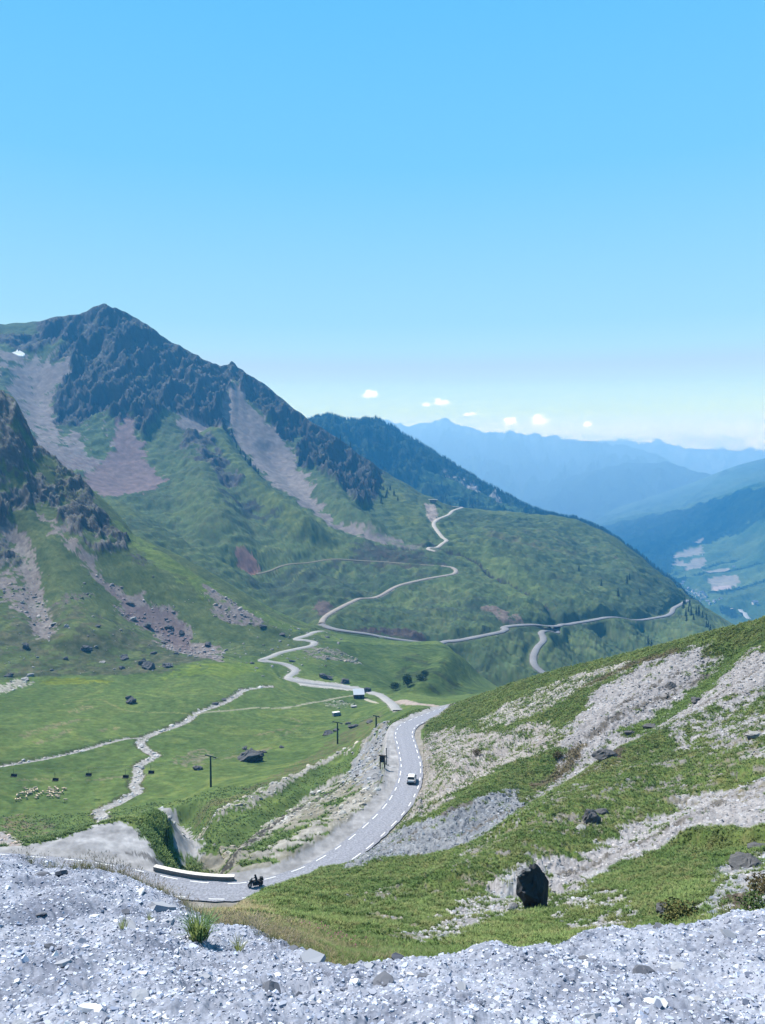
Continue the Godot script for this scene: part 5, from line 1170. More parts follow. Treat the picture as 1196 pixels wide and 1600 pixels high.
func make_hill() -> void:
	hill = Land.new()
	var h := hill
	h.loft([
		[-1.35, -2.6, -3.77, 0, -2.7, -4, 2.5, -2.1, -3.12],
		[-6.75, -12.3, -18.83, -5.2, -8.11, -17.23, -3.8, -7.4, -15.54, -2.25, -6.72, -13.82, -1.26, -5.85, -11.93, -0.62, -5.44, -10.98, 0.02, -6.34, -12.5, 1.67, -10.95, -19.93, 4.92, -16.88, -29.59, 8.89, -16.97, -30.74, 10.67, -13.65, -25.89, 11.02, -11.4, -22.44, 15.87, -9.05, -19.32],
		[-10.13, -17.3, -28.24, -7.51, -12.45, -24.89, -5.94, -12.27, -24.28, -4.33, -13.72, -26.65, -2.3, -11.31, -21.88, -0.63, -10.78, -19.99, 1.2, -15.53, -27.97, 6.22, -20.43, -37.49, 11.65, -21.1, -40.35, 15.22, -18.58, -36.99, 16.71, -16.72, -34.13, 24.08, -13.18, -29.4],
		[-13.5, -24.3, -37.65, -10.41, -18.18, -34.46, -8.55, -18.41, -34.97, -6.84, -19.55, -37.38, -4.58, -19.87, -37.72, -1.54, -20.85, -38.97, 1.92, -23.85, -44.96, 8.81, -27.05, -53.28, 17.15, -28.45, -59.58, 25.78, -28.04, -62.92, 30.68, -26.98, -62.92, 47.39, -22.38, -58.13],
		[-20.25, -38.3, -56.48, -13.92, -34.3, -58.36, -9.59, -26.69, -49.07, -9.72, -28.4, -53.12, -9.61, -31.06, -59.23, -8.73, -34.47, -67.44, -3.98, -41.33, -83.91, 0.15, -43.93, -92, 3.26, -44.44, -94.94, 8.13, -43.64, -97.66, 16.88, -42.69, -102.62, 30.8, -40.67, -107.68, 44.49, -37.23, -109.29, 51.43, -33.51, -106.2, 75.45, -23.11, -93.32],
		[-30.38, -54.3, -84.72, -14.41, -49.3, -80.72, -11.92, -54.8, -94.25, -8.87, -55.88, -110.64, -5.54, -57.74, -116.87, -1.8, -58.23, -122.49, 1.27, -59.08, -129.99, 4.77, -59.3, -139.42, 6.99, -59.78, -150.84, 8.33, -59.99, -157.78, 9.72, -59.65, -161.71, 12.38, -54.77, -149.49, 22.34, -50.19, -136.18, 38.39, -44.04, -134.63, 54.5, -37.32, -134.37, 61.71, -32.3, -127.89, 90.97, -20.96, -112.92],
		[-38.82, -70.3, -108.25, -19.33, -66.3, -108.29, -6.03, -64.3, -129.86, 1.36, -64.3, -141.99, 5.17, -65.3, -153.91, 7.66, -66.3, -167.83, 9.58, -62.75, -181.75, 11.46, -62.21, -183.64, 14.12, -62.67, -189.47, 18.87, -60.85, -191.07, 28.71, -53.64, -175.67, 45.13, -43.74, -158.71, 61.9, -36.46, -152.95, 69.41, -30.75, -144.16, 100.24, -18.28, -124.71],
		[-50.63, -83.3, -141.2, -26.36, -78.3, -147.67, -6.96, -70.3, -149.84, 1.54, -70.3, -159.99, 5.78, -72.3, -171.9, 8.57, -72.3, -187.8, 11.2, -66.44, -209.7, 13.39, -68.74, -223.6, 15.35, -69.9, -231.49, 17.66, -70.34, -237.34, 22.76, -66.49, -230.88, 29.19, -61.81, -223.1, 34.6, -56.1, -212.2, 41.43, -51.32, -203.83, 47.31, -46.79, -194.32, 53.21, -43.43, -187.6, 58.52, -39.87, -180.76, 63.24, -36.44, -173.85, 68.14, -33.54, -168.76, 72.2, -30.56, -162.7, 75.78, -27.78, -157.74, 85.87, -22.73, -152.48, 109.49, -14.67, -136.52],
		[-60.76, -123.3, -169.44, -31.63, -118.3, -177.2, -8.35, -110.3, -179.81, 1.84, -110.3, -191.99, 6.93, -112.3, -206.28, 10.28, -112.3, -225.37, 13.44, -106.44, -251.64, 16.06, -108.74, -268.32, 18.42, -109.9, -277.79, 21.19, -110.34, -284.81, 27.32, -106.49, -277.06, 35.03, -101.81, -267.72, 41.52, -96.1, -254.64, 49.72, -91.32, -244.6, 56.77, -86.79, -233.19, 63.85, -83.43, -225.12, 70.22, -79.87, -216.92, 75.89, -76.44, -208.62, 81.77, -73.54, -202.51, 86.64, -70.56, -195.24, 90.94, -67.78, -189.29, 103.04, -62.73, -182.98, 131.39, -54.67, -163.82],
		[-91.14, -203.3, -254.15, -47.44, -198.3, -265.8, -12.52, -190.3, -269.71, 2.77, -190.3, -287.99, 10.4, -192.3, -309.43, 15.42, -192.3, -338.05, 20.17, -186.44, -377.46, 24.1, -188.74, -402.48, 27.64, -189.9, -416.68, 31.78, -190.34, -427.22, 40.98, -186.49, -415.58, 52.55, -181.81, -401.58, 62.28, -176.1, -381.96, 74.58, -171.32, -366.9, 85.16, -166.79, -349.78, 95.78, -163.43, -337.68, 105.33, -159.87, -325.38, 113.84, -156.44, -312.94, 122.66, -153.54, -303.77, 129.96, -150.56, -292.86, 136.41, -147.78, -283.93, 154.57, -142.73, -274.47, 197.08, -134.67, -245.73]], -20, 40, [20, 26, 50, 60, 70, 60, 60, 10, 4], 0.085)
	var turf_a := Color(0.088, 0.146, 0.042)
	var turf_b := Color(0.140, 0.200, 0.064)
	var dry := Color(0.17, 0.165, 0.075)
	var grit_a := Color(0.245, 0.24, 0.26)
	var grit_b := Color(0.42, 0.415, 0.44)
	var slate_a := Color(0.16, 0.18, 0.22)
	var slate_b := Color(0.31, 0.33, 0.37)
	var soil_a := Color(0.05, 0.043, 0.035)
	var soil_b := Color(0.13, 0.11, 0.085)
	crest(h, p3([9.4, -27.35, -55.21, 10.85, -27.09, -55.96, 12.05, -27.08, -56.22, 13.46, -26.89, -55.39]), 0.8, 4.5)
	crest(h, p3([25.01, -26.65, -61.08, 25.47, -25.36, -58.71, 26.25, -24.79, -57.27, 27.17, -23.8, -55.73]), 1.0, 3.5)
	crest(h, p3([16.13, -19.03, -37.7, 16.48, -18.16, -36.45, 17.09, -17.88, -36.16]), 1.0, 2.2)
	for q in [[[67.3, -154.3, 56.4, -144.9, 43.9, -134.9, 31.4, -128.2, 17.9, -109, 7.8, -93.3], 10.0, 2.0], [[61.7, -127.9, 50.3, -123.7, 36.8, -118.6, 26.1, -106.4, 15.7, -86.8], 7.0, -1.2], [[43, -88.5, 30.8, -83.7, 17.9, -66.1, 10.4, -52.5], 5.0, 1.0], [[34.4, -105.5, 21.9, -89.2, 12, -72.5, 5, -60.2], 6.0, -1.0], [[32.4, -158.8, 18.9, -143.4, 9.2, -122.5], 6.0, 1.2]]:
		crease(h, q[0], q[1], q[2])
	wash(h, turf_a, turf_b, Color(0.16, 0.16, 0.065), 0.07, GRASS, 0.35)
	mottle(h, 0.5, Color(0.19, 0.175, 0.085), Color(0.045, 0.08, 0.025), 0.6)
	# dry grass in the hollow behind the bank
	area(h, [-56.4, -138.1, -6, -19.9, -32.2, -146.5, -7, -43.1, -2.5, -24.1, -0.8, -24.6, 0, -13.6, -0.4, -11.2, -1.3, -11.9, -2.2, -13.8, -3.8, -15.5, -5.2, -17.2], 0.8, dry, Color(0.26, 0.22, 0.14), 0.5, GRASS, 0.15, 0.8)
	area(h, [3.3, -94.9, 8.1, -97.7, 16.9, -102.6, 26.1, -106.4, 31.4, -106.8, 36.7, -112.4, 32.7, -117.8, 23.3, -109.3, 13.7, -103.6], 3.0, Color(0.15, 0.15, 0.06), Color(0.11, 0.14, 0.05), 0.6, GRASS, 0.3, 0.5)
	area(h, [18.3, -221.3, 33.5, -205.3, 57.4, -177.3, 74.7, -155.4, 71.9, -149.4, 61.7, -169.5, 50.6, -178.1, 36.9, -181.4, 24.8, -189.4], 3.0, Color(0.125, 0.145, 0.055), turf_b, 0.4, GRASS, 0.3, 0.5)
	# bare ground
	area(h, [68.5, -154.2, 65.1, -161, 61.6, -165.5, 57.5, -169, 52.4, -168, 45.1, -163.5, 38.9, -155.3, 35.5, -150.1, 32.6, -141.5, 32.7, -131.3, 35.5, -129.8, 39.3, -125.2, 46, -125.6, 51.7, -125, 55.5, -122.3, 60.7, -115.2, 72.2, -137.5, 68.2, -141.5], 3.5, grit_a, grit_b, 0.35, GRAVEL, 0.55, 0.97)
	streak(h, [66.7, -152.8, 61.8, -148.3, 55, -141.3, 49.4, -138.2, 44.4, -136.6], 3.0, turf_a, turf_b, 0.5, GRASS, 0.3, 0.95)
	area(h, [22.7, -191.2, 31.2, -190.9, 38.3, -188.1, 45.8, -185, 55.5, -175.9, 52.7, -168.9, 42, -169.5, 34, -167, 27.6, -168.8, 22.9, -174.5], 2.5, grit_a, Color(0.5, 0.48, 0.46), 0.8, GRAVEL, 0.6, 0.55)
	area(h, [8.6, -187.4, 16.4, -198.4, 22.2, -169, 33.9, -160.1, 33.6, -144.5, 32, -140.1, 25.5, -141.4, 17.7, -134.7, 12.8, -129.3, 9, -120, 5.9, -117, 3.4, -123.5, 7, -172.4, 8.4, -167.1], 2.5, Color(0.28, 0.26, 0.26), Color(0.43, 0.41, 0.41), 0.7, GRAVEL, 0.6, 0.66)
	area(h, [34.9, -152.8, 35.1, -141.2, 35.8, -125.2, 31.1, -118.9, 27.3, -119.3, 21, -116.4, 27.5, -129, 31.7, -138.5], 2.0, grit_a, grit_b, 0.7, GRAVEL, 0.5, 0.7)
	area(h, [-4.1, -79.1, -4.6, -112.6, -2.5, -133, 1.3, -127.9, 4.4, -115.1, 9.3, -111.6, 15.5, -117.5, 21, -124.2, 20.5, -112.6, 16.1, -101.7, 11.9, -95.9, 8.2, -92.5, 4.8, -94.9, 0.5, -89, -2.5, -80.9], 1.6, slate_a, slate_b, 0.6, ROCK, 0.6, 0.97)
	area(h, [44.8, -84.6, 42.2, -86.9, 38.1, -89.8, 33, -87.7, 27.9, -83.2, 22.2, -75.1, 17, -69, 13.8, -65.5, 11.3, -60.5, 11.3, -55.6, 12.9, -52.2, 17.5, -59.2, 20.6, -61.2, 23.3, -61.9, 27.8, -67.9, 28.1, -62.3, 32.2, -60.6], 2.6, grit_a, grit_b, 0.4, GRAVEL, 0.35, 0.95)
	area(h, [1.1, -31.7, 3.8, -45.2, 7.4, -55.8, 11.7, -64.4, 12.9, -62.7, 11.1, -51.9, 8.7, -44, 7, -42.2, 4.8, -38.8, 2.8, -33.3, 1.6, -30.7], 1.0, grit_a, grit_b, 1.2, GRAVEL, 0.25, 0.75)
	area(h, [12.5, -31.5, 16.3, -38.8, 22.3, -51.2, 24.9, -50.9, 27, -48.6, 11.6, -20.8, 11.5, -23.5, 10.9, -23.9], 1.0, slate_a, grit_b, 1.2, GRAVEL, 0.25, 0.7)
	area(h, [10.2, -49.4, 12.8, -51.9, 14.5, -46.4, 11.2, -34.1, 9.5, -33.9, 8.5, -36.5], 1.0, grit_a, grit_b, 1.0, GRAVEL, 0.25, 0.55)
	area(h, [43.9, -134.9, 51.6, -127.1, 60, -113.9, 45.6, -86.1, 45, -100.4, 42.5, -115.9], 2.0, grit_a, grit_b, 0.5, GRAVEL, 0.35, 0.5)
	area(h, [17.2, -116.1, 16.2, -85.9, 10.1, -76.5, 5.8, -69.4, 8.6, -86], 2.0, grit_a, grit_b, 1.0, GRAVEL, 0.3, 0.22)
	area(h, [-1.7, -53.7, 17.9, -109, 37.9, -116.1, 52.7, -108.8, 35.5, -73, 27.2, -83, 14.3, -69.6, 4.4, -52.5, 0, -27.8], 3.0, Color(0.2, 0.185, 0.12), grit_a, 0.45, GRAVEL, 0.3, 0.28)
	for q in [[[64.3, -152.8, 53.9, -147.6, 44.7, -144.6, 36.2, -138.9], 1.0], [[57.9, -155.5, 49.1, -151.3, 40.5, -146.3], 0.8], [[61.1, -130.1, 53.4, -129, 45.6, -127.4], 0.9], [[36.2, -80.6, 26.6, -72.2, 19.2, -66.7, 14, -60.8], 0.7], [[13.3, -114.8, 5.5, -108.3, 0.2, -101.3], 0.7], [[17.2, -110, 10.1, -101.6, 3.5, -102], 0.5]]:
		streak(h, q[0], q[1], Color(0.11, 0.105, 0.10), Color(0.2, 0.19, 0.185), 0.5, GRAVEL, 0.6, 0.6)
	streak(h, [8.7, -52.7, 10.2, -58, 11.7, -60.2, 12.9, -60, 14.1, -57.8, 16.2, -59.8], 1.2, slate_b, grit_b, 1.0, GRAVEL, 0.3, 0.95)
	for q in [[33.2, -128, 35.1, -124.8, 36.4, -118, 34.2, -113.2, 32, -115.4, 31.9, -122], [27.1, -64, 28.6, -62.3, 31.2, -60.6, 29.2, -56.7, 26.6, -59.1], [15.4, -35.3, 15.9, -34.5, 15.3, -31.9, 12.6, -26.7, 12.9, -28.9]]:
		area(h, q, 0.6, soil_a, soil_b, 1.5, ROCK, 0.4)
	streak(h, [34.2, -137.3, 31.7, -133.8, 28.6, -129.6, 25, -126.9], 1.2, Color(0.16, 0.14, 0.08), soil_b, 1.0, GRASS, 0.3, 0.8)
	streak(h, [60.7, -166.6, 55.6, -171.7, 50.3, -172.2, 44.5, -171.4], 1.3, soil_b, Color(0.14, 0.13, 0.06), 1.0, GRASS, 0.4, 0.8)
	stain(h, near(h, M.middle, 4.6), Color(0.24, 0.225, 0.2), Color(0.34, 0.32, 0.3), 0.6, GRAVEL, 0.2, 0.8)
	for i in h.nc * h.nr:
		h.still[i] = 1.0 - smoothstep(14.0, 75.0, h.r[i])
	wrinkle(h, 0.35, 0.12, 0.5, 0.10, 1.3)
	# cut back from the road
	var hit := h.along(M.middle, 3.6)
	for i in hit:
		h.y[i] = minf(h.y[i], hit[i].y - 0.35 + 1.5 * maxf(hit[i].x - 2.6, 0.0))
	lay("hillside", h, M.hill, "steep grassy hillside with bare gravel patches right of the road", "hillside")


func make_bank() -> void:
	bank = Land.new()
	var b := bank
	b.loft([
		[-0.38, -0.02, -0.32, 0.38, -0.02, -0.32],
		[-1.54, -0.35, -1.28, 0, -0.4, -2, 1.54, -0.25, -1.28],
		[-3.58, -0.38, -2.89, -2.04, -1.26, -4.12, -1.05, -1.37, -4.27, 0, -1.32, -4.2, 1.04, -1.3, -4.17, 1.99, -1.2, -4.03, 3.74, -0.46, -3.01],
		[-6.2, -1.59, -5.82, -3.44, -2.37, -7, -2.27, -2.46, -6.94, -1.01, -2.34, -6.22, -0.31, -2, -5.49, 0.46, -1.93, -5.48, 1.42, -2, -5.73, 2.83, -1.91, -5.74, 5.11, -1.12, -4.78],
		[-10.91, -3.25, -10.29, -7.69, -3.43, -10.48, -5.27, -3.71, -10.78, -4.34, -3.71, -10.65, -3.34, -3.69, -10.27, -2.8, -3.62, -9.81, -2.3, -3.49, -9.11, -1.82, -3.37, -8.61, -1.32, -3.16, -8.09, -0.78, -2.89, -7.36, -0.37, -2.52, -6.59, 0.01, -2.48, -6.6, 0.55, -2.42, -6.58, 1.11, -2.46, -6.71, 1.42, -2.51, -6.85, 2.06, -2.56, -7.11, 2.71, -2.59, -7.31, 3.61, -2.53, -7.36, 5.35, -2.27, -7.24, 7.29, -1.88, -6.84],
		[-11.56, -3.8, -10.91, -8.15, -3.98, -11.11, -5.59, -4.26, -11.43, -4.6, -4.26, -11.29, -3.55, -4.24, -10.89, -2.96, -4.17, -10.4, -2.44, -4.04, -9.66, -1.93, -3.92, -9.13, -1.4, -3.71, -8.58, -0.82, -3.44, -7.8, -0.39, -3.07, -6.99, 0.01, -3.03, -7, 0.59, -2.97, -6.97, 1.18, -3.01, -7.11, 1.51, -3.06, -7.27, 2.18, -3.11, -7.54, 2.88, -3.14, -7.75, 3.83, -3.08, -7.8, 5.67, -2.82, -7.67, 7.73, -2.43, -7.25],
		[-16.36, -7.85, -15.44, -11.53, -8.03, -15.72, -7.9, -8.31, -16.17, -6.51, -8.31, -15.98, -5.02, -8.29, -15.4, -4.19, -8.22, -14.71, -3.45, -8.09, -13.67, -2.74, -7.97, -12.91, -1.98, -7.76, -12.14, -1.16, -7.49, -11.04, -0.55, -7.12, -9.88, 0.02, -7.08, -9.9, 0.83, -7.02, -9.87, 1.67, -7.06, -10.06, 2.13, -7.11, -10.28, 3.08, -7.16, -10.66, 4.07, -7.19, -10.97, 5.42, -7.13, -11.04, 8.02, -6.87, -10.86, 10.94, -6.48, -10.27],
		[-26.18, -16.25, -24.71, -18.45, -16.43, -25.16, -12.65, -16.71, -25.87, -10.41, -16.71, -25.56, -8.03, -16.69, -24.65, -6.71, -16.62, -23.54, -5.53, -16.49, -21.87, -4.38, -16.37, -20.66, -3.16, -16.16, -19.42, -1.86, -15.89, -17.66, -0.89, -15.52, -15.82, 0.03, -15.48, -15.84, 1.32, -15.42, -15.78, 2.68, -15.46, -16.1, 3.41, -15.51, -16.45, 4.93, -15.56, -17.06, 6.51, -15.59, -17.55, 8.67, -15.53, -17.67, 12.84, -15.27, -17.37, 17.5, -14.88, -16.42]], -62, 62, [10, 26, 40, 60, 8, 6, 4], 0.11)
	var a := Color(0.22, 0.25, 0.335)
	var c := Color(0.38, 0.42, 0.53)
	wash(b, a, c, Color(0.44, 0.48, 0.59), 0.9, GRAVEL, 0.035)
	for i in b.nc * b.nr:
		b.still[i] = 1.0 if b.r[i] < 1.0 else 0.0
	wrinkle(b, 0.14, 0.7, 1.5, 0.03, 4.5)
	lay("gravel_bank", b, M.bank, "bank of loose blue-grey slate gravel in the foreground", "gravel bank")


# ---------------------------------------------------------------- scatter

func chip_mesh(s: int) -> ArrayMesh:
	# a flake of slate, about 1 across
	var r := RandomNumberGenerator.new()
	r.seed = s
	var n := r.randi_range(5, 7)
	var lo := []
	var hi := []
	var wide := r.randf_range(0.55, 0.95)
	var tilt := Vector2(r.randf_range(-0.15, 0.15), r.randf_range(-0.15, 0.15))
	for i in n:
		var a := TAU * (i + r.randf_range(-0.3, 0.3)) / n
		var rad := r.randf_range(0.36, 0.55)
		var q := Vector3(cos(a) * rad, 0, -sin(a) * rad * wide)
		lo.append(q * r.randf_range(0.85, 1.1) + Vector3(0, -0.13, 0))
		hi.append(q * r.randf_range(0.7, 0.98) + Vector3(0, 0.1 + q.x * tilt.x + q.z * tilt.y + r.randf_range(-0.03, 0.03), 0))
	var st := begin()
	hull(st, lo, hi)
	return done(st)


func tuft_mesh(s: int, blades: int, wide: float, lean: float, heads := false) -> ArrayMesh:
	# a clump of bent grass blades, height about 1
	var r := RandomNumberGenerator.new()
	r.seed = s
	var st := begin()
	for i in blades:
		var a := r.randf() * TAU
		var out := Vector3(cos(a), 0, sin(a))
		var foot := out * r.randf() * 0.22
		var h := r.randf_range(0.55, 1.05)
		var l := r.randf_range(0.15, 1.0) * lean
		var side := Vector3(-out.z, 0, out.x).rotated(Vector3.UP, r.randf_range(-0.9, 0.9)) * wide * 0.5
		var mid := foot + Vector3(0, h * 0.55, 0) + out * l * 0.3
		var tip := foot + Vector3(0, h * (1.0 - 0.3 * l), 0) + out * l
		quad(st, foot - side, mid - side * 0.8, mid + side * 0.8, foot + side)
		for q in [mid - side * 0.8, tip, mid + side * 0.8]:
			st.add_vertex(q)
		if heads:
			var d := (tip - mid).normalized()
			quad(st, tip - side * 1.6, tip + d * 0.1 - side * 1.6, tip + d * 0.1 + side * 1.6, tip + side * 1.6)
			quad(st, tip - d * 0.02, tip + d * 0.08 + out * wide, tip + d * 0.16, tip + d * 0.08 - out * wide)
	return done(st)


func upright(at: Vector3, size: Vector3, lean := 0.0) -> Transform3D:
	var b := Basis(Vector3(rng.randf_range(-1, 1), 0, rng.randf_range(-1, 1)).normalized(), rng.randf() * lean) * Basis(Vector3.UP, rng.randf() * TAU)
	return Transform3D(b.scaled_local(size), at)


func tumbled(at: Vector3, size: Vector3, how := 1.2) -> Transform3D:
	var b := Basis(Vector3.UP, rng.randf() * TAU) * Basis(Vector3(rng.randf_range(-1, 1), 0.0, rng.randf_range(-1, 1)).normalized(), rng.randf() * how)
	return Transform3D(b.scaled_local(size), at)


func shade(c: Color, lo: float, hi: float) -> Color:
	var k := rng.randf_range(lo, hi)
	var t := rng.randf_range(-0.06, 0.06)
	return Color(c.r * k * (1.0 + t), c.g * k, c.b * k * (1.0 - t))


func cover_bank() -> void:
	for v in 6:
		var mesh := chip_mesh(100 + v)
		var places := []
		var tints := PackedColorArray()
		for n in 16000:
			var a := deg_to_rad(rng.randf_range(-36, 36))
			var d := 2.6 + 11.0 * pow(rng.randf(), 0.75)
			var q := bank.ground(sin(a) * d, -cos(a) * d)
			if d > 4.0 and q.y < bank.height(sin(a) * (d - 0.5), -cos(a) * (d - 0.5)) - 0.55:
				continue
			var clump := soft.get_noise_2d(q.x * 0.9, q.z * 0.9)
			var s := 0.011 + 0.036 * pow(rng.randf(), 3.5) + 0.022 * maxf(clump, 0.0) * rng.randf()
			if rng.randf() < 0.04:
				s *= 1.9
			places.append(tumbled(q + Vector3(0, s * 0.06, 0), Vector3(s, s * rng.randf_range(0.5, 1.1), s), 1.0 if rng.randf() < 0.6 else 0.35))
			tints.append(shade(Color(0.37, 0.405, 0.51) if rng.randf() < 0.66 else Color(0.19, 0.215, 0.29), 0.65, 1.4) if rng.randf() > 0.07 else Color(0.58, 0.61, 0.68))
		tufts(mesh, M.chip, "slate_gravel", "loose blue-grey slate chips covering the foreground bank", "gravel", places, tints)
	# the larger stones, one by one
	var stones := []
	for v in 4:
		stones.append(chip_mesh(300 + v) if v < 2 else rock_mesh(300 + v, 0.55, 0.22, 1))
	var named := [
		[[-0.6, -6.6], 0.34, "pale slab stone at the lip of the gravel bank below the dry grass"], [[-2.4, -8.5], 0.36, "flat pale stone on the lip of the gravel bank left of the grass tuft"], 
		[[-4.1, -9.4], 0.26, "dark jutting stone near the left end of the gravel bank"], [[-4.1, -9.5], 0.22, "dark stone second from left in the row on the gravel bank"], [[-3.8, -9.3], 0.24, "dark stone at the right end of the row on the gravel bank"],
		[[-0.8, -5], 0.20, "large dark slate block low in the middle of the gravel bank"], [[-0.7, -4.8], 0.16, "dark slate block right beside the largest dark block"], [[0, -5.8], 0.15, "dark stone in the hollow near the middle of the bank lip"], [[0.3, -5.8], 0.16, "grey slab right of the dark hollow on the bank lip"],
		[[-2.3, -7.1], 0.20, "tilted grey slab halfway down the left of the gravel bank"], [[-2.1, -7.6], 0.22, "long pale slab left of the green grass tuft"], [[1.9, -5.6], 0.16, "dark stone on the right part of the gravel bank"]]
	var k := 0
	for q in named:
		var at := bank.ground(q[0][0], q[0][1])
		var s: float = q[1] * (0.5 if k % 4 > 1 else 0.8)
		var o := part("slate_stone", stones[k % 4], M.slab_dark if q[2].contains("dark") else M.slab)
		o.transform = tumbled(at + Vector3(0, s * 0.08, 0), Vector3(s * 1.2, s * 0.85, s), 0.5)
		tag(o, q[2], "stone", "named stones of the gravel bank")
		k += 1
	for n in 70:
		var a := deg_to_rad(rng.randf_range(-27, 27))
		var d := rng.randf_range(4.2, 9.5)
		var s := rng.randf_range(0.06, 0.13) * (1.0 if n % 4 < 2 else 0.5)
		var at := bank.ground(sin(a) * d, -cos(a) * d)
		if at.y < bank.height(sin(a) * (d - 0.5), -cos(a) * (d - 0.5)) - 0.5:
			continue
		var o := part("slate_stone", stones[n % 4], [M.slab, M.slab_dark, M.slab_pale][n % 3])
		o.transform = tumbled(at + Vector3(0, s * 0.1, 0), Vector3(s * 1.3, s * rng.randf_range(0.5, 0.9), s), 0.6)
		tag(o, ["fist-sized grey slate stone lying loose among the gravel chips", "fist-sized dark slate stone lying loose among the gravel chips", "fist-sized pale slate stone lying loose among the gravel chips"][n % 3], "stone", "larger stones on the gravel bank")


func cover_hill() -> void:
	var h := hill
	var green := [[], [], []]
	var tint := [PackedColorArray(), PackedColorArray(), PackedColorArray()]
	var rocks := [[], [], []]
	var rock_tint := [PackedColorArray(), PackedColorArray(), PackedColorArray()]
	var on_road := h.along(M.middle, 3.0)
	for n in 330000:
		var i := rng.randi() % (h.nc * h.nr)
		var row := i % h.nr
		var d := h.r[i]
		if absf(h.az[i / h.nr]) > 0.54 or d > 245.0 or d < 13.0 or row < 1 or on_road.has(i):
			continue
		if d < 22.0 and h.x[i] < 4.0:
			continue
		if d < 34.0 and h.x[i] < 2.6 and rng.randf() > 0.12:
			continue
		var q := h.ground(h.x[i] + rng.randf_range(-0.004, 0.004) * d, h.z[i] + rng.randf_range(-0.004, 0.004) * d)
		var c := h.col[i]
		if h.kind[i] == GRASS:
			var s := rng.randf_range(0.13, 0.28) * (0.75 + d / 170.0)
			if soft.get_noise_2d(q.x * 0.25, q.z * 0.25) < -0.1:
				s *= 0.6
			var b := Basis(Vector3(0.0, 0.0, 1.0), 0.45) * Basis(Vector3.UP, rng.randf() * TAU)
			green[n % 3].append(Transform3D(b.scaled_local(Vector3(s * 1.5, s, s * 1.5)), q))
			tint[n % 3].append(shade(c, 0.8, 1.6))
		elif h.kind[i] == GRAVEL or h.kind[i] == ROCK:
			if rng.randf() < 0.35:
				continue
			var s := (0.03 + 0.15 * pow(rng.randf(), 5.0)) * (0.6 + d / 150.0)
			rocks[n % 3].append(tumbled(q, Vector3(s * 1.4, s * 0.8, s), 0.7))
			rock_tint[n % 3].append(shade(c, 0.7, 1.15))
	for v in 3:
		tufts(tuft_mesh(40 + v, 9, 0.10, 0.75), M.blade, "hillside_grass", "tussocky green grass growing on the hillside right of the road", "grass", green[v], tint[v])
		tufts(rock_mesh(60 + v, 0.7, 0.2, 0), M.chip, "hillside_stones", "broken pale stones strewn over the bare hillside patches", "stones", rocks[v], rock_tint[v])
	# the slope under the road and the left-hand scree
	var v := valley
	var low := [[], []]
	var low_tint := [PackedColorArray(), PackedColorArray()]
	var turf := []
	var turf_tint := PackedColorArray()
	on_road = v.along(M.middle, 4.6)
	for n in 90000:
		var i := rng.randi() % (v.nc * v.nr)
		var d := v.r[i]
		if absf(v.az[i / v.nr]) > 0.5 or d > 640.0 or d < 112.0 or on_road.has(i):
			continue
		var q := v.ground(v.x[i] + rng.randf_range(-0.004, 0.004) * d, v.z[i] + rng.randf_range(-0.004, 0.004) * d)
		var c := v.col[i]
		if (v.kind[i] == GRAVEL or v.kind[i] == SCREE or v.kind[i] == ROCK) and q.distance_to(Vector3(-30, -56, -122)) > 26.0:
			var s := (0.08 + 0.6 * pow(rng.randf(), 6.0)) * (0.4 + d / 260.0)
			low[n % 2].append(tumbled(q, Vector3(s * 1.3, s * 0.8, s), 0.7))
			low_tint[n % 2].append(shade(c, 0.7, 1.35))
		elif v.kind[i] == GRASS:
			if d < 118.0:
				continue
			if d < 240.0:
				var s := rng.randf_range(0.25, 0.55)
				turf.append(upright(q, Vector3(s * 1.6, s, s * 1.6), 0.3))
				turf_tint.append(shade(c, 0.8, 1.4))
			elif d > 455.0 and rng.randf() < 0.035 and q.x < -30.0:
				var s := 0.4 + 1.1 * pow(rng.randf(), 4.0)
				low[n % 2].append(tumbled(q, Vector3(s * 1.3, s, s), 0.5))
				low_tint[n % 2].append(shade(Color(0.2, 0.2, 0.2), 0.6, 1.4))
	for k in 2:
		tufts(rock_mesh(70 + k, 0.75, 0.2, 0), M.chip, "slope_stones", "small loose stones on the scree and the slope under the road", "stones", low[k], low_tint[k])
	tufts(tuft_mesh(47, 9, 0.12, 0.7), M.blade, "roadside_grass", "rough grass on the slope below the road", "grass", turf, turf_tint)


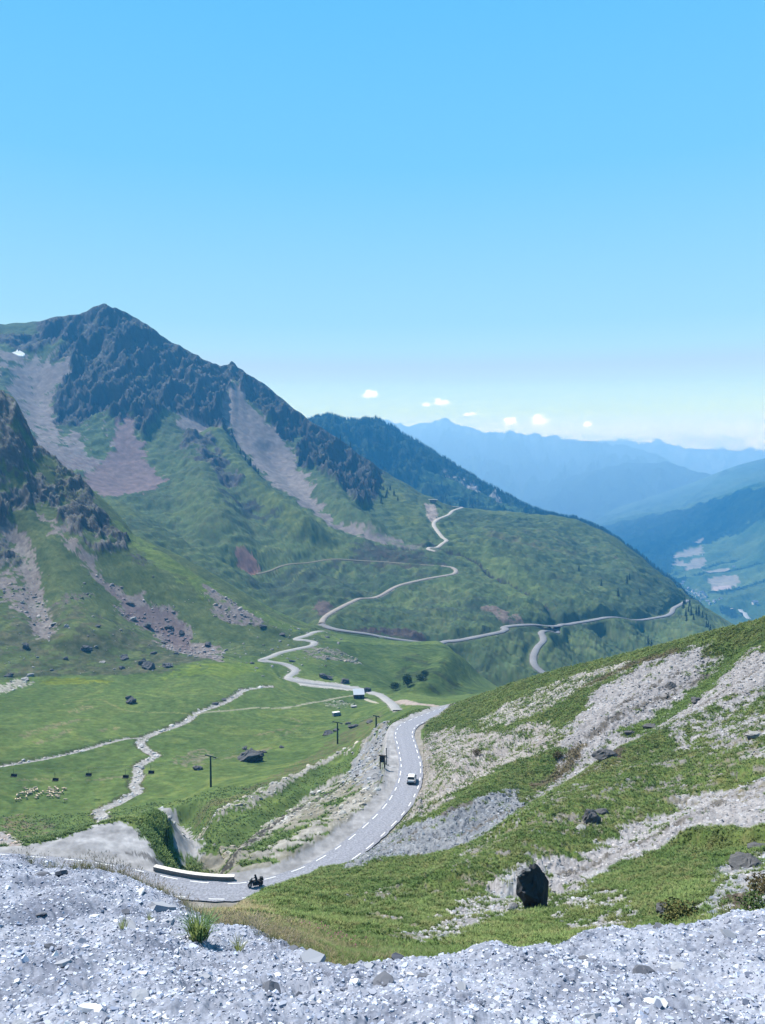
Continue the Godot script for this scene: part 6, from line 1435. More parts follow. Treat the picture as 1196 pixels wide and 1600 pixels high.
func cover_lip() -> void:
	# dry seeding grass along the lip of the bank and in the hollow behind it
	var lip := p3([-4.94, -3.74, -10.83, -4.34, -3.82, -10.87, -3.85, -3.84, -10.73, -3.33, -3.85, -10.48, -2.91, -3.85, -10.19, -2.43, -3.79, -9.6, -1.91, -3.61, -9, -1.38, -3.43, -8.49, -0.97, -3.22, -7.94])
	var line := bend(lip, 0.05)
	var stalk := []
	var stalk_tint := PackedColorArray()
	var low := []
	var low_tint := PackedColorArray()
	for n in 1100:
		var q := line[rng.randi() % line.size()]
		var dir := Vector3(q.x, 0, q.z).normalized()
		q += dir * rng.randf_range(-0.75, 0.35) + Vector3(rng.randf_range(-0.15, 0.15), 0, 0)
		q.y = maxf(bank.height(q.x, q.z), hill.height(q.x, q.z) if hill.kind.size() else -99.0)
		var dense := soft.get_noise_2d(q.x * 0.9, q.z * 0.9)
		if dense < -0.18:
			continue
		if n % 2:
			stalk.append(upright(q, Vector3(0.24, rng.randf_range(0.14, 0.3) * (1.0 if q.x < -3.2 else 0.6), 0.2), 0.3))
			stalk_tint.append(shade(Color(0.34, 0.28, 0.23), 0.7, 1.3))
		else:
			var s := rng.randf_range(0.05, 0.12)
			low.append(upright(q, Vector3(s * 1.3, s, s * 1.3), 0.3))
			low_tint.append(shade(Color(0.22, 0.22, 0.10), 0.6, 1.4))
	for n in 34000:
		var a := rng.randf_range(-0.36, 0.17)
		var d := 9.0 + 29.0 * rng.randf()
		var q := hill.ground(sin(a) * d, -cos(a) * d)
		if bank.height(q.x, q.z) > q.y:
			continue
		var s := rng.randf_range(0.07, 0.16) * (0.5 + d / 45.0)
		var dry := clampf(0.75 - (a + 0.1) * 4.5 + soft.get_noise_2d(q.x * 0.35, q.z * 0.35), 0.04, 0.93)
		if rng.randf() < dry:
			if n % 4 == 0:
				stalk.append(upright(q, Vector3(s, s * 1.5, s), 0.4))
				stalk_tint.append(shade(Color(0.36, 0.29, 0.24), 0.7, 1.3))
			else:
				low.append(upright(q, Vector3(s * 1.4, s, s * 1.4), 0.4))
				low_tint.append(shade(Color(0.29, 0.25, 0.15), 0.6, 1.4))
		else:
			low.append(upright(q, Vector3(s * 1.6, s, s * 1.6), 0.4))
			low_tint.append(shade(Color(0.12, 0.18, 0.055), 0.7, 1.5))
	tufts(tuft_mesh(81, 6, 0.018, 0.5, true), M.blade, "dry_grass", "dry seeding grass stalks along the lip of the bank", "grass", stalk, stalk_tint)
	tufts(tuft_mesh(82, 14, 0.03, 0.8), M.blade, "yellowed_grass", "yellowed grass between the gravel bank and the hummock", "grass", low, low_tint)
	# pink flowers in the hollow
	var pink := []
	var pink_tint := PackedColorArray()
	for q in [[-1.8, -24.2], [-1.9, -26.6], [-1.6, -25.7], [-1.4, -25.1], [-1.3, -24.3], [-1.1, -23.5], [-1.1, -26], [-1.5, -22.6], [-2.2, -24.3], [-0.7, -23.7], [-2, -24.6], [-1.7, -27.9]]:
		for n in 4:
			var at := hill.ground(q[0] + rng.randfn(0, 0.35), q[1] + rng.randfn(0, 0.35))
			pink.append(Transform3D(Basis().scaled(Vector3.ONE * rng.randf_range(0.012, 0.022)), at + Vector3(0, rng.randf_range(0.12, 0.28), 0)))
			pink_tint.append(shade(Color(0.42, 0.13, 0.24), 0.7, 1.3))
	tufts(rock_mesh(90, 1.0, 0.4, 0), M.leaf, "pink_flowers", "pink flower heads among the dry grass behind the bank", "flowers", pink, pink_tint)
	# tufts that stand by themselves
	for q in [[[-1.7, -7.2], 310, 0.36, "bright green grass tuft on the lip of the gravel bank", Color(0.085, 0.17, 0.075)], [[-1.3, -7], 372, 0.2, "short yellowish tuft right of the bright green grass tuft", Color(0.17, 0.17, 0.06)], [[-2.3, -6.9], 190, 0.16, "grey wispy tuft alone in the middle of the gravel bank", Color(0.2, 0.2, 0.17)], [[-2.3, -7.7], 228, 0.13, "small yellow tuft on the gravel left of the green tuft", Color(0.24, 0.23, 0.12)]]:
		var at := bank.ground(q[0][0], q[0][1])
		var m := plain(q[4], 0.8)
		m.backlight_enabled = true
		m.backlight = Color(0.45, 0.5, 0.3)
		var o := part("grass_tuft", tuft_mesh(q[1], 160 if q[2] > 0.3 else 45, 0.03, 0.6), m)
		o.position = at
		o.scale = Vector3(q[2], q[2] * 0.85, q[2])
		tag(o, q[3], "grass tuft", "grass tufts on the gravel bank")


# ---------------------------------------------------------------- things

func things() -> void:
	M.chip = plain(Color(1, 1, 1), 0.85)
	M.chip.vertex_color_use_as_albedo = true
	M.slab = plain(Color(0.27, 0.29, 0.34), 0.8)
	M.slab_dark = plain(Color(0.10, 0.11, 0.14), 0.8)
	M.slab_pale = plain(Color(0.5, 0.52, 0.57), 0.75)
	M.boulder = earth(M.rock.albedo_texture, 4.0)
	M.boulder.vertex_color_use_as_albedo = false
	M.boulder.albedo_color = Color(0.10, 0.102, 0.11).linear_to_srgb()
	M.pale_rock = earth(M.rock.albedo_texture, 3.0)
	M.pale_rock.vertex_color_use_as_albedo = false
	M.pale_rock.albedo_color = Color(0.27, 0.27, 0.275).linear_to_srgb()
	M.grit_rock = earth(M.rock.albedo_texture, 2.0)
	M.grit_rock.vertex_color_use_as_albedo = false
	M.grit_rock.albedo_color = Color(0.23, 0.235, 0.25).linear_to_srgb()
	pass_road()
	traffic()
	barrier()
	notice_board()
	ski_lift()
	buildings()
	boulders()
	flock()
	trees()
	cover_hill()
	cover_lip()
	cover_bank()


func pass_road() -> void:
	var edge: PackedVector3Array = M.edge
	var l := offset(edge, -0.5)
	var r := offset(edge, 4.6)
	for i in edge.size():
		l[i] += (l[i] - r[i]).normalized() * 0.22 * fine.get_noise_1d(i * 0.35)
		r[i] -= (l[i] - r[i]).normalized() * 0.22 * fine.get_noise_1d(i * 0.35 + 90.0)
	var st := SurfaceTool.new()
	st.begin(Mesh.PRIMITIVE_TRIANGLES)
	var n := 7
	for i in edge.size():
		for k in n:
			var t := float(k) / (n - 1)
			var q := l[i].lerp(r[i], t) + Vector3(0, 0.06 + 0.05 * (1.0 - absf(t - 0.5) * 2.0), 0)
			var wear := 1.0 + 0.05 * fine.get_noise_2d(i * 0.05, k * 0.9) + (0.06 if k in [2, 4] else 0.0)
			st.set_color(Color(0.33, 0.345, 0.41) * wear)
			st.add_vertex(q)
	for i in edge.size() - 1:
		for k in n - 1:
			var a := i * n + k
			for q in [a, a + n, a + 1, a + 1, a + n, a + n + 1]:
				st.add_index(q)
	st.generate_normals()
	var road := part("road", st.commit(), M.asphalt)
	tag(road, "grey asphalt pass road bending below the bank, with dashed white edges", "road", "", "structure")
	# edge lines: dashes of 2.4 m every 5 m
	for side in 2:
		var line := offset(edge, 0.0 if side == 0 else 4.1)
		var run := 0.0
		var from := -1
		for i in line.size() - 1:
			var phase := fmod(run + (0.0 if side == 0 else 1.7), 5.0)
			if phase < 2.4 and from < 0:
				from = i
			elif phase >= 2.4 and from >= 0:
				var seg := line.slice(from, i + 1)
				if seg.size() > 1:
					part("edge_line_dash", strip_mesh(offset(seg, -0.075), offset(seg, 0.075), 0.095), M.line, road)
				from = -1
			run += line[i].distance_to(line[i + 1])


func road_at(q: Vector3, across: float) -> Transform3D:
	# a place on the pass road nearest to q, facing away along it
	var edge: PackedVector3Array = M.edge
	var best := 0
	for i in edge.size():
		if edge[i].distance_squared_to(q) < edge[best].distance_squared_to(q):
			best = i
	best = clampi(best, 2, edge.size() - 3)
	var d := (edge[best + 2] - edge[best - 2]).normalized()
	var side := Vector3(-d.z, 0, d.x).normalized()
	var b := Basis(side, side.cross(d).normalized() * 1.0, -d)
	return Transform3D(b.orthonormalized(), edge[best] + side * across + Vector3(0, 0.09, 0))


func wheel(parent: Node3D, at: Vector3, rad: float, wide: float, called := "wheel") -> void:
	var t := begin()
	rod(t, at - Vector3(wide / 2, 0, 0), at + Vector3(wide / 2, 0, 0), rad, rad, 20)
	var tyre := part(called, done(t), M.tyre, parent)
	var r := begin()
	rod(r, at - Vector3(wide / 2 + 0.012, 0, 0), at + Vector3(wide / 2 + 0.012, 0, 0), rad * 0.64, rad * 0.64, 14)
	part("rim", done(r), M.steel, tyre)


func traffic() -> void:
	M.tyre = plain(Color(0.02, 0.02, 0.022), 0.9)
	M.steel = plain(Color(0.5, 0.5, 0.52), 0.35, 0.8)
	M.dark = plain(Color(0.018, 0.019, 0.022), 0.5)
	var paint := plain(Color(0.55, 0.57, 0.6), 0.3)
	paint.clearcoat_enabled = true
	paint.clearcoat = 0.8
	var white := plain(Color(0.85, 0.85, 0.85), 0.35)
	var glass := plain(Color(0.015, 0.018, 0.022), 0.08)
	var red := plain(Color(0.35, 0.02, 0.02), 0.3)
	var car := thing("car", "small silver car with white roof driving up the pass road", "car")
	car.transform = road_at(p3([3.31, -60.8, -156.86])[0], 2.55)
	# body: rings across the car from tail (+z) to nose (-z): [z, half width, sill, belt]
	var rings := [[2.0, 0.74, 0.42, 0.78], [1.92, 0.82, 0.30, 0.92], [1.5, 0.86, 0.22, 0.98], [0.6, 0.87, 0.20, 0.98], [-0.6, 0.87, 0.20, 0.97], [-1.3, 0.85, 0.22, 0.90], [-1.8, 0.80, 0.28, 0.78], [-2.0, 0.68, 0.40, 0.66]]
	var st := begin()
	var last := []
	for k in rings.size():
		var g: Array = rings[k]
		var ring := []
		for q in [Vector2(-1, 0.12), Vector2(-0.92, 0), Vector2(0.92, 0), Vector2(1, 0.12), Vector2(1.0, 0.6), Vector2(0.94, 1), Vector2(-0.94, 1), Vector2(-1.0, 0.6)]:
			ring.append(Vector3(q.x * g[1], lerpf(g[2], g[3], q.y), g[0]))
		if k > 0:
			for i in 8:
				quad(st, last[i], last[(i + 1) % 8], ring[(i + 1) % 8], ring[i])
		if k == 0 or k == rings.size() - 1:
			for i in range(1, 7):
				for q in ([ring[0], ring[i + 1], ring[i]] if k == 0 else [ring[0], ring[i], ring[i + 1]]):
					st.add_vertex(q)
		last = ring
	part("body", done(st), paint, car)
	st = begin()
	hull(st, [Vector3(-0.8, 0.95, 1.75), Vector3(0.8, 0.95, 1.75), Vector3(0.78, 0.95, -1.05), Vector3(-0.78, 0.95, -1.05)], [Vector3(-0.62, 1.42, 1.25), Vector3(0.62, 1.42, 1.25), Vector3(0.60, 1.42, -0.35), Vector3(-0.60, 1.42, -0.35)])
	part("window", done(st), glass, car)
	st = begin()
	hull(st, [Vector3(-0.66, 1.40, 1.42), Vector3(0.66, 1.40, 1.42), Vector3(0.63, 1.40, -0.45), Vector3(-0.63, 1.40, -0.45)], [Vector3(-0.56, 1.50, 1.3), Vector3(0.56, 1.50, 1.3), Vector3(0.54, 1.50, -0.3), Vector3(-0.54, 1.50, -0.3)])
	part("roof", done(st), white, car)
	for s in [-1, 1]:
		st = begin()
		for q in [[Vector3(0.79 * s, 0.94, 1.76), Vector3(0.64 * s, 1.42, 1.27)], [Vector3(0.79 * s, 0.94, -1.07), Vector3(0.62 * s, 1.42, -0.36)], [Vector3(0.82 * s, 0.95, 0.25), Vector3(0.645 * s, 1.42, 0.3)]]:
			st = begin()
			rod(st, q[0], q[1], 0.05, 0.045, 6)
			part("roof_pillar", done(st), paint, car)
		st = begin()
		box(st, Vector3(0.68 * s, 0.80, 1.96), Vector3(0.2, 0.16, 0.08))
		part("tail_lamp", done(st), red, car)
		st = begin()
		box(st, Vector3(0.62 * s, 0.6, -1.93), Vector3(0.28, 0.12, 0.1))
		part("headlight", done(st), white, car)
		st = begin()
		box(st, Vector3(0.94 * s, 1.0, -0.75), Vector3(0.16, 0.12, 0.08))
		part("wing_mirror", done(st), M.dark, car)
		for zz in [1.28, -1.25]:
			wheel(car, Vector3(0.76 * s, 0.31, zz), 0.31, 0.2)
	st = begin()
	box(st, Vector3(0, 0.42, 1.97), Vector3(1.46, 0.26, 0.14))
	part("bumper", done(st), M.dark, car)

	# the motorcycle comes down towards the left
	var place := road_at(p3([-18.53, -57.25, -110.95])[0], 1.5)
	var bike := thing("motorcycle", "black touring motorcycle with luggage on the road by the wall's end", "motorcycle")
	bike.transform = Transform3D(place.basis * Basis(Vector3.UP, PI), place.origin)
	for zz in [-0.78, 0.72]:
		wheel(bike, Vector3(0, 0.32, zz), 0.32, 0.15)
	st = begin()
	hull(st, [Vector3(-0.16, 0.2, 0.35), Vector3(0.16, 0.2, 0.35), Vector3(0.16, 0.22, -0.35), Vector3(-0.16, 0.22, -0.35)], [Vector3(-0.2, 0.62, 0.42), Vector3(0.2, 0.62, 0.42), Vector3(0.22, 0.66, -0.4), Vector3(-0.22, 0.66, -0.4)])
	part("engine", done(st), M.dark, bike)
	st = begin()
	hull(st, [Vector3(-0.17, 0.64, 0.05), Vector3(0.17, 0.64, 0.05), Vector3(0.2, 0.66, -0.5), Vector3(-0.2, 0.66, -0.5)], [Vector3(-0.12, 0.86, 0.02), Vector3(0.12, 0.86, 0.02), Vector3(0.15, 0.96, -0.42), Vector3(-0.15, 0.96, -0.42)])
	part("fuel_tank", done(st), M.dark, bike)
	st = begin()
	hull(st, [Vector3(-0.14, 0.66, 0.85), Vector3(0.14, 0.66, 0.85), Vector3(0.16, 0.66, 0.0), Vector3(-0.16, 0.66, 0.0)], [Vector3(-0.13, 0.84, 0.85), Vector3(0.13, 0.84, 0.85), Vector3(0.14, 0.78, 0.02), Vector3(-0.14, 0.78, 0.02)])
	part("seat", done(st), M.tyre, bike)
	st = begin()
	hull(st, [Vector3(-0.24, 0.62, -0.5), Vector3(0.24, 0.62, -0.5), Vector3(0.14, 0.6, -0.95), Vector3(-0.14, 0.6, -0.95)], [Vector3(-0.24, 1.02, -0.52), Vector3(0.24, 1.02, -0.52), Vector3(0.16, 1.0, -0.8), Vector3(-0.16, 1.0, -0.8)])
	part("fairing", done(st), M.dark, bike)
	st = begin()
	hull(st, [Vector3(-0.18, 1.0, -0.6), Vector3(0.18, 1.0, -0.6), Vector3(0.16, 1.0, -0.76), Vector3(-0.16, 1.0, -0.76)], [Vector3(-0.14, 1.32, -0.47), Vector3(0.14, 1.32, -0.47), Vector3(0.14, 1.32, -0.5), Vector3(-0.14, 1.32, -0.5)])
	part("windscreen", done(st), glass, bike)
	st = begin()
	box(st, Vector3(0, 0.82, -0.93), Vector3(0.18, 0.14, 0.08))
	part("headlight", done(st), white, bike)
	st = begin()
	rod(st, Vector3(-0.38, 1.04, -0.4), Vector3(0.38, 1.04, -0.4), 0.02, 0.02, 6)
	part("handlebar", done(st), M.dark, bike)
	for s in [-1, 1]:
		st = begin()
		hull(st, [Vector3(s * 0.34 - 0.12, 0.42, 0.98), Vector3(s * 0.34 + 0.12, 0.42, 0.98), Vector3(s * 0.34 + 0.12, 0.42, 0.5), Vector3(s * 0.34 - 0.12, 0.42, 0.5)], [Vector3(s * 0.34 - 0.11, 0.82, 1.0), Vector3(s * 0.34 + 0.11, 0.82, 1.0), Vector3(s * 0.34 + 0.11, 0.82, 0.5), Vector3(s * 0.34 - 0.11, 0.82, 0.5)])
		part("pannier", done(st), M.dark, bike)
		st = begin()
		rod(st, Vector3(s * 0.1, 0.32, -0.78), Vector3(s * 0.12, 0.95, -0.55), 0.03, 0.03, 6)
		part("fork", done(st), M.steel, bike)
	st = begin()
	hull(st, [Vector3(-0.24, 0.86, 1.1), Vector3(0.24, 0.86, 1.1), Vector3(0.24, 0.86, 0.62), Vector3(-0.24, 0.86, 0.62)], [Vector3(-0.2, 1.26, 1.05), Vector3(0.2, 1.26, 1.05), Vector3(0.22, 1.28, 0.64), Vector3(-0.22, 1.28, 0.64)])
	part("top_case", done(st), M.dark, bike)
	var rider := thing("person", "rider in dark jacket and helmet sitting on the black motorcycle", "person")
	rider.transform = bike.transform
	var bones := [
		[Vector3(0, 0.88, 0.16), Vector3(0, 1.12, 0.10), 0.17, 0.16], [Vector3(0, 1.12, 0.10), Vector3(0, 1.36, 0.0), 0.16, 0.17], [Vector3(-0.17, 1.38, 0.0), Vector3(0.17, 1.38, 0.0), 0.08, 0.08], [Vector3(0, 1.4, -0.01), Vector3(0, 1.52, -0.04), 0.065, 0.06],
		[Vector3(-0.09, 0.86, 0.14), Vector3(-0.24, 0.76, -0.26), 0.10, 0.075], [Vector3(-0.24, 0.76, -0.26), Vector3(-0.22, 0.40, 0.02), 0.07, 0.05], [Vector3(-0.22, 0.37, 0.04), Vector3(-0.22, 0.34, -0.16), 0.05, 0.04],
		[Vector3(0.09, 0.86, 0.14), Vector3(0.24, 0.76, -0.26), 0.10, 0.075], [Vector3(0.24, 0.76, -0.26), Vector3(0.22, 0.40, 0.02), 0.07, 0.05], [Vector3(0.22, 0.37, 0.04), Vector3(0.22, 0.34, -0.16), 0.05, 0.04],
		[Vector3(-0.2, 1.37, 0.0), Vector3(-0.32, 1.14, -0.12), 0.065, 0.052], [Vector3(-0.32, 1.14, -0.12), Vector3(-0.33, 1.07, -0.38), 0.05, 0.04], [Vector3(0.2, 1.37, 0.0), Vector3(0.32, 1.14, -0.12), 0.065, 0.052], [Vector3(0.32, 1.14, -0.12), Vector3(0.33, 1.07, -0.38), 0.05, 0.04]]
	part("body", flesh(bones, 0.035), plain(Color(0.022, 0.024, 0.03), 0.8), rider)
	st = begin()
	var helm := flesh([[Vector3(0, 1.63, -0.03), Vector3(0, 1.66, -0.06), 0.135, 0.13], [Vector3(0, 1.58, -0.1), Vector3(0, 1.58, -0.06), 0.08, 0.1]], 0.03)
	part("helmet", helm, M.dark, rider)
	st = begin()
	hull(st, [Vector3(-0.08, 1.60, -0.17), Vector3(0.08, 1.60, -0.17), Vector3(0.07, 1.60, -0.205), Vector3(-0.07, 1.60, -0.205)], [Vector3(-0.08, 1.69, -0.16), Vector3(0.08, 1.69, -0.16), Vector3(0.07, 1.69, -0.19), Vector3(-0.07, 1.69, -0.19)])
	part("visor", done(st), glass, rider)


func flesh(bones: Array, size: float) -> ArrayMesh:
	# one smooth skin round tapered bones, by surface nets
	var lo := Vector3.ONE * 1e9
	var hi := -lo
	for b in bones:
		var m: float = maxf(b[2], b[3]) + 0.1
		lo = lo.min(b[0].min(b[1]) - Vector3.ONE * m)
		hi = hi.max(b[0].max(b[1]) + Vector3.ONE * m)
	var n := Vector3i(((hi - lo) / size).ceil()) + Vector3i.ONE
	var d := PackedFloat32Array()
	d.resize(n.x * n.y * n.z)
	for i in d.size():
		var q := lo + Vector3(i % n.x, (i / n.x) % n.y, i / (n.x * n.y)) * size
		var e := 0.0
		for b in bones:
			var ab: Vector3 = b[1] - b[0]
			var t := clampf((q - b[0]).dot(ab) / ab.length_squared(), 0.0, 1.0)
			e += exp(-45.0 * (q.distance_to(b[0] + ab * t) - lerpf(b[2], b[3], t)))
		d[i] = -log(maxf(e, 1e-30)) / 45.0
	var cellv := {}
	var st := SurfaceTool.new()
	st.begin(Mesh.PRIMITIVE_TRIANGLES)
	var count := 0
	var step := [1, n.x, n.x * n.y]
	for zz in n.z - 1:
		for yy in n.y - 1:
			for xx in n.x - 1:
				var i := xx + yy * n.x + zz * n.x * n.y
				var sum := Vector3.ZERO
				var cuts := 0
				for e in 12:
					var ax := e / 4
					var o1: int = (e & 1) * step[(ax + 1) % 3]
					var o2: int = ((e >> 1) & 1) * step[(ax + 2) % 3]
					var a: int = i + o1 + o2
					var b: int = a + step[ax]
					if (d[a] < 0.0) != (d[b] < 0.0):
						var pa := Vector3(a % n.x, (a / n.x) % n.y, a / (n.x * n.y))
						var pb := Vector3(b % n.x, (b / n.x) % n.y, b / (n.x * n.y))
						sum += pa.lerp(pb, d[a] / (d[a] - d[b]))
						cuts += 1
				if cuts:
					st.add_vertex(lo + sum / cuts * size)
					cellv[i] = count
					count += 1
	for zz in range(1, n.z - 1):
		for yy in range(1, n.y - 1):
			for xx in range(1, n.x - 1):
				var i := xx + yy * n.x + zz * n.x * n.y
				for ax in 3:
					if (d[i] < 0.0) != (d[i + step[ax]] < 0.0):
						var u: int = step[(ax + 1) % 3]
						var w: int = step[(ax + 2) % 3]
						var f := [i, i - u, i - u - w, i - w]
						if d[i] >= 0.0:
							f.reverse()
						if f.all(func(q): return cellv.has(q)):
							for k in [0, 2, 1, 0, 3, 2]:
								st.add_index(cellv[f[k]])
	st.generate_normals()
	return st.commit()


func barrier() -> void:
	var edge: PackedVector3Array = M.edge
	var a := p3([-33.13, -56.55, -112.49])[0]
	var b := p3([-20.75, -57.1, -110.67])[0]
	var i0 := 0
	var i1 := 0
	for i in edge.size():
		if edge[i].distance_squared_to(a) < edge[i0].distance_squared_to(a):
			i0 = i
		if edge[i].distance_squared_to(b) < edge[i1].distance_squared_to(b):
			i1 = i
	var line := edge.slice(i0, i1 + 1)
	var wall := thing("barrier_wall", "long low barrier wall with pale top along the road's outer bend", "barrier", line[0])
	var outer := offset(line, -1.7)
	var inner := offset(line, -1.05)
	var st := begin()
	var cap := begin()
	for i in line.size() - 1:
		var o := -line[0]
		var up := Vector3(0, 0.46, 0)
		var dn := Vector3(0, -0.5, 0)
		hull(st, [inner[i] + o + dn, inner[i + 1] + o + dn, outer[i + 1] + o + dn, outer[i] + o + dn], [inner[i] + o + up, inner[i + 1] + o + up, outer[i + 1] + o + up, outer[i] + o + up])
		var e := (inner[i] - outer[i]).normalized() * 0.05
		hull(cap, [inner[i] + e + o + up, inner[i + 1] + e + o + up, outer[i + 1] - e + o + up, outer[i] - e + o + up], [inner[i] + e + o + up * 1.16, inner[i + 1] + e + o + up * 1.16, outer[i + 1] - e + o + up * 1.16, outer[i] - e + o + up * 1.16])
	part("wall", done(st), plain(Color(0.26, 0.20, 0.19), 0.9), wall)
	part("coping", done(cap), plain(Color(0.62, 0.58, 0.55), 0.85), wall)


func notice_board() -> void:
	var at := p3([0, -61.6, -165.05])[0]
	at.y = valley.height(at.x, at.z) - 0.1
	var o := thing("notice_board", "dark wooden notice board on two posts beside the road's outer edge", "notice board", at, -0.25)
	for s in [-0.5, 0.42]:
		var st := begin()
		box(st, Vector3(s, 1.45, 0), Vector3(0.2, 2.9, 0.2))
		part("post", done(st), M.wood, o)
	var st := begin()
	box(st, Vector3(-0.04, 2.15, 0.0), Vector3(0.72, 1.3, 0.09))
	part("panel", done(st), M.dark, o)
	st = begin()
	box(st, Vector3(-0.06, 2.95, 0), Vector3(1.5, 0.14, 0.42))
	part("top_rail", done(st), M.wood, o)
	var p := p3([0.82, -61.7, -167.84])[0]
	p.y = valley.height(p.x, p.z) - 0.1
	st = begin()
	rod(st, Vector3.ZERO, Vector3(0, 3.6, 0), 0.09, 0.08, 8)
	box(st, Vector3(0, 3.62, 0), Vector3(0.3, 0.1, 0.2))
	var pole := part("marker_pole", done(st), M.wood)
	pole.position = p
	tag(pole, "thin dark pole standing just behind the notice board", "pole")


func ski_lift() -> void:
	var green := plain(Color(0.02, 0.045, 0.035), 0.6)
	var steel := plain(Color(0.25, 0.26, 0.27), 0.5, 0.5)
	var feet := [[-52.3, -239.9], [-16.8, -295.2], [-2.2, -275]]
	var tall := [9.6, 8.2, 4.6]
	var labels := ["tall green chairlift pylon nearest the stream in the meadow", "middle chairlift pylon standing among the grey rocks", "smallest chairlift pylon close under the road's edge"]
	var tops := []
	var run := Vector3(feet[1][0] - feet[0][0], 0, feet[1][1] - feet[0][1]).normalized()
	var across := Vector3(-run.z, 0, run.x)
	for k in 3:
		var at := valley.ground(feet[k][0], feet[k][1])
		var h: float = tall[k]
		var o := thing("lift_pylon", labels[k], "lift pylon", at, atan2(-run.z, run.x), "chairlift pylons across the meadow")
		var st := begin()
		rod(st, Vector3(0, -0.8, 0), Vector3(0, h, 0), 0.34, 0.24, 12)
		part("mast", done(st), green, o)
		st = begin()
		box(st, Vector3(0, h, 0), Vector3(0.3, 0.3, 4.4 if k < 2 else 2.6))
		part("crossarm", done(st), green, o)
		for s in [-1, 1]:
			st = begin()
			var zz: float = s * (2.1 if k < 2 else 1.2)
			box(st, Vector3(0, h - 0.25, zz), Vector3(1.7, 0.16, 0.12))
			part("sheave_train", done(st), steel, o)
		tops.append([at + Vector3(0, h - 0.18, 0) - across * (2.1 if k < 2 else 1.2), at + Vector3(0, h - 0.18, 0) + across * (2.1 if k < 2 else 1.2)])
	var hang := [p3([-135.99, -87.18, -233.25, -111.16, -88.9, -237.25, -89.58, -89.68, -239.82, -69.93, -88.18, -237.94]), p3([-133, -86.52, -228.05, -98.3, -89.84, -236.37, -77.59, -89.45, -237.66])]
	var names := [["leftmost empty lift chair above the meadow", "lift chair right of the sheep, third from left", "lift chair nearest the tall pylon"], ["lift chair hanging above the flock of sheep", "lift chair left of the stream, second from the pylon"]]
	var first: Node3D = null
	for k in 2:
		var line: PackedVector3Array = hang[k].duplicate()
		for i in 3:
			line.append(tops[i][k])
		var rope := begin()
		for i in line.size() - 1:
			rod(rope, line[i], line[i + 1], 0.022, 0.022, 5)
		tag(part("lift_cable", done(rope), steel), ["upper haul cable of the chairlift over the meadow", "lower haul cable of the chairlift over the meadow"][k], "cable", "chairlift cables")
		for i in range(1, hang[k].size()):
			var turn := atan2(-run.z, run.x) + 0.5
			if first:
				copy(first, "lift_chair", names[k][i - 1], hang[k][i], turn)
				continue
			first = thing("lift_chair", names[k][i - 1], "lift chair", hang[k][i], turn, "empty chairs on the chairlift")
			var st := begin()
			rod(st, Vector3(0, 0.1, 0), Vector3(0, -1.6, 0), 0.06, 0.06, 6)
			rod(st, Vector3(0, -1.6, 0), Vector3(0.3, -1.8, 0), 0.06, 0.06, 6)
			part("hanger", done(st), M.dark, first)
			st = begin()
			box(st, Vector3(0.1, -2.5, 0), Vector3(0.55, 0.14, 1.8))
			part("seat", done(st), M.dark, first)
			st = begin()
			box(st, Vector3(0.42, -2.1, 0), Vector3(0.1, 0.75, 1.8), Basis(Vector3(0, 0, 1), -0.15))
			part("backrest", done(st), M.dark, first)
			for s in [-1, 1]:
				st = begin()
				rod(st, Vector3(0.35, -1.8, s * 0.85), Vector3(0.2, -2.5, s * 0.88), 0.04, 0.04, 5)
				rod(st, Vector3(0.3, -1.8, 0), Vector3(0.35, -1.8, s * 0.85), 0.04, 0.04, 5)
				part("side_frame", done(st), M.dark, first)


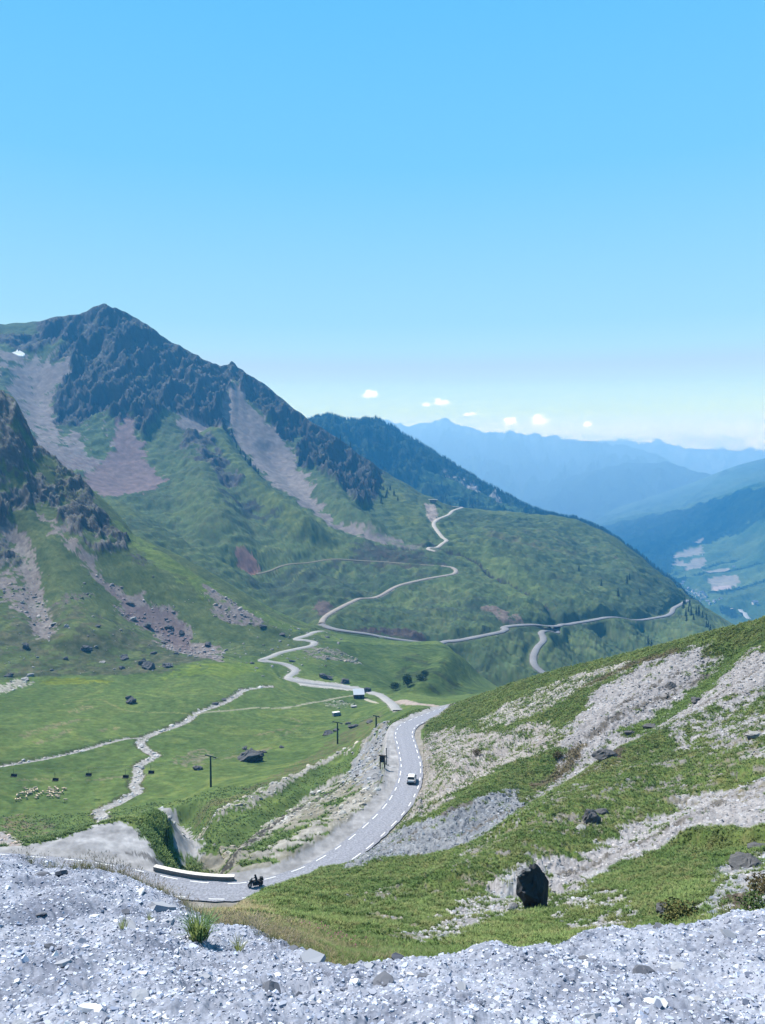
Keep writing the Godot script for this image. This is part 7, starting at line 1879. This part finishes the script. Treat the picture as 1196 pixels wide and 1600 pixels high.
func buildings() -> void:
	var at := valley.ground([-13, -434][0], [-13, -434][1])
	var o := thing("hut", "dark stone hut with grey metal roof beside the meadow road", "hut", at, 0.12)
	var st := begin()
	hull(st, [Vector3(-2.8, -1.2, 2.0), Vector3(2.8, -1.2, 2.0), Vector3(2.8, -1.2, -2.2), Vector3(-2.8, -1.2, -2.2)], [Vector3(-2.8, 2.4, 2.0), Vector3(2.8, 2.4, 2.0), Vector3(2.8, 4.2, -2.2), Vector3(-2.8, 4.2, -2.2)])
	part("wall", done(st), plain(Color(0.06, 0.055, 0.06), 0.9), o)
	st = begin()
	hull(st, [Vector3(-3.1, 2.36, 2.35), Vector3(3.1, 2.36, 2.35), Vector3(3.1, 4.32, -2.5), Vector3(-3.1, 4.32, -2.5)], [Vector3(-3.1, 2.5, 2.35), Vector3(3.1, 2.5, 2.35), Vector3(3.1, 4.48, -2.5), Vector3(-3.1, 4.48, -2.5)])
	var roof := part("roof", done(st), plain(Color(0.42, 0.46, 0.52), 0.45, 0.2), o)
	st = begin()
	for i in 9:
		var xx := -2.9 + i * 0.72
		rod(st, Vector3(xx, 2.52, 2.35), Vector3(xx, 4.5, -2.5), 0.04, 0.04, 5)
	part("roof_rib", done(st), plain(Color(0.36, 0.4, 0.46), 0.5), roof)
	st = begin()
	box(st, Vector3(0.9, 0.9, 2.01), Vector3(1.0, 2.0, 0.1))
	part("door", done(st), M.wood, o)
	st = begin()
	box(st, Vector3(-1.2, 1.2, 2.01), Vector3(0.9, 0.8, 0.1))
	part("window", done(st), plain(Color(0.02, 0.025, 0.03), 0.15), o)
	# van below the hut
	at = valley.ground([-21.9, -375.2][0], [-21.9, -375.2][1])
	var van := thing("van", "white-roofed van parked in the meadow below the hut", "van", at, 0.5)
	st = begin()
	hull(st, [Vector3(-1.9, 0.3, 0.9), Vector3(2.3, 0.3, 0.9), Vector3(2.3, 0.3, -0.9), Vector3(-1.9, 0.3, -0.9)], [Vector3(-1.9, 1.95, 0.85), Vector3(1.5, 1.95, 0.85), Vector3(1.5, 1.95, -0.85), Vector3(-1.9, 1.95, -0.85)])
	part("body", done(st), plain(Color(0.2, 0.22, 0.24), 0.5), van)
	st = begin()
	box(st, Vector3(-0.2, 2.0, 0), Vector3(3.5, 0.12, 1.76))
	part("roof", done(st), plain(Color(0.8, 0.8, 0.8), 0.5), van)
	st = begin()
	hull(st, [Vector3(2.06, 1.1, 0.8), Vector3(2.12, 1.1, 0.8), Vector3(2.12, 1.1, -0.8), Vector3(2.06, 1.1, -0.8)], [Vector3(1.55, 1.85, 0.75), Vector3(1.61, 1.85, 0.75), Vector3(1.61, 1.85, -0.75), Vector3(1.55, 1.85, -0.75)])
	part("windscreen", done(st), plain(Color(0.02, 0.02, 0.025), 0.1), van)
	for s in [-1, 1]:
		for xx in [-1.2, 1.4]:
			st = begin()
			rod(st, Vector3(xx, 0.33, s * 0.8 - 0.1), Vector3(xx, 0.33, s * 0.8 + 0.1), 0.33, 0.33, 14)
			part("wheel", done(st), M.tyre, van)
	at = valley.ground([-14.6, -402.5][0], [-14.6, -402.5][1])
	var shed := thing("trough", "small grey stone trough in the grass below the hut", "trough", at, 0.3)
	st = begin()
	box(st, Vector3(0, 0.4, 0), Vector3(2.6, 0.9, 1.3))
	part("basin", done(st), plain(Color(0.12, 0.12, 0.13), 0.9), shed)
	st = begin()
	box(st, Vector3(0, 0.88, 0), Vector3(2.7, 0.1, 1.4))
	part("rim", done(st), plain(Color(0.4, 0.4, 0.42), 0.8), shed)
	# hut on the crest
	at = mountain.ground([91, -1445.4][0], [91, -1445.4][1])
	var top := thing("hut", "tiny flat-roofed hut on the crest above the zigzag track", "hut", at, 0.2)
	st = begin()
	box(st, Vector3(0, 1.5, 0), Vector3(11, 5, 6))
	part("wall", done(st), plain(Color(0.1, 0.1, 0.1), 0.9), top)
	st = begin()
	box(st, Vector3(0, 4.2, 0), Vector3(15, 0.5, 8))
	part("roof", done(st), plain(Color(0.5, 0.5, 0.5), 0.7), top)
	# village far below, in the side valley
	var wall := plain(Color(0.6, 0.57, 0.52), 0.9)
	var slate := plain(Color(0.16, 0.17, 0.2), 0.8)
	var house := Node3D.new()
	st = begin()
	hull(st, [Vector3(-7, -4, 5), Vector3(7, -4, 5), Vector3(7, -4, -5), Vector3(-7, -4, -5)], [Vector3(-7, 6, 5), Vector3(7, 6, 5), Vector3(7, 6, -5), Vector3(-7, 6, -5)])
	part("wall", done(st), wall, house)
	st = begin()
	hull(st, [Vector3(-7.6, 6, 5.6), Vector3(7.6, 6, 5.6), Vector3(7.6, 6, -5.6), Vector3(-7.6, 6, -5.6)], [Vector3(-7.4, 10.4, 0.1), Vector3(7.4, 10.4, 0.1), Vector3(7.4, 10.4, -0.1), Vector3(-7.4, 10.4, -0.1)])
	part("roof", done(st), slate, house)
	house.set_meta("category", "house")
	house.set_meta("group", "houses of the far village")
	var lone := {0: "lone pale house above the pinkish top field", 1: "pale house among dark trees between the fields", 2: "pale farmhouse at the right end of the lilac field", 3: "long pale house near the right edge of the valley floor", 4: "pale house by the river below the village"}
	var spots := [1542.5, -3848.5, 1549.9, -3526, 1424.1, -3188.9, 1352.3, -2894.4, 1214.5, -2954.8, 1206.2, -3165.7, 1233.9, -3218.7, 1210.7, -3137.5, 1235.7, -3176.6, 1221.3, -3119.4, 1237.8, -3136.1, 1227.8, -3091.4, 1224.4, -3057.7, 1253.4, -3236.1, 1205.9, -3066.8, 1256.6, -3152.1, 1254.4, -3114.7, 1250.4, -3079.9, 1184.1, -3113.6, 1199.3, -3024.9, 1236.9, -2974.7, 1254, -2987.3, 1267.6, -2991.2, 1275.9, -3181.7, 1209.2, -3100.9, 1271.9, -3376.2, 1234.8, -3290.6, 1221.6, -2931.6, 1231.4, -3020.3]
	for i in spots.size() / 2:
		var label: String = lone.get(i, "small pale house in the hazy village on the valley floor")
		var c := copy(house, "house", label, fields.ground(spots[2 * i], spots[2 * i + 1]), rng.randf() * PI, Vector3.ONE * (1.35 if i == 3 else rng.randf_range(0.55, 1.0)))
		if i < 5:
			c.remove_meta("group")
	house.free()
	var quay := begin()
	var line := on_land(fields, [1285, -2862.6, 1277.1, -2829.3, 1281.1, -2818.1, 1268.2, -2779.2, 1260.9, -2738.4], 8.0)
	roadway("road", line, 7.0, 2.0, "short pale stretch of road low in the side valley", Color(0.5, 0.48, 0.45))
	roadway("road", on_land(fields, [1209.1, -2862, 1233, -2897.1, 1255.1, -2905.6, 1265.6, -2881.4], 8.0), 8.0, 2.0, "pale curved terrace beside dark trees in the side valley", Color(0.5, 0.46, 0.43))


func boulders() -> void:
	var big := []
	for k in 6:
		big.append(rock_mesh(500 + k, 0.72, 0.25, 3))
	var list := [
		[[-49.3, -292.1], 5.0, 0.85, "largest dark boulder in the meadow, right of the tall pylon"],
		[[-53.8, -308.4], 1.6, 0.8, "small dark boulder touching the top of the largest boulder"],
		[[-47.9, -304.6], 1.4, 0.6, "low rock at the right end of the largest boulder"],
		[[-45.9, -306.2], 1.2, 0.5, "flat rock trailing right of the largest boulder"],
		[[-63.5, -270.5], 2.2, 0.6, "dark boulder just left of the tall pylon"],
		[[-23, -330.2], 3.0, 0.45, "long grey outcrop left of the middle pylon"],
		[[-19.5, -334.2], 2.0, 0.5, "dark rock behind the middle pylon"],
		[[-12.3, -329.7], 3.2, 0.4, "flat grey outcrop between the middle and smallest pylons"],
		[[-14.7, -343.7], 1.6, 0.6, "dark rock on the left of the flat grey outcrop"],
		[[-5.3, -326.3], 2.2, 0.35, "low grey ledge beside the smallest pylon"],
		[[-40.4, -315.2], 1.2, 0.6, "grey stone halfway between large boulder and pylon"],
		[[-119.1, -374.9], 3.2, 0.7, "dark boulder standing alone in the left meadow"],
		[[-122.2, -382.8], 2.1, 0.9, "dark rock perched on the lone meadow boulder"],
		[[-34.9, -480.7], 4.4, 0.65, "dark boulder above the wide bend of the meadow road"],
		[[-22.2, -475], 3.8, 0.6, "dark boulder above the road, left of the hut"],
		[[-9.1, -451.7], 2.4, 0.9, "dark bushy rock at the hut's right corner"],
		[[-132.5, -449.1], 4.6, 0.7, "right dark boulder of the pair below the scree"],
		[[-137.8, -457.1], 3.6, 0.8, "left dark boulder of the pair below the scree"],
		[[-123, -453.9], 3.4, 0.6, "dark wedge rock right of the boulder pair"],
		[[-152.3, -469], 4.0, 0.5, "flat dark boulder left of the boulder pair"],
		[[-175.9, -470.7], 3.6, 0.6, "rounded boulder in the middle of the left slope"],
		[[-207.9, -463.4], 2.8, 0.9, "upright boulder near the left edge of the slope"],
		[[-181.4, -454.9], 1.9, 0.7, "small boulder below the rounded slope boulder"],
		[[-146.9, -447.7], 2.4, 0.5, "grey rock below the flat dark boulder"],
		[[-161.4, -457.1], 2.2, 0.4, "low pale rock between the rounded and flat boulders"],
		[[-193.8, -412], 2.6, 0.6, "boulder at the foot of the slope by the left edge"],
		[[-185.4, -410.3], 3.0, 0.3, "pale flat rock by the gravel at the left edge"],
		[[-185.3, -417.7], 2.0, 0.5, "small rock above the pale flat rock"],
		[[-209.1, -506.9], 3.2, 0.3, "pale slab high on the left slope"],
		[[-195.8, -493.7], 2.0, 0.7, "small dark rock below the pale slab"],
		[[-180.4, -503.7], 2.2, 0.6, "dark rock right of centre on the left slope"],
		[[-164.3, -555.6], 5.0, 0.6, "largest dark rock lying on the purple scree"],
		[[-175.2, -557.9], 3.6, 0.4, "light-topped rock on the scree left of the largest one"],
		[[-183.8, -580.1], 3.0, 0.5, "dark rock on the upper purple scree"],
		[[-150.7, -561.4], 4.0, 0.5, "dark ledge rock on the right of the scree"],
		[[-140.5, -554.8], 2.8, 0.8, "upright rock at the right edge of the scree"],
		[[-147, -531.1], 3.2, 0.4, "dark rock low on the purple scree"],
		[[-139.6, -484.1], 3.0, 0.5, "dark rock at the scree's lower left edge"],
		[[-126.7, -488.6], 2.2, 0.5, "small rock at the foot of the scree"],
		[[-118, -537.1], 3.6, 0.5, "dark outcrop in the grass right of the scree"],
		[[-88.1, -582.8], 3.4, 0.5, "pair of dark stones near the road junction, left one"],
		[[-73.5, -581.5], 3.4, 0.4, "dark ledge in grass left of the road junction"],
		[[-79.4, -482.9], 1.8, 0.5, "small dark rock left of the road hairpin"],
		[[-58.3, -509.7], 2.2, 0.5, "dark rock above the hairpin's right arm"],
		[[-42.3, -611.6], 3.0, 0.3, "dark hollow rock on the grassy spur by the junction"],
		[[-80.8, -381.3], 2.0, 0.4, "dark rock on the bank of the upper stream"],
		[[-78.5, -391.7], 1.6, 0.4, "grey rock in the upper stream bed"],
		[[24.2, -484.5], 2.6, 0.6, "pale rock on the grassy spur right of the tree"],
	]
	for k in list.size():
		var q: Array = list[k]
		var s: float = q[1]
		var pale: bool = q[3].contains("pale") or q[3].contains("light")
		var o := part("boulder", big[k % 6], M.pale_rock if pale else M.boulder)
		var at := valley.ground(q[0][0], q[0][1])
		o.basis = Basis(Vector3.UP, k * 1.9).scaled_local(Vector3(s, s * q[2] * 1.25, s * 0.85))
		o.position = at + Vector3(0, s * q[2] * 0.3, 0)
		tag(o, q[3], "boulder", "boulders strewn over the valley")
	# rocks on the hillside
	var at := hill.ground([8.7, -44][0], [8.7, -44][1])
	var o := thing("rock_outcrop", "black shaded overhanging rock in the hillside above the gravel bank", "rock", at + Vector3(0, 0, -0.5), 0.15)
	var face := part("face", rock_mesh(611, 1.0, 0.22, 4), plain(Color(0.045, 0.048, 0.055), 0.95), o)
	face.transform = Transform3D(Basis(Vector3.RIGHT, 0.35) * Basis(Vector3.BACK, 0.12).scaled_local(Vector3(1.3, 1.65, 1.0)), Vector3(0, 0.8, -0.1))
	for q in [[Vector3(-1.0, 1.95, 0.1), 0.24], [Vector3(-0.55, 2.2, 0.15), 0.2], [Vector3(-1.45, 0.15, 0.3), 0.3]]:
		var rim := part("rim_stone", rock_mesh(612 + int(q[1] * 10), 0.6, 0.25, 2), M.grit_rock, o)
		rim.transform = Transform3D(Basis(Vector3.UP, q[0].x * 2.0).scaled_local(Vector3(q[1] * 1.5, q[1], q[1])), q[0])
	var lumps := [
		[[21.3, -80.1], 1.0, 1.25, true, "dark-faced upright rock on the green slope right of centre"], [[19.5, -77.2], 0.8, 0.45, false, "pale slab left of the dark-faced upright rock"], [[23.5, -84.5], 0.9, 0.6, true, "dark hollow rock right of the upright rock"],
		[[54.9, -150.6], 1.3, 0.7, true, "dark rock in the middle of the upper scree"], [[46.4, -136.6], 1.6, 0.5, true, "dark ledge at the foot of the upper scree"], [[42.7, -136.2], 1.3, 0.5, true, "dark rock left of the ledge under the upper scree"],
		[[54.4, -136.8], 1.4, 0.5, true, "dark rock on the right edge of the green strip"], [[32.3, -114.7], 1.7, 0.7, true, "dark overhanging earth hummock on the hillside"], [[21.1, -45.5], 1.1, 0.6, true, "dark earth hollow near the right edge of the hillside"],
		[[12.4, -34.2], 0.55, 0.8, true, "dark rock beside the brown bush above the gravel bank"], [[25.4, -53], 0.8, 0.5, true, "dark ledge at the right edge above the hollow"], [[47, -118], 0.9, 0.4, false, "pale boulder on the grass below the right scree"], [[49.6, -105.3], 1.3, 0.35, false, "pale slab at the right edge of the hillside grass"]]
	for k in lumps.size():
		var q: Array = lumps[k]
		var s: float = q[1]
		var b := part("hillside_rock", big[(k + 2) % 6], M.boulder if q[3] else M.pale_rock)
		b.basis = Basis(Vector3.UP, k * 1.3).scaled_local(Vector3(s, s * q[2] * 1.2, s * 0.9))
		b.position = hill.ground(q[0][0], q[0][1]) + Vector3(0, s * q[2] * 0.2, 0)
		tag(b, q[4], "rock", "rocks on the right hillside")


func flock() -> void:
	var wool := plain(Color(0.46, 0.38, 0.28), 0.95)
	var face := plain(Color(0.3, 0.22, 0.16), 0.9)
	var sheep := Node3D.new()
	var trunk := flesh([[Vector3(0, 0.62, 0.38), Vector3(0, 0.66, -0.32), 0.23, 0.22], [Vector3(0, 0.72, -0.36), Vector3(0, 0.9, -0.56), 0.12, 0.09], [Vector3(0, 0.92, -0.56), Vector3(0, 0.84, -0.76), 0.075, 0.05],
		[Vector3(0.12, 0.5, 0.36), Vector3(0.12, 0.06, 0.40), 0.07, 0.035], [Vector3(-0.12, 0.5, 0.36), Vector3(-0.12, 0.06, 0.42), 0.07, 0.035], [Vector3(0.11, 0.5, -0.3), Vector3(0.11, 0.06, -0.32), 0.06, 0.035], [Vector3(-0.11, 0.5, -0.3), Vector3(-0.11, 0.06, -0.28), 0.06, 0.035], [Vector3(0, 0.6, 0.55), Vector3(0, 0.45, 0.62), 0.05, 0.03]], 0.05)
	part("body", trunk, wool, sheep)
	for s in [-1, 1]:
		var st := begin()
		hull(st, [Vector3(s * 0.06, 0.92, -0.58), Vector3(s * 0.17, 0.9, -0.55), Vector3(s * 0.16, 0.9, -0.6), Vector3(s * 0.06, 0.92, -0.62)], [Vector3(s * 0.06, 0.96, -0.58), Vector3(s * 0.17, 0.92, -0.56), Vector3(s * 0.16, 0.92, -0.6), Vector3(s * 0.06, 0.96, -0.62)])
		part("ear", done(st), face, sheep)
	sheep.set_meta("category", "sheep")
	sheep.set_meta("group", "flock of sheep grazing in the meadow")
	var spots := [-110.3, -242.6, -109.2, -241.6, -108.1, -241.3, -107.7, -242.2, -107.6, -243.7, -106.5, -242, -106.6, -240.5, -107, -239.7, -107.7, -239.4, -108.1, -238.5, -108.5, -237.6, -108.8, -236.8, -108.8, -235.4, -109, -234.6, -107.1, -237.5, -106.7, -238.4, -107.1, -232.6, -107.1, -231.2, -107.7, -230.9, -106.1, -234.4, -107.3, -238.9, -106.2, -242.2, -103.7, -245.2, -102, -243, -102.9, -243.4, -102.9, -242, -102.4, -246.4, -101.5, -245.3, -100.7, -244.2, -99.8, -245.9, -99.7, -246.6, -99.1, -246.1, -101.2, -242.6, -101.2, -241.2, -101.9, -241, -102.4, -240.1, -101, -239.2, -100.6, -240.7, -100, -240.9, -99.3, -241.1, -99, -241.9, -98.7, -242.7, -103.9, -240.9, -103.9, -239.5, -104, -238.1, -103.7, -236.1, -103.5, -234.8, -103.6, -236.2, -100.7, -237.2, -99.7, -237.5, -98.4, -238, -97.8, -237.5, -99, -238.5, -94.9, -235.5]
	for i in spots.size() / 2:
		var label := "cream sheep in the left cluster of the grazing flock" if spots[2 * i] < [-104.2, -239.4][0] else "cream sheep in the right cluster of the grazing flock"
		if i == spots.size() / 2 - 1:
			label = "lone sheep at the right end, apart from the flock"
		var c := copy(sheep, "sheep", label, valley.ground(spots[2 * i], spots[2 * i + 1]), 1.2 + rng.randf_range(-1.0, 1.0) + (PI if rng.randf() < 0.3 else 0.0), Vector3.ONE * rng.randf_range(0.8, 1.1))
	sheep.free()


func conifer_mesh(s: int) -> ArrayMesh:
	var r := RandomNumberGenerator.new()
	r.seed = s
	var st := begin()
	var tiers := 6
	for k in tiers:
		var y0 := 0.1 + 0.82 * k / tiers
		var rad := 0.24 * (1.0 - 0.85 * float(k) / tiers)
		var n := 9
		var tip := Vector3(r.randf_range(-0.02, 0.02), y0 + 0.26, r.randf_range(-0.02, 0.02))
		for i in n:
			var a := TAU * i / n + k
			var b := TAU * (i + 0.75) / n + k
			var ra := rad * r.randf_range(0.6, 1.15)
			var pa := Vector3(cos(a) * ra, y0 - r.randf() * 0.05, sin(a) * ra)
			var pb := Vector3(cos(b) * ra * 0.8, y0 + 0.01, sin(b) * ra * 0.8)
			for q in [tip, pb, pa]:
				st.add_vertex(q)
	return done(st)


func leafy_mesh(s: int, n: int, size: float) -> ArrayMesh:
	var r := RandomNumberGenerator.new()
	r.seed = s
	var st := begin()
	for i in n:
		var d := Vector3(r.randfn(), r.randfn(), r.randfn()).normalized()
		var q := d * Vector3(0.5, 0.42, 0.5) * pow(r.randf(), 0.4) * (1.0 + 0.45 * soft.get_noise_3d(d.x * 1.6 + s, d.y * 1.6, d.z * 1.6)) + Vector3(0, 0.58, 0)
		var b := Basis(Vector3(r.randf(), r.randf(), r.randf()).normalized(), r.randf() * TAU)
		quad(st, q + b * Vector3(-size, 0, 0), q + b * Vector3(0, size * 0.6, 0), q + b * Vector3(size, 0, 0), q + b * Vector3(0, -size * 0.6, 0))
	return done(st)


func trees() -> void:
	var bark := plain(Color(0.05, 0.04, 0.03), 0.95)
	var needle := plain(Color(0.014, 0.030, 0.016), 0.9)
	var leaf := plain(Color(0.025, 0.055, 0.022), 0.9)
	var trunk := begin()
	rod(trunk, Vector3(0, -0.1, 0), Vector3(0, 0.85, 0), 0.035, 0.01, 6)
	var trunk_mesh := done(trunk)
	var kinds := []
	for k in 3:
		var o := Node3D.new()
		part("trunk", trunk_mesh, bark, o)
		part("crown", conifer_mesh(700 + k), needle, o)
		o.set_meta("category", "tree")
		kinds.append(o)
	var stands := [
		[[-154.5, -1495, -151.9, -1517.5, -143.4, -1478.1, -146.1, -1558.8, -139.5, -1540.7, -127.5, -1457.8, -126.4, -1514.9, -115.3, -1435.5, -116.2, -1491.4, -104.9, -1417.4, -105.6, -1475.4, -96.3, -1407.5, -96.5, -1462, -87.6, -1393.6, -86.3, -1445.7, -78.1, -1381.3, -77.5, -1432.7, -70.2, -1376.7, -67.9, -1420.9, -60.8, -1363.6, -59.8, -1417, -52.8, -1353.5, -51.6, -1407.5, -44.6, -1332.7, -42.2, -1392.9, -35.6, -1312.1, -34, -1375.9, -28.2, -1309.7, -26.1, -1363.8, -21.3, -1337.4, -18.1, -1416.8, -13.3, -1388.9, -9.4, -1468.1, -4.6, -1453.2, -2.4, -1529.6, -12.2, -1534, -22.1, -1546.2, -32.4, -1568.4, -42.9, -1588.4, -53.4, -1598.8, -63.8, -1606.7, -74.5, -1616.9, -85.2, -1626, -96.3, -1638.7, -10, -1573.8, -17.7, -1481.2, -26.4, -1438.9, -37.2, -1461.4, -47.2, -1482.5, -57.2, -1496.7, -68.4, -1509.3], "dark conifer clinging to the wooded crag below the skyline", "conifers on the wooded crag"],
		[[-228.9, -1370.5, -221, -1348.6, -220, -1369.2, -210.4, -1335.4, -204.5, -1324.5, -207.3, -1302.1, -236.9, -1392.2, -250.4, -1419.5, -262.3, -1448.3, -216.9, -1316.6], "dark conifer at the tip of the middle crag", "conifers at the tip of the middle crag"],
		[[437.5, -1159.3, 411, -1079.3, 426, -1109.7, 412, -1063.8, 404, -1034.3, 391.4, -1025.3, 435.6, -1106.8, 443.6, -1104.4, 420.8, -1060.2, 440.2, -1082.5, 451.7, -1192.2, 447.6, -1161.5], "dark conifer on the knoll's far right end by the last road bend", "conifers by the last road bend"],
		[[353.4, -1154.4, 312.7, -1059.1, 365.1, -1180.6, 362.9, -1125.6, 299.4, -1091.9, 283.1, -1151.7], "lone dark tree on the grassy knoll's open slope", "lone trees on the grassy knoll"],
		[[401.4, -986.4, 399.8, -970.9, 416.7, -1018.3, 297.8, -891.7, 299.9, -887.2], "conifer at the valley edge where hillside meets the far slope", "conifers at the hillside's edge"],
		[[2.3, -1470, 9.1, -1434.7, 14, -1461.6, 20.4, -1423.5, 6.7, -1398.8, -2.2, -1355.7, 26.7, -1394.3], "conifer on the green slope right of the wooded crag", "conifers right of the wooded crag"]]
	for s in stands:
		var spots: Array = s[0]
		for i in spots.size() / 2:
			var at := mountain.ground(spots[2 * i], spots[2 * i + 1])
			var size := rng.randf_range(9.0, 16.0)
			var c := copy(kinds[i % 3], "conifer", s[1], at - Vector3(0, 0.5, 0), rng.randf() * TAU, Vector3(size, size, size))
			c.set_meta("group", s[2])
	var list := [[[14.2, -451.7], 7.5, "tallest dark leafy tree on the grassy spur"], [[7.3, -453.3], 4.6, "low dark bush left of the tallest tree on the spur"], [[23, -475.4], 5.0, "dark shrub right of the tallest tree on the spur"], [[25.9, -487.1], 3.6, "smaller dark shrub beside the pale rock on the spur"]]
	for k in list.size():
		var q: Array = list[k]
		var o := thing("tree" if k == 0 else "shrub", q[2], "tree" if k == 0 else "shrub", valley.ground(q[0][0], q[0][1]), k * 1.0)
		o.scale = Vector3(q[1] * (0.8 if k == 0 else 1.3), q[1], q[1] * (0.8 if k == 0 else 1.3))
		part("trunk", trunk_mesh, bark, o)
		part("crown", leafy_mesh(800 + k, 500, 0.07), leaf, o)
	# brown bushes above the bank
	var bush := [[[11.6, -30.4], 1.1, "olive bush on the lip above the right part of the bank", Color(0.12, 0.12, 0.04)], [[12.6, -26.5], 0.9, "dark green bush at the right edge above the bank", Color(0.06, 0.10, 0.03)], [[15.6, -32], 1.0, "brown bush at the right edge, above the dark green one", Color(0.10, 0.085, 0.04)], [[51.4, -192.1], 0.1, "", Color()], [[30.2, -135.8], 1.6, "brown heather bush beside the bare ground on the hillside", Color(0.09, 0.07, 0.035)], [[18.1, -151.4], 1.5, "brown heather bush among the rocks right of the road", Color(0.08, 0.06, 0.035)]]
	for k in bush.size():
		var q: Array = bush[k]
		if q[2] == "":
			continue
		var o := thing("bush", q[2], "bush", hill.ground(q[0][0], q[0][1]) - Vector3(0, 0.25, 0), k * 1.0)
		o.scale = Vector3(q[1] * 1.4, q[1], q[1] * 1.2)
		part("crown", leafy_mesh(820 + k, 700, 0.05), plain(q[3], 0.9), o)
		part("trunk", trunk_mesh, bark, o)
	# woods too dense to tell one tree from the next
	for w in [[ridge, 11000, 11.0, "forest", "dense dark conifer wood covering the ridge behind the knoll", 1500.0, 2980.0], [fields, 4500, 11.0, "wood", "dense hazy wood on the side valley's far slope", 3000.0, 5500.0]]:
		var land: Land = w[0]
		var places := []
		var tints := PackedColorArray()
		for n in w[1]:
			var i := rng.randi() % (land.nc * land.nr)
			if land.kind[i] != WOOD or land.r[i] < w[5] or land.r[i] > w[6]:
				continue
			var q := land.ground(land.x[i] + rng.randf_range(-9, 9), land.z[i] + rng.randf_range(-9, 9))
			var s: float = w[2] * rng.randf_range(0.6, 1.25)
			places.append(Transform3D(Basis(Vector3.UP, rng.randf() * TAU).scaled_local(Vector3(s, s, s)), q - Vector3(0, 1, 0)))
			tints.append(shade(Color(0.022, 0.042, 0.022), 0.6, 1.5))
		tufts(conifer_mesh(740), M.leaf, w[3], w[4], "forest", places, tints)
	for o in kinds:
		o.free()
